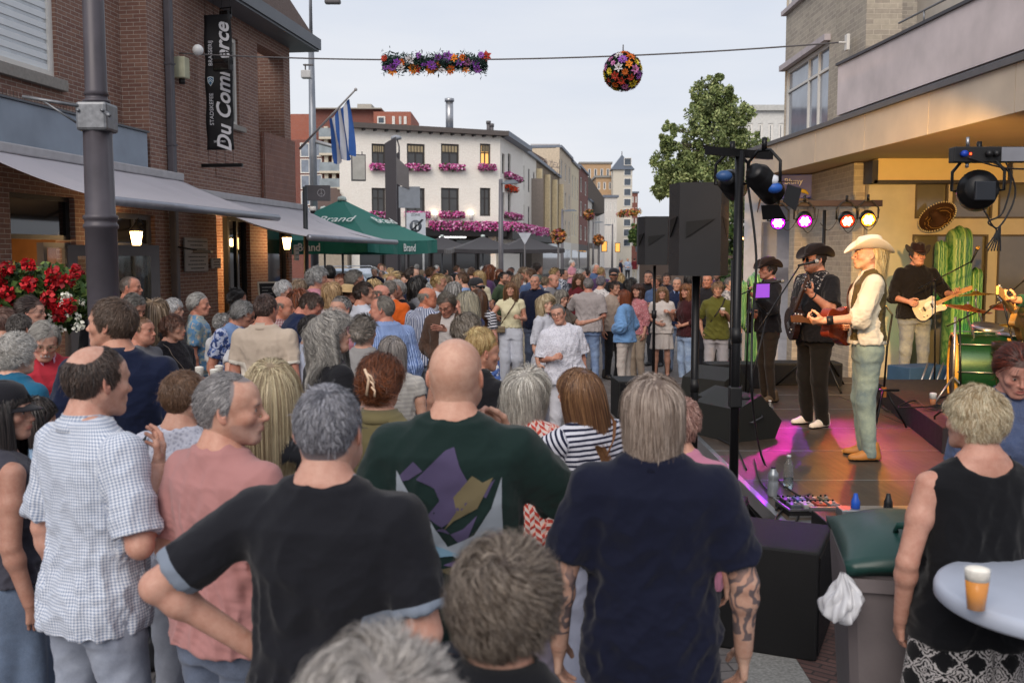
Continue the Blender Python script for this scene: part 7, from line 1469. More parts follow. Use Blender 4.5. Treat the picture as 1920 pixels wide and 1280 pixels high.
for b in(((-.19,-.03,.045),(.19,-.018,.06)),((-.19,.282,.045),(.19,.294,.06)),((-.19,-.018,.045),(-.182,.282,.06)),((.182,-.018,.045),(.19,.282,.06)),((-.19,-.03,0),(.19,-.021,.012))):mb.box(*b)
mb.build('edge_profile',ALU,pd)
for i in range(4):
 for j in range(2):
  c=('5a5e66','2b2b2e','a8a8a8','3a5a7a','8a3a2a','2a2a2a','7a7a80','4a5a4a')[i*2+j];x,y=-.13+i*.087,.06+j*.13;mb=MB();mb.box((x-.034,y-.055,.051),(x+.034,y+.055,.078),bev=.005);pe=mb.build('effect_pedal',plain(c,.35,.4,var=.05),pd);mb=MB();mb.lathe([(.011,0),(.011,.012),(0,.012)],12,MT((x,y-.03,.079)));mb.build('footswitch',ALU,pe);mb=MB();[mb.lathe([(.007,0),(.006,.012),(0,.012)],10,MT((x+k*.016,y+.03,.079)))for k in(-1,1)];mb.build('knob',BLK,pe)
q=onz(1440,975,SZ)
for k,(lab,pts)in enumerate((('thick black cable coiled left of the pedalboard',[(1520,925),(1480,945),(1450,980),(1470,1000),(1500,960),(1480,930),(1455,955)]),('black cable looping along the stage edge into the pedalboard',[(1415,860),(1425,900),(1450,925),(1490,938),(1520,940)]),('thin cable running across the stage to the wedge monitor',[(1400,880),(1380,840),(1340,815),(1330,780)]),('cable trailing from the pedalboard toward the flight case',[(1555,940),(1575,955),(1570,975),(1545,985)]),('cable lying by the singer guitar stand',[(1640,745),(1665,770),(1700,765),(1740,790)]),('cable loop on the stage behind the black shirted singer',[(1390,700),(1410,715),(1450,700),(1480,720),(1500,712)]))):cable('stage_cable',lab,[onz(a,b,SZ+.012+.006*(i%2))for i,(a,b)in enumerate(pts)],.0075)
lz_=at(1415,560,6.6);cable('hanging_cable','long black cable hanging down the tall lighting stand to the stage floor',[at(1400,330,6.5),at(1418,480,6.5),at(1410,620,6.5),at(1412,760,6.5),onz(1430,860,SZ+.05),onz(1465,905,SZ+.02),onz(1500,930,SZ+.02)],.008)
random.seed(5)
for k in range(9):
 x=4.0+.35*k;P_=[(x+random.uniform(-.3,.3),8.75+random.uniform(0,1.0)+j*.12,SZ+.24+.015*random.random())for j in range(6)];cable('floor_cable',('leftmost','second','third','fourth','middle','sixth','seventh','eighth','rightmost')[k]+' cable of the tangle on the drum riser',P_,.007)
gs=thing('guitar_stand','black guitar stand with a curved neck behind the white hatted singer','stand',(onz(1655,800,SZ).x,onz(1655,800,SZ).y,SZ));mb=MB();mb.tube([(0,0,.35),(.02,0,.8),(.06,0,1.12),(.0,0,1.20),(-.05,0,1.15)],.011,8);mb.tube([(0,0,.4),(-.15,-.2,.01)],.010,8);mb.tube([(0,0,.4),(.2,-.1,.01)],.010,8);mb.tube([(0,0,.4),(0,.25,.01)],.010,8);mb.tube([(-.12,-.08,.38),(.12,-.08,.38)],.012,8);mb.build('frame',BLKM,gs);mb=MB();mb.box((-.02,-.02,.30),(.02,.02,.40));mb.build('clamp',plain('b06a28',.5),gs)
rk=thing('amplifier_case','blue grey rack case and keyboard stand parts behind the white hatted singer','case',(onz(1675,720,SZ).x,12.3,SZ),R(20));mb=MB();mb.box((-.35,-.2,0),(.3,.2,.35),bev=.01);mb.build('case',plain('2c4a70',.5),rk);mb=MB();[mb.tube([(-.3+k*.12,-.25,0),(-.1+k*.12,-.22,.4)],.012,6)for k in range(5)];mb.build('folded_leg',ALU,rk)
cabinet('amplifier','green lit black amplifier box at the back of the stage behind the left band member',(2.9,12.9,SZ),R(5),.75,.4,.32);cabinet('amplifier','low black box with a silver edge at the back of the stage behind the singers',(3.9,13.2,SZ),R(-3),.9,.4,.30)
def tee(c,kind='plain',c2=None,c3=None,s=1.0,nm='t_shirt',th=.5,**k):return dict(dict(mat=cloth(c,kind,c2,c3,s,th=th),name=nm),**k)
def shirt(c,kind='plain',c2=None,c3=None,s=1.0,sl=1.85,nm='shirt',th=.5,**k):return dict(dict(mat=cloth(c,kind,c2,c3,s,th=th),neck='collar',sleeve=sl,name=nm,loose=.016),**k)
def jeans(c='56688a',c2='8fa0ba',**k):return dict(dict(mat=cloth(c,'denim',c2)),**k)
def pants(c,**k):return dict(dict(mat=cloth(c)),**k)
PP={}
def pp(key,*a,**k):PP[key]=person('person',*a,**k);return PP[key]
S1,S2,S3,S4='c08c76','b57f68','cb9a86','a8745c'
# ---------- nearest, seen from behind
pp('curl1','person with light grey curly hair, nearest to the camera at the bottom edge',(706,1172),1.06,rz=-5,sex='f',hair='curlyshort',hc='908a86/c8c2bc',skin=S1,top=tee('1c1e26'),bottom=pants('2a2a30'),lod=0,hseed=1)
pp('curl2','person with brown grey curly hair and a black top at the bottom centre',(946,992),1.56,rz=-12,sex='f',hair='curlyshort',hc='483c34/887c70',skin=S1,top=shirt('14151a',sl=.6),bottom=pants('2a2a30'),lod=0,hseed=2,yaw=-5)
pp('navy','man with long grey brown hair, navy polo shirt and tattooed arms',(1226,700),2.62,rz=-6,yaw=4,hair='nbob',hc='6a584c/b4a498',skin='b48a78',wide=1.0,belly=.03,arms=(((.09,-.02,-.28),(.10,.05,-.52),'relax',(-1,0,0)),((.09,-.02,-.28),(.10,.04,-.52),'relax',(-1,0,0))),top=tee('0b1026',nm='polo_shirt',sleeve=.80,loose=.022,hem=.80,neck='collar'),bottom=pants('c4c8d8'),lod=0)
PP['navy']['body'].data.materials[0]=skinmat('b48a78','6a584c/b4a498',True)
pp('dark','broad man in a charcoal ringer t-shirt with one hand on his hip',(613,714),2.22,rz=-10,yaw=4,hair='crop',hc='56565e/a0a0a8',skin='b88574',wide=1.04,belly=.04,head='h',arms=('hold',((.24,-.07,-.18),(.02,.03,-.37),'relax',(-.6,.3,.6))),top=tee('15161d','trim','76808f',trim=1,sleeve=.80,loose=.018),bottom=pants('23242c'),lod=0,hseed=3)
pp('bald','bald man in a dark green t-shirt with a mountain print on the back',(852,628),2.76,rz=-8,yaw=2,pitch=4,hair=None,hc='8a7a70',skin='bd8974',wide=1.06,head='h',arms=(((.16,.10,-.20),(-.06,.20,.0),'grip',(-.6,-.8,.2)),((.10,-.02,-.28),(.06,.14,-.42),'relax',(-1,0,0))),top=tee('112523',sleeve=.82,loose=.026),bottom=jeans('2c3448','4a5468'),lod=0)
pp('pink','balding man in a salmon pink t-shirt looking right in profile',(424,694),2.76,rz=-34,yaw=-50,hair='rec',hc='7c7a7c/a8a4a4',skin='bb8470',head='s',wide=.98,arms=('hold','hold'),top=tee('a87876',sleeve=.8,loose=.02),bottom=jeans('3a465c','5c6a84'),lod=0)
pp('check','tall man in a blue and white checked shirt with thinning dark hair',(178,640),2.92,rz=-34,yaw=-4,pitch=-4,hair='thin',hc='2e2624/5a4a42',skin='bb8674',wide=.95,arms=(((.10,-.02,-.27),(-.05,.16,-.08),'relax',(-.5,-.8,.2)),'down'),top=shirt('d8dce4','gingham','7e8ca6',s=.85,sl=.88,nm='checked_shirt',hem=.82,loose=.02),bottom=jeans('747c8e','98a0b0'),lod=0,legs='wide')
pp('tank','woman in a black tank top with short blond hair beside the white table',(1836,704),2.90,rz=4,yaw=22,sex='f',hair='pixie',hc='a88e68/ded0b4',skin='b88270',wide=1.12,belly=.03,arms=('down',((.075,-.01,-.285),(.055,.07,-.53),'relax',(-1,0,0))),top=tee('0c0d12',kind='plain',nm='tank_top',sleeve=0,neck='scoop',hem=.84),bottom=dict(kind='skirt',hem=.20,flare=.05,mat=cloth('0d0e12','ikat','b4b0b0')),lod=0,hseed=1)
PP['tank']['shirt']
pp('cap','woman in a black cap, grey tube top and denim skirt at the left edge',(2,712),3.25,rz=-50,yaw=-34,sex='f',hair='long',hc='1c1a1c/3a3230',skin='a87664',wide=1.16,arms=('down','down'),top=tee('3c3c46',nm='tube_top',sleeve=0,neck='scoop',hem=.95),bottom=dict(kind='skirt',hem=.1,flare=.06,mat=cloth('34465e','denim','5c708c')),lod=0,extras=[cap('1c1c22')])
pp('denim','person in a light blue denim jacket behind the woman in the black cap',(62,742),3.9,rz=-60,yaw=-10,sex='f',hair='long',hc='1e1a1a/3a302c',skin=S2,top=shirt('5c7a98','denim','86a0b8',nm='denim_jacket',loose=.03),bottom=pants('22242a'),lod=1,wide=1.1)
# ---------- second row
pp('white_boy','young person in a white patterned top with a black strap and short brown hair',(343,690),3.45,rz=-22,yaw=-14,hair='crop',hc='5a4232/7a5c46',skin='b98672',top=tee('b4b6c4','lace','9496a6'),bottom=jeans('8a90a0','a8aebc'),lod=0,extras=[strap('14141a',(-.13,1.42),(.17,1.0),.022)])
pp('blond','woman with very long straight blond streaked hair behind the balding man',(508,668),3.15,rz=-6,sex='f',hair='vlong',hc='8a765c/d8c8a4',skin=S1,top=tee('23252a'),bottom=pants('2a2c34'),lod=0)
pp('clip','woman with auburn hair pinned up by a claw clip and an olive shirt',(714,660),3.5,rz=-10,sex='f',hair='clip',hc='4a2a1a/8a5030',skin=S1,top=shirt('6e6648',sl=1.6),bottom=pants('3a3a30'),lod=0)
def clawclip(P):
 mb=MB();[mb.tube([(-.015+.012*k,-.172,.075-k*.03),(.01+.008*k,-.18,.06-k*.03),(.022,-.172,.03-k*.028)],.0045,6)for k in range(3)];mb.tube([(-.02,-.172,.09),(.0,-.18,.05),(-.012,-.175,-.02)],.006,6);o=mb.build('hair_clip',plain('d8bca0',.4),P['root'],uv=False);o.matrix_local=P['Hm']
clawclip(PP['clip'])
pp('greycurl','woman with long grey curly hair and glasses looking up to the right',(610,574),5.0,rz=-52,yaw=-42,pitch=8,sex='f',head='o',hair='curlylong',hc='7e7c7a/c8c2ba',skin='b9836c',top=shirt('17171c',sl=1.8),bottom=pants('22222a'),lod=0,extras=[glasses('5a4a44')])
pp('lightshirt','woman in a white sleeveless top between the grey heads and the claw clip',(735,610),5.6,rz=10,sex='f',hair='bob',hc='6a6462/98908a',skin='bd8c76',top=tee('b6b2ac','sh','a8a4a0',nm='top',sleeve=.3),bottom=pants('9a9a9a'),lod=1,h=1.60)
pp('bun','woman with grey hair tied in a low bun beside the long grey curls',(683,590),6.3,rz=-8,yaw=-8,sex='f',hair='bun',hc='6a645e/9c9288',skin=S1,top=tee('8e8c8c'),bottom=pants('3a3a40'),lod=1)
pp('brownhead','person with short brown grey hair just behind the bald head',(874,587),6.0,rz=-15,yaw=-20,hair='side',hc='5e544a/8e8478',skin=S2,top=tee('d0d0d4','floral','4a64a0','2a3a6a',nm='patterned_shirt'),bottom=jeans(),lod=1)
pp('updo','woman with a blond updo and black shirt to the right of the bald man',(908,612),5.1,rz=-38,yaw=-28,pitch=-8,sex='f',hair='updo',hc='a07c4a/e2c690',skin='b87c64',top=shirt('131318',sl=1.2),bottom=pants('1c1c22'),lod=0)
pp('geo','grey haired woman in a red and white geometric blouse being hugged',(992,688),4.05,rz=-20,yaw=-35,roll=12,sex='f',head='o',hair='wavybob',hc='9a948c/d8d2c8',skin='b57c66',wide=1.1,top=tee('c8bcb8','geo','b0443c','d8a090',nm='blouse',sleeve=.6,hem=.82),bottom=dict(kind='wide',mat=cloth('a8a0b0')),lod=0)
pp('stripe','woman in a navy and white striped t-shirt leaning in with long brown hair',(1080,682),3.8,rz=28,yaw=30,roll=-14,side=-4,sex='f',hair='long',hc='5e4030/96704e',skin='b77f68',arms=('down','hug'),top=tee('c6c8d4','sh','1a1e36',s=.8,th=.45,sleeve=.62),bottom=pants('b4bad0'),lod=0,extras=[strap('6a4428',(.12,1.44),(-.16,1.05),.018)])
pp('pinkside','person in a pink top half hidden behind the man in the navy polo',(1276,764),3.5,rz=-15,sex='f',hair='pixie',hc='8a6258/b89488',skin=S1,top=tee('b87890'),bottom=pants('3a3a44'),lod=1,h=1.56)
pp('navyl','tall man in a dark navy shirt in left profile before the lamp post',(214,557),4.35,rz=12,yaw=72,pitch=3,hair='short',hc='4a3a30/6e5a4c',skin='b97e66',wide=1.08,top=shirt('0d1732',sl=1.4),bottom=pants('22252e'),lod=0,arms=('hold','hold'))
pp('teal','woman with fluffy white hair and a teal cardigan at the left edge',(26,616),4.9,rz=-25,yaw=-12,sex='f',head='o',hair='fluffy',hc='a8a49e/dcd8d2',skin=S3,wide=1.12,top=tee('1c5c7c',nm='cardigan',sleeve=1.9,loose=.03),bottom=pants('2c3440'),lod=0)
pp('red','smiling older man with a white moustache, glasses and a red jumper',(84,598),5.6,rz=-130,yaw=-20,pitch=-16,head='o',hair='side',hc='8a8680/c4bfb8',skin='ba806c',wide=1.1,lean=8,top=shirt('b02e3c',nm='jumper',cmat=cloth('d09ab0')),bottom=pants('3a3c48'),lod=0,extras=[glasses('8a7a60')])
def moustache(P):
 rs=np.random.RandomState(3);mb=MB()
 for k in range(90):x=rs.uniform(-.026,.026);z=-.043+rs.normal()*.003-abs(x)*.25;mb.add([Vector((x-.0015,.104-abs(x)*.5,z)),Vector((x+.0015,.104-abs(x)*.5,z)),Vector((x+.0005+x*.25,.110-abs(x)*.5,z-.011))],[(0,1,2)])
 o=mb.build('moustache',plain('cfcac4',.6),P['root'],uv=False);o.matrix_local=P['Hm']
moustache(PP['red'])
pp('profile','young woman with dark pulled back hair and glasses in profile before the geraniums',(58,556),7.4,rz=-80,yaw=-10,sex='f',hair='pony',hc='2e2422/4e3e38',skin='b98270',top=tee('5a5a60'),bottom=pants('2a2a30'),lod=1,extras=[glasses()])
pp('darkback','person with cropped dark grey hair between the teal cardigan and the geraniums',(36,586),6.4,rz=-20,hair='crop',hc='3c3632/5e5854',skin=S2,top=tee('2c2c34'),bottom=pants('2a2a30'),lod=1);pp('redback','reddish brown haired person at the left edge next to the cropped dark head',(8,576),7.0,rz=-30,hair='short',hc='5c4038/7a5c50',skin=S2,top=tee('4a3a3a'),bottom=pants('2a2a30'),lod=1)
pp('blackt','man in a black t-shirt standing behind the tall lamp post',(196,538),8.0,rz=35,yaw=20,pitch=-18,hair='crop',hc='3a3432/5a524c',skin=S1,wide=1.1,lean=6,top=tee('0d0e14',sleeve=.8),bottom=pants('22242c'),lod=1)
pp('balpole','balding man looking right just beside the lamp post',(242,516),9.6,rz=-70,yaw=-15,hair='buzz',hc='5a504a/7c7068',skin='b46e56',wide=1.05,head='s',top=tee('a86a50'),bottom=pants('2a2a30'),lod=1)
pp('greydown','grey haired man looking down in front of the lit café door',(257,547),8.2,rz=-120,pitch=-25,hair='side',hc='56524e/8a8680',skin='a8705c',top=tee('3a4a44'),bottom=pants('2a2a30'),lod=1)
pp('frown','frowning man with short sandy hair peering over the navy shoulder',(264,592),6.9,rz=-110,yaw=10,hair='crop',hc='6a4e3a/8c6c52',skin='b8755e',head='h',top=tee('6a6a70'),bottom=pants('2a2a30'),lod=1)
pp('blackw','woman with short brown hair, glasses and a black lace top beside the drinks table',(322,582),7.2,rz=-120,yaw=25,sex='f',hair='pixie',hc='452c22/6c4838',skin='b8806a',wide=1.12,top=tee('17151a','lace','26222a',nm='top',sleeve=.6),bottom=pants('22222a'),lod=1,arms=('hold','hold'),extras=[glasses('8a7a6a'),strap('8a7c70',(.12,1.44),(-.10,1.05),.010)])
pp('whiteg','white haired person with glasses behind the woman in the black lace top',(322,553),9.0,rz=-80,yaw=-5,sex='f',head='o',hair='pixie',hc='9c9c9e/d8d8da',skin=S1,top=tee('4a4648'),bottom=pants('2a2a30'),lod=1,extras=[glasses()])
pp('hawaii','man with white hair in a blue floral shirt holding a clear cup',(371,549),9.2,rz=-78,yaw=-8,head='o',hair='back',hc='8a8884/c4c2be',skin='b8735c',arms=('down',((.06,.04,-.28),(-.04,.22,-.10),'grip',(-1,.2,0))),top=shirt('8e9c9c','floral','5c84a8','b8a494',s=1.4,sl=.75),bottom=pants('4a4a50'),lod=1)
pp('shawl','grey haired man in a dark floral shirt with a light blue jumper over his shoulders',(462,560),8.3,rz=-120,yaw=35,pitch=-12,head='o',hair='side',hc='6a6866/a8a6a4',skin='b07058',wide=1.15,lean=10,top=shirt('2a3a68','floral','a8b0c8','4a64a0',sl=.75,yoke=cloth('6e86ae')),bottom=pants('2a2e3a'),lod=1,extras=[glasses('1c1a1a')])
pp('polo','man in a beige polo shirt with dark hair seen from behind',(497,549),7.0,rz=-10,yaw=-8,hair='crop',hc='3a2a26/5a443c',skin='b8745c',wide=1.12,top=tee('b8a898','trim','d8d0c4',nm='polo_shirt',sleeve=.72,neck='collar',trim=1),bottom=pants('5a5a60'),lod=1,hseed=4)
pp('plaid','bald bearded man in a red plaid shirt right of the beige polo shirt',(528,553),8.6,rz=-85,hair='bald',hc='6a5a50/8a7a70',head='sh',skin='b46c50',top=shirt('8a5a5c','plaid','b4a4a4','4a3a44'),bottom=pants('2a2a30'),lod=1)
pp('navyj','man in a navy jacket with brown hair leaning towards the right',(595,538),8.0,rz=-60,yaw=-35,pitch=-22,hair='short',hc='3c2e28/5c4a40',skin='b46a54',wide=1.1,lean=14,top=shirt('0f1c3c',nm='jacket',loose=.03),bottom=pants('22252e'),lod=1,X=None)
pp('darkbob','dark haired person in a white shirt just left of the long grey curls',(583,572),7.0,rz=-40,yaw=-30,sex='f',hair='pixie',hc='1c1a1e/34302e',skin=S2,top=tee('a8b0c4',sleeve=.6),bottom=pants('22252e'),lod=1,h=1.66)
pp('whitelb','white haired woman in a light blue top seated before the café window',(530,520),12.5,rz=-85,yaw=-8,sex='f',head='o',hair='pixie',hc='a0a0a2/dcdcde',skin='b87c68',top=tee('5ca0b4',sleeve=.6),bottom=pants('5a5a60'),lod=1)
pp('pinkt','grey haired man in a pink t-shirt standing before the brick corner',(594,497),12.6,rz=-75,yaw=-10,head='o',hair='fluffy',hc='7c7c7c/b4b4b4',skin='b87c6a',wide=1.15,top=tee('b47c8a',sleeve=.75),bottom=pants('4a4a50'),lod=1)
pp('straw','person in a straw hat with a hand on the chin',(652,533),11.0,rz=-120,yaw=20,sex='f',hair='short',hc='5a4838',skin='a86e58',arms=('face','hold'),top=shirt('2c2c26'),bottom=pants('2a2a30'),lod=1,extras=[cap('b49a72',straw=True)])
pp('sung','blond woman with white rimmed sunglasses pushed up on her head',(622,528),10.6,rz=-30,sex='f',hair='wavybob',hc='8a6c48/c8a880',skin=S1,top=tee('b8aab0'),bottom=pants('3a3a40'),lod=1)
pp('glassm','grey haired man with glasses between the straw hat and the silver car',(665,506),13.0,rz=-110,yaw=25,hair='side',hc='5a5652/8a8680',skin='b07662',top=shirt('5a6070'),bottom=pants('2a2a30'),lod=1,extras=[glasses()])
pp('darkcar','dark haired man in a brown jacket with his back turned before the silver car',(617,497),15.5,rz=5,hair='short',hc='0e0c0c/1c1a18',skin=S4,wide=1.25,top=shirt('2c2014',nm='jacket'),bottom=pants('22222a'),lod=1)
pp('whitet','young man with dark hair in a white t-shirt looking right',(681,527),9.4,rz=-55,yaw=-30,hair='short',hc='2a201c/483830',skin='b4775f',top=tee('b8bcc8',sleeve=.75),bottom=pants('2c3040'),lod=1)
pp('sunm','bald man in sunglasses wearing a light blue shirt',(713,532),10.2,rz=-80,yaw=-10,head='h',hair='bald',hc='6a5a50',skin='b8705e',top=shirt('7c94bc'),bottom=pants('2a2e3a'),lod=1,extras=[glasses('141214',True)])
pp('orange','man in a bright orange shirt behind the bald man in sunglasses',(731,524),11.0,rz=-20,hair='crop',hc='6a625c/8c847c',skin=S1,wide=1.1,top=tee('c85a1c',sleeve=.9),bottom=pants('2a2e3a'),lod=1)
pp('bluest','older man in a blue striped shirt with grey hair facing left',(718,553),7.7,rz=30,yaw=50,head='oh',hair='rec',hc='5c5650/928c84',skin='b46e58',wide=1.12,belly=.04,top=shirt('9aaed4','sv','50689c',s=.42,sl=1.85,loose=.03),bottom=pants('2c3244'),lod=0)
pp('vest','grey haired man in a black waistcoat looking left among the crowd',(745,525),11.2,rz=150,yaw=0,hair='side',hc='7a7876/b4b2b0',skin='b07866',top=shirt('16161c',inner=cloth('5a3a50')),bottom=pants('22222a'),lod=1)
pp('tanstripe','balding tanned man in a navy shirt with white vertical stripes',(800,537),9.9,rz=-35,yaw=-55,head='oh',hair='bald',hc='6c665e/98928a',skin='b4633f',wide=1.12,top=shirt('38486a','sv','b8bccc',s=.9,sl=.8),bottom=pants('5a6270'),lod=1)
pp('jacket','man with greying hair in an open brown jacket over a white shirt',(834,542),9.0,rz=165,yaw=-8,pitch=-22,lean=8,hair='side',hc='4c443c/7c746a',skin='b4735c',wide=1.15,arms=('hold','down'),top=dict(shirt('4c382e',nm='jacket',loose=.035,inner=cloth('b4aeac'),iw=.085)),bottom=pants('a8a498'),lod=0,extras=[glasses('4a3a34')])
pp('kiss','woman with a grey blond bob whispering to the man in the brown jacket',(874,541),8.8,rz=70,yaw=20,roll=8,lean=8,sex='f',hair='bob',hc='6c6860/b4ac94',skin='b87a68',arms=('hug','hold'),top=tee('1c2c58',sleeve=1.8),bottom=pants('22252e'),lod=1)
pp('stripeb','woman with long brown hair in a black and white striped top seen from behind',(897,541),12.4,rz=0,sex='f',hair='long',hc='3c261c/6c4a34',skin=S2,top=tee('c4c4cc','sh','1c1c2a',s=1.2,sleeve=.6),bottom=pants('a06c60'),lod=1)
pp('capg','man in a dark cap and sunglasses behind the striped top',(893,521),14,rz=-130,hair='crop',hc='5a5652',skin=S2,top=tee('4a5a80','floral','b0b8cc','2a3a6a'),bottom=pants('22252e'),lod=1,extras=[cap('2c2c30'),glasses('141214',True)])
pp('white','smiling young woman in a cream top, wide white trousers and a small bag',(958,527),15.9,rz=175,yaw=-4,sex='f',head='m',hair='long',hc='5a3c2c/94704e',skin='b98068',arms=('out','cuplow'),top=tee('cfc8a8',sleeve=.35,hem=.98,loose=.006),bottom=dict(kind='wide',mat=cloth('c2c6d2')),shoes='e8e6e0',lod=1,legs='step',extras=[strap('4a3024',(-.10,1.43),(.17,1.02),.012,bag='7a6a54')])
pp('dancer','short haired older woman in a white lace blouse and glasses reaching out to the right',(1043,566),9.1,rz=-165,yaw=-30,roll=8,sex='f',head='o',hair='crop',hc='5c5a5a/9c9a9a',skin='b87c66',wide=1.15,side=5,arms=('cuplow','down'),top=tee('ccccd6','lace','b0b0bc',nm='blouse',sleeve=.9,sw=1.3,loose=.03,hem=.84),bottom=pants('c0c0c8'),lod=0,extras=[glasses('4a3a34')])
pp('blondw','blond woman in a white shirt close behind the dancing woman',(1023,550),10.3,rz=-120,yaw=-30,sex='f',hair='wavybob',hc='a08a68/d4c4a4',skin=S1,top=shirt('b8bac4',sl=1.0),bottom=pants('b0b0ba'),lod=1)
pp('reach','grey blond woman in profile looking down with an arm stretched to the right',(1054,540),11.6,rz=-125,yaw=-10,pitch=-12,sex='f',hair='bob',hc='5c5650/9c948a',skin='b07a66',arms=('down',((.10,.18,-.16),(.14,.42,-.10),'spread',(0,0,1))),top=tee('5a5048',sleeve=.7),bottom=pants('5a5a4a'),lod=1)
pp('greyt','man in a light grey t-shirt and blue jeans seen from behind',(1103,520),16.4,rz=-15,yaw=25,hair='rec',hc='6a6664/949090',skin='b06a56',wide=1.12,belly=.03,arms=('cuplow','out'),top=tee('9c9494',sleeve=.85,loose=.024),bottom=jeans('5470a0','8ca4c8'),legs='step',lod=1)
pp('greyshort','woman with very short grey hair in a white dotted blouse and blue jeans',(1127,515),17.2,rz=-30,sex='f',hair='crop',hc='56525a/8a8690',skin=S1,top=tee('c4c0c0','dots','26242c',nm='blouse',sleeve=.6),bottom=jeans('3c5078','6078a0'),lod=1)
pp('tanback','dark haired man in a tan t-shirt and black trousers behind the blue blouse',(1152,527),17.0,rz=-150,yaw=10,hair='short',hc='2c2422/443832',skin='a8725c',wide=1.08,top=tee('988a80',sleeve=.7),bottom=pants('15151a'),lod=1)
pp('blue','auburn haired woman in a light blue blouse and white trousers in front of the crowd',(1171,541),15.2,rz=60,yaw=15,sex='f',hair='bob',hc='54281a/8a4a2c',skin='b87a66',arms=('hold','hold'),top=shirt('6c94c4',nm='blouse',sl=1.8,sw=1.5,loose=.03),bottom=pants('c0b6b0'),shoes='e8e6e0',lod=1)
pp('pinkb','dark haired woman in a pink patterned blouse and beige trousers',(1196,531),16.4,rz=120,yaw=30,sex='f',hair='wavybob',hc='34221e/5a4036',skin='b8806c',top=shirt('a86a70','dots','c49a9c',nm='blouse',sl=1.5),bottom=pants('9c8c7c'),lod=1)
pp('boots','blond woman in a white dress with a black belt and black boots',(1242,536),17.0,rz=170,sex='f',hair='long',hc='6a4e3a/9c7c5c',skin='b8806c',arms=('hold','cup'),top=tee('c4bcb8',sleeve=.6,loose=.02),bottom=dict(kind='dress',hem=.56,flare=.04,mat=cloth('c4bcb8'),boots=True),shoes='1c1210',lod=1)
pp('maroon','woman with wavy auburn hair in a maroon top and pale jeans behind the speaker pole',(1288,531),15.8,rz=115,yaw=20,sex='f',hair='wavybob',hc='6a3e24/a8744c',skin='b8785e',arms=('cup','hold'),top=tee('3c181c',nm='top',sleeve=1.5),bottom=jeans('6c84a8','a0b4cc'),lod=1)
pp('olive','woman in an olive shirt and white trousers holding a beer beside the speaker pole',(1346,523),15.0,rz=168,yaw=6,sex='f',hair='pixie',hc='6c5440/a08468',skin='b0785c',arms=('pocket','cup'),top=shirt('5c5a24',sl=.85),bottom=pants('a8a4a8'),lod=1,extras=[strap('241c18',(-.12,1.44),(.16,1.02),.014)])
pp('navym','grey haired man in a navy polo shirt right of the woman in white',(1004,514),16.8,rz=165,yaw=-5,head='o',hair='rec',hc='7a7876/a8a6a4',skin='b0745e',wide=1.1,top=tee('0e162e',nm='polo_shirt',sleeve=.7,neck='collar'),bottom=jeans('2c3850','4a5a78'),lod=1)
pp('capblk','bearded man in a dark cap and black t-shirt towering behind the crowd',(1151,503),19.5,rz=175,hair='crop',hc='2a2422',head='b',skin='a06850',wide=1.15,top=tee('16161c',sleeve=.7),bottom=jeans('2c3850','4a5a78'),lod=1,extras=[cap('26262c')])
pp('navyt','stocky man in a black t-shirt left of the further loudspeaker pole',(1216,507),19.5,rz=170,hair='crop',hc='2a2220',skin='a8705a',wide=1.2,head='h',arms=('cross','cross'),top=tee('17171c',sleeve=.7),bottom=pants('22242c'),lod=1)
pp('baldark','bald man in a dark shirt behind the woman in olive',(1327,512),17.5,rz=160,hair='rec',hc='5a524c/7c746c',skin='b07058',top=shirt('1a1a20'),bottom=pants('22242c'),lod=1);pp('patt','grey haired man in a pale patterned shirt at the edge of the stage lights',(1369,519),17.5,rz=-150,hair='short',hc='6a6664/949090',skin=S1,top=shirt('a8a8ac','floral','6a6a74','8a8a90',sl=.8),bottom=pants('3a3c44'),lod=1)
pp('behind1','man in a dark jacket half hidden behind the further loudspeaker pole',(1250,512),21,rz=170,hair='short',hc='4a3c34',skin='a8705a',wide=1.1,top=shirt('1c2030'),bottom=pants('22242c'),lod=1);pp('behind2','man in a navy polo with a checked collar behind the maroon top',(1270,520),18,rz=165,hair='rec',hc='6a6664/949090',skin=S2,top=shirt('16203c',cmat=cloth('7c90b8')),bottom=jeans(),lod=1)
pp('redw','woman with dark auburn hair and a denim jacket looking down at the right edge',(1912,640),4.0,rz=160,yaw=12,pitch=-20,sex='f',head='m',hair='clip',hc='2c1814/7a3420',skin='b07464',top=shirt('10254c','denim','1e3a68',nm='denim_jacket',loose=.025),bottom=jeans('1e3054','34507c'),lod=0)
pp('tablehand','person standing out of view whose hand rests on the white standing table',(2560,380),2.62,X=2.10,h=1.75,rz=86,arms=(((.05,.14,-.24),(-.03,.36,-.34),'relax',(0,0,-1)),'down'),hair='short',hc='4a3a30',top=shirt('4a5060'),bottom=pants('2a2c34'),lod=0)
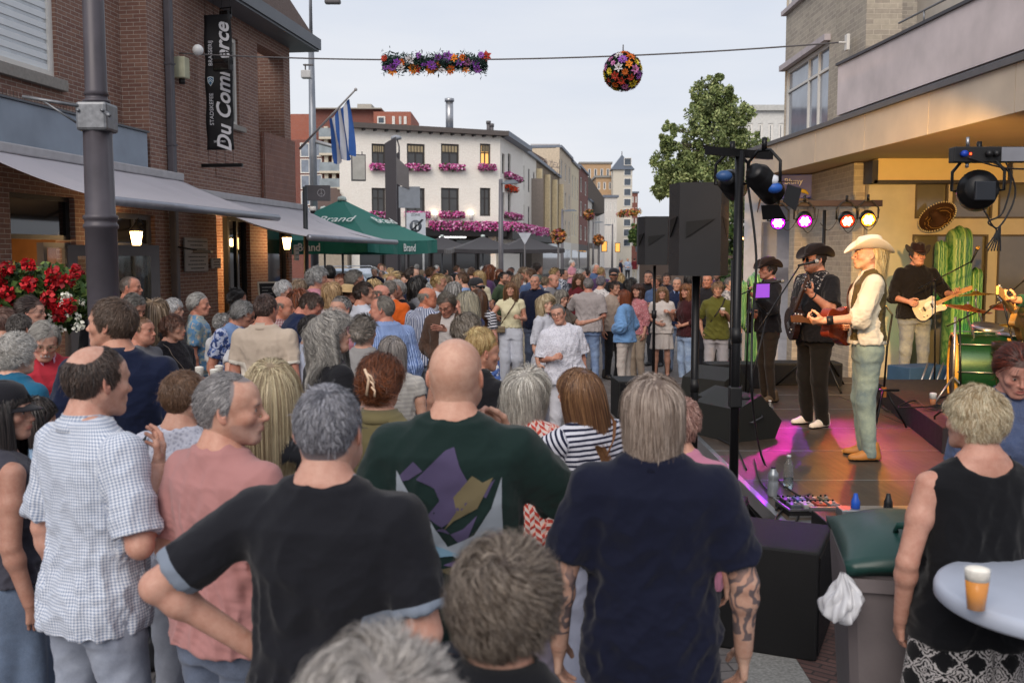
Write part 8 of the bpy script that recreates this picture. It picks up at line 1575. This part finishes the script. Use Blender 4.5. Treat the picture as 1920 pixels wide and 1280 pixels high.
# ---------- the band on stage
K='skin'
pp('singer','singer in a white cowboy hat, white shirt and patterned vest with an acoustic guitar',(1632,448),8.3,rz=80,yaw=4,pitch=3,z0=SZ,head='s',hair='mane',hc='b89c64/e4d0a0',skin='c08a6c',arms=('strum',((.04,.10,-.27),(.03,.37,-.29),'grip',(-.5,-.6,.7))),top=shirt('d4ccb8',sl=1.25,vest=cloth('5c5030','leather'),hem=.92,loose=.014,sw=1.15),bottom=jeans('4c6468','8c9c88',w=1.08),shoes='a06a30',lod=0,extras=[cowboy('e4dac4','9c8660',1.0),wristband(-1,'141418',.030,.05)])
pp('blackhat','singer in a black hat, sunglasses and a black shirt embroidered with white',(1530,462),9.9,rz=112,yaw=-8,z0=SZ,head='hs',hair='crop',hc='3a2e28',skin='b87a5c',wide=1.2,belly=.06,arms=('strum','fret'),top=shirt('101014',sl=.85,nm='embroidered_shirt',yoke=cloth('101014','floral','14141a','a8a4a0',s=.6),hem=.84,loose=.03),bottom=pants('15130f',w=1.15),shoes='d8d4c8',lod=0,extras=[cowboy('1c1414','2c2020',.98),glasses('101010',True),wristband(-1)])
pp('lefthat','guitarist in a black western shirt and dark hat at the left end of the band',(1441,486),11.6,rz=100,yaw=5,z0=SZ,head='s',hair='short',hc='3a322c',skin='b07058',arms=('strum','fret'),top=shirt('141216',sl=1.85,yoke=cloth('3a2c30')),bottom=pants('2c2218',w=.85),shoes='5a4834',lod=1,extras=[cowboy('2a1c16','4a3828',.95),glasses()])
pp('telec','guitarist in a black shirt and hat facing the camera beside the cactus',(1721,459),12.7,rz=180,yaw=2,z0=SZ,head='o',hair='short',hc='4a4440',skin='c08060',wide=1.05,arms=(((.08,-.03,-.28),(-.02,.20,-.33),'grip',(-.3,-1,0)),((.16,.02,-.24),(.16,.24,-.24),'grip',(-.3,-.7,.8))),top=shirt('14100f',sl=1.35,loose=.02),bottom=jeans('5c6470','94988c'),shoes='4a5058',lod=0,extras=[cowboy('241210','3a1c18',.82)])
pp('bass','bass player mostly out of view at the right edge with a green sleeve',(1968,452),8.9,rz=96,z0=SZ,hair='short',hc='3a302a',skin='b88060',arms=('strum',((.10,.24,-.16),(.12,.50,-.14),'grip',(-.3,-.5,.8))),top=shirt('0f3c30',sl=1.85),bottom=pants('22222a'),lod=0)
def guitar(key,label,kind,body,neckc,off=(0,.20,1.04),scale=1.0,tgt=None,straps=None):
 P=PP[key];sc=P['sc'];lw=Vector(P['J'][1][2])if tgt is None else Vector(tgt);o=Vector(off);up_=P['UP'];o=up_@o;hand=Vector(P['hands'][1][0]+P['hands'][1][2]*.07)
 x=((hand if tgt is None else lw)-o).normalized();fw=Vector((0,1,0));y=fw.cross(x).normalized()*-1;y=Vector((0,0,1))-x*x.z;y.normalize();z=x.cross(y)
 if z.y<0:pass
 bpy.context.view_layer.update();W_=P['root'].matrix_world@basis(o,x,y,z);L_,Q_,_=W_.decompose();t=thing('guitar',label,'guitar',L_);t.rotation_mode='QUATERNION';t.rotation_quaternion=Q_;t.scale=(scale,)*3
 s_=-1 if z.y<0 else 1
 zs=lambda v:v*s_
 if kind=='tele':out_=[(-.20,.0),(-.19,.10),(-.12,.155),(-.03,.13),(.04,.11),(.11,.135),(.155,.10),(.13,.06),(.14,.03),(.17,.0),(.20,-.06),(.235,-.115),(.19,-.14),(.12,-.115),(.03,-.11),(-.05,-.15),(-.13,-.155),(-.19,-.10)];th=.045
 elif kind=='jazz':out_=[(-.22,0),(-.20,.12),(-.12,.185),(-.02,.17),(.04,.13),(.10,.14),(.17,.15),(.22,.12),(.215,.06),(.20,.02),(.18,-.04),(.23,-.12),(.17,-.15),(.10,-.14),(.04,-.13),(-.02,-.17),(-.12,-.185),(-.20,-.12)];th=.06
 else:out_=[(-.24,0),(-.22,.12),(-.14,.185),(-.05,.17),(.02,.13),(.08,.125),(.15,.145),(.21,.12),(.235,.05),(.22,.01),(.18,-.03),(.20,-.09),(.16,-.13),(.08,-.125),(.02,-.13),(-.05,-.17),(-.14,-.185),(-.22,-.12)];th=.09
 def smoothp(p,it=2):
  for _ in range(it):p=[q for i in range(len(p))for q in((p[i][0]*.75+p[(i+1)%len(p)][0]*.25,p[i][1]*.75+p[(i+1)%len(p)][1]*.25),(p[i][0]*.25+p[(i+1)%len(p)][0]*.75,p[i][1]*.25+p[(i+1)%len(p)][1]*.75))]
  return p
 pl=smoothp(out_);M0=MT((0,0,-th/2));mb=MB();mb.prism(pl,th,M0);ob=mb.build('body',plain(body,.25,name='guitar lacquer',var=.2,scale=5),t);bv=ob.modifiers.new('b','BEVEL');bv.width=.006;bv.segments=2;bv.limit_method='ANGLE'
 f_=th/2
 if kind=='acoustic':mb=MB();mb.lathe([(.052,0),(.052,.002),(0,.002)],24,MT((.05,0,zs(f_+.001)-(.002 if s_<0 else 0))));mb.build('sound_hole',plain('0a0806',.8,var=0),t);mb=MB();mb.box((-.14,-.07,min(zs(f_),zs(f_+.008))),(-.115,.07,max(zs(f_),zs(f_+.008))));mb.build('bridge',plain('20140c',.5),t)
 else:
  for xx in(-.05,.06):mb=MB();mb.box((xx-.012,-.035,min(zs(f_),zs(f_+.006))),(xx+.012,.035,max(zs(f_),zs(f_+.006))));mb.build('pickup',BLK,t)
  mb=MB();mb.box((-.12,-.04,min(zs(f_),zs(f_+.008))),(-.09,.04,max(zs(f_),zs(f_+.008))));mb.build('bridge',ALU,t);mb=MB();mb.prism(smoothp([(-.02,-.05),(.12,-.055),(.13,-.03),(.12,.06),(.02,.08),(-.04,.05)],1),.002,MT((0,0,zs(f_+.0012)-(.002 if s_<0 else 0))));mb.build('pickguard',plain('e4e0d4' if kind=='tele' else '1a1414',.3,var=0),t)
  for k in range(2):mb=MB();mb.lathe([(.011,0),(.010,.014),(0,.014)],12,MT((-.10+k*.045,-.095,zs(f_)-(.014 if s_<0 else 0))));mb.build('knob',ALU,t)
 nl=.47 if kind!='bass' else.6;mb=MB();z0,z1=sorted((zs(f_-.015),zs(f_+.008)));mb.add([Vector(p)for p in((.12,-.028,z0),(nl,-.022,z0),(nl,.022,z0),(.12,.028,z0),(.12,-.028,z1),(nl,-.022,z1),(nl,.022,z1),(.12,.028,z1))],[(3,2,1,0),(4,5,6,7),(0,1,5,4),(1,2,6,5),(2,3,7,6),(3,0,4,7)]);mb.build('neck',plain(neckc,.4,name='neck wood'),t)
 mb=MB();mb.prism([(nl,-.024),(nl+.16,-.035),(nl+.18,.02),(nl+.05,.042),(nl,.024)],.016,MT((0,0,min(z0,z1))));h_=mb.build('headstock',plain(neckc,.4,name='neck wood'),t)
 for k in range(6):mb=MB();mb.tube([(nl+.03+(k%3)*.045,.05 if k<3 else-.045,(z0+z1)/2),(nl+.03+(k%3)*.045,.03 if k<3 else-.03,(z0+z1)/2)],.008,6);mb.build('tuner',ALU,h_)
 mb=MB()
 for k in range(6):y_=-.018+k*.0072;mb.tube([(-.11,y_,zs(f_+.012)),(nl+.02,y_,zs(f_+.012))],.0007,4)
 mb.build('string',ALU,t)
 if straps:
  Mi=W_.inverted()@P['root'].matrix_world;A_,B_,Z_,C_=P['A'],P['B'],P['T']['Z'],P['T']['C'];pts=[]
  for sd in(1,-1):
   seq=[]
   for i in range(13):q=i/12;zz=1.06+.40*(1-q);aa=np.interp(zz,Z_,A_)+.02;bb=np.interp(zz,Z_,B_)+.024;x_=-.12+.25*q;x_=max(-aa*.93,min(aa*.93,x_));yy=sd*bb*max(0,1-abs(x_/aa)**2.3)**(1/2.3)+np.interp(zz,Z_,C_);seq.append(Vector((x_,yy,zz+(.03 if i==0 else 0))))
   pts.append(seq)
  mb=MB()
  for seq in pts:
   seq=[Mi@(P['UP']@Vector((-p.x,p.y,p.z)))for p in seq];V=[];
   for p in seq:V+=[p+Vector((0,.028,0)),p-Vector((0,.028,0))]
   mb.add(V,[(i*2,i*2+1,i*2+3,i*2+2)for i in range(12)])
  so=mb.build('strap',plain(straps,.6),t,uv=False);so.modifiers.new('s','SOLIDIFY').thickness=.004
 return t
guitar('singer','reddish brown acoustic guitar held by the white hatted singer','acoustic','6a2814','5a3a22',(0.02,.22,1.06),.92,straps='4a2a1c')
guitar('blackhat','dark hollow body electric guitar held upright by the singer in sunglasses','jazz','26140e','4a3020',(-.02,.26,1.05),.95,straps='18181a')
guitar('lefthat','dark guitar held by the band member at the left end','jazz','1c1410','3a281c',(0,.24,1.05),.9,straps='18181a');guitar('telec','white electric guitar with a maple neck held by the guitarist facing the camera','tele','d4c8ac','b08048',(-.06,.21,1.00),.88,straps='18181a')
guitar('bass','bass guitar neck with four tuners reaching in from the right edge','tele','8a6a3a','b08a50',(0,.24,1.10),1.2)
m1=at(1548,488,9.75);micstand('microphone stand of the singer in sunglasses with a silver headed microphone',(at(1400,800,9.0).x,9.3),at(1440,590,9.3),at(1500,497,9.7),True,(1,.1,.22),gr='c8c4bc');micstand('thin microphone stand at the left end of the band',(at(1398,740,11.2).x,11.2),at(1405,545,11.2),at(1440,530,11.4),True,(.9,.1,.1))
micstand('tall microphone stand in front of the guitarist with the white guitar',(at(1753,720,11.9).x,11.9),at(1754,525,11.9),at(1822,490,11.7),True,(.25,0,.6),gr='c89c50');micstand('microphone stand crossing in front of the drum kit at the right edge',(at(1930,760,8.9).x,8.9),at(1880,560,8.9),at(1925,522,8.9),True,(1,0,.3),z0=SZ+.22,gr='7ab880');micstand('short boom stand aimed at the bass drum',(at(1795,700,10.0).x,9.9),at(1800,600,10.0),at(1775,612,10.0),False,z0=SZ+.22)
ts=thing('tablet_holder','tablet on a stand glowing purple before the left band member','tablet',at(1428,545,11.0),R(35));mb=MB();mb.box((-.13,-.01,-.09),(.13,.01,.09),bev=.004);mb.build('tablet',BLK,ts);mb=MB();mb.box((-.115,-.014,-.075),(.115,-.011,.075));mb.build('screen',emis('9a50d8',.5,'screen'),ts)
beer_cup('nearly empty clear cup held by the man in the floral shirt',tuple(held(PP['hawaii'],-1,(0,.055,-.03))-Vector((0,0,.05))),'a88a50',.12,.3);beer_cup('cup of beer held by the woman in the olive shirt',tuple(held(PP['olive'],-1,(0,.055,-.03))-Vector((0,0,.05))),'c87a3a',.12,.7)
def printing(P):
 me=P['shirt'].data;bv=BVHTree.FromPolygons([v.co for v in me.vertices],[p.vertices[:]for p in me.polygons]);sh=P['shirt'];X0,X1,Z0,Z1=-.155,.155,1.00,1.34
 polys=[('4c4462',[(-.145,.255),(-.10,.30),(-.07,.275),(-.115,.245),(-.135,.24)]),('4c4462',[(-.09,.25),(-.005,.335),(.02,.345),(.04,.29),(.075,.225),(.115,.20),(.14,.255),(.06,.185),(.03,.14),(-.03,.10),(.01,.09),(.05,.11),(.09,.15),(.05,.05),(.0,.10),(-.06,.14),(-.02,.19),(-.035,.225)]),('6a6048',[(.02,.20),(.075,.265),(.105,.245),(.135,.26),(.09,.17),(.02,.13),(-.01,.10),(.03,.16)]),('6a6048',[(-.13,.20),(-.10,.19),(-.055,.105),(-.09,.12)]),('8e96a0',[(-.155,.27),(-.10,.19),(-.055,.14),(.0,.05),(.08,.09),(.13,.17),(.158,.26),(.158,.09),(.10,.08),(.03,.02),(-.03,.05),(-.155,.16)]),('6f8fa4',[(-.155,.16),(-.10,.13),(-.03,.05),(.04,.03),(-.06,.015),(-.155,.12)]),('5c4f74',[(.158,.09),(.11,.085),(.04,.02),(-.01,.0),(.03,-.005),(.158,.03)]),('5a523e',[(-.03,-.015),(.03,.0),(.158,.02),(.14,-.02),(.06,-.035)])]
 for k,(c,pts)in enumerate(polys):
  bm=bmesh.new();vs=[bm.verts.new((x,0,z+1.08))for x,z in pts];bm.faces.new(vs)
  for ax,lo,hi in((0,-.17,.17),(2,.96,1.40)):
   q=lo
   while q<hi:n_=[0,0,0];n_[ax]=1;co=[0,0,0];co[ax]=q;bmesh.ops.bisect_plane(bm,geom=bm.verts[:]+bm.edges[:]+bm.faces[:],plane_co=co,plane_no=n_);q+=.014
  for v in bm.verts:
   h_=bv.ray_cast(Vector((v.co.x,-.5,v.co.z)),Vector((0,1,0)));v.co.y=(h_[0].y if h_[0]else-.1)-.0018-.0004*k
  bm.verts.index_update();V=[v.co.copy()for v in bm.verts];F=[tuple(v.index for v in f.verts)for f in bm.faces];bm.free();o=new_obj('shirt_print',V,F,cloth(c,name='print ink'),P['root'],smooth=True);vattr(o,'pc',np.array([tuple(v)for v in V]))
printing(PP['bald'])
# ---------- side table on the left with glasses
sd_=thing('drinks_table','small dark standing table with glasses between the black lace top and blue floral shirt','table',(at(405,690,7.9).x,7.9,0));mb=MB();mb.lathe([(0,1.08),(.34,1.08),(.35,1.065),(.34,1.05),(0,1.05)],32);mb.build('table_top',plain('4a4e52',.4),sd_);mb=MB();mb.tube([(0,0,0),(0,0,1.05)],.03,10);mb.build('column',BLKM,sd_)
for k,(dx,dy)in enumerate(((-.15,.05),(.02,-.12),(.12,.08),(-.02,.15))):beer_cup(('leftmost','front','rightmost','rear')[k]+' clear glass on the small dark standing table',(sd_.location.x+dx,7.9+dy,1.081),'a8843a',.13,(.2,.5,.15,.4)[k])
# ---------- the far crowd: twelve built people copied and recoloured
PR=[]
for k,(sx_,hr,hd,am,kd)in enumerate((('m','short','',('down','cup'),'tee'),('m','rec','o',('hold','hold'),'shirt'),('m','bald','h',('down','down'),'shirt'),('f','bob','',('hold','cup'),'tee'),('f','wavybob','',('down','hold'),'shirt'),('f','long','',('cup','down'),'tee'),('f','pixie','o',('hold','hold'),'shirt'),('m','side','',('cross','cross'),'shirt'),('m','crop','b',('pocket','cup'),'tee'),('f','pony','',('cross','cross'),'tee'))):
 PR.append((sx_,person('person','x',(960,500),20,rz=0,sex=sx_,head=hd,hair=hr,hc='444444',arms=am,top=(tee if kd=='tee' else shirt)('808080',sleeve=.7)if kd=='tee' else shirt('808080'),bottom=jeans('3c4864','5c6c88'),lod=2,h=1.755)['root']))
CN=[('white','c0c0c4'),('light blue','8098c0'),('navy','141c34'),('black','16161a'),('dark red','5c1c24'),('grey','74747a'),('beige','a89a84'),('pink','b07884'),('denim blue','44587c'),('green','3c4c38'),('cream','bcb49c'),('purple','4c3458')]
HN=[('grey','6c6a68/a09e9c'),('dark brown','2a201c/443830'),('white','a0a09e/d8d8d6'),('brown','4a3426/70543e'),('blond','8a7048/c4a878'),('black','161414/2a2626'),('auburn','4c2818/7c4428'),('sandy','6c5844/94806a')]
rf=random.Random(12);spots=[]
for(px,py,Y)in[(735,508,14.5),(771,495,16),(782,516,13.2),(795,523,14.8),(821,512,14.2),(838,514,16),(851,511,17),(868,508,15.5),(899,506,18.5),(917,493,20),(943,509,19.5),(984,501,20.5),(996,502,18),(1008,491,24),(1023,517,19),(1036,513,18),(1040,502,23),(1056,504,24),(1086,513,20.5),(1117,494,27),(1127,500,24),(1182,520,19),(1230,516,19),(1310,515,20),(1378,515,20),(1385,508,24),(700,523,12.6),(757,513,16.5),(850,527,13),(808,500,22),(884,500,22),(953,505,21),(970,512,19),(560,540,10.5),(640,553,8.9),(560,522,13.5),(1345,505,24),(1293,510,22),(1160,512,22),(1100,503,25),(415,585,9.5),(290,560,9.6),(445,540,12),(640,512,14.5)]:
 spots.append((px,py,Y))
for k in range(34):px=rf.uniform(700,1130);Y=rf.uniform(23,40);hh=rf.uniform(1.62,1.84);spots.append((px,480+(2.1-hh)*1867/Y,Y))
spots+=[(1177,479,84),(1190,481,86),(1164,484,70),(1073,479,42)];spots.sort();used=set()
ORD=lambda n:{1:'first',2:'second',3:'third'}.get(n,f'{n}th');cnt={}
for i,(px,py,Y)in enumerate(spots):
 sx_,src=PR[rf.randrange(len(PR))];r_=copy_tree(src);P0=at(px,py,Y);hgt=min(1.93,max(1.55,P0.z));sc_=src.scale[0]*hgt/1.755;r_.location=(P0.x,Y,0);r_.scale=(sc_,)*3;r_.rotation_euler=(0,0,R(rf.choice((-70,-50,-90,-110,-30,170,150,-140,10,60))+rf.uniform(-15,15)))
 cn,cc=rf.choice(CN);hn,hh_=rf.choice(HN);sk=rf.choice(('b8806a','c08c76','a8705a','b4745e'));k=(cn,hn);cnt[k]=cnt.get(k,0)+1
 for ch in r_.children:
  b_=ch.name.split('.')[0];m={'hair':hairmat(hh_),'body':skinmat(sk,hh_),'t_shirt':cloth(cc),'shirt':cloth(cc,rf.choice(('plain','plain','sv','floral')),'b0b4bc','7a7a84'),'collar':cloth(cc),'trousers':rf.choice((cloth('3c4864','denim','5c6c88'),cloth('24262e'),cloth('a8a498'),cloth('5c5e66')))}.get(b_)
  if m:
   for sl_ in ch.material_slots:
    if sl_.link=='OBJECT' or sl_.slot_index==0:sl_.link='OBJECT';sl_.material=m;break
 where='distant street' if Y>60 else 'far crowd' if Y>24 else 'mid crowd'
 tag(r_,f'{ORD(i + 1)} background person from the left, {hn} hair, {cn} top, {where}','person','people in the background crowd')
def rm(o):
 for c in list(o.children):rm(c)
 bpy.data.objects.remove(o)
for _,r_ in PR:rm(r_)
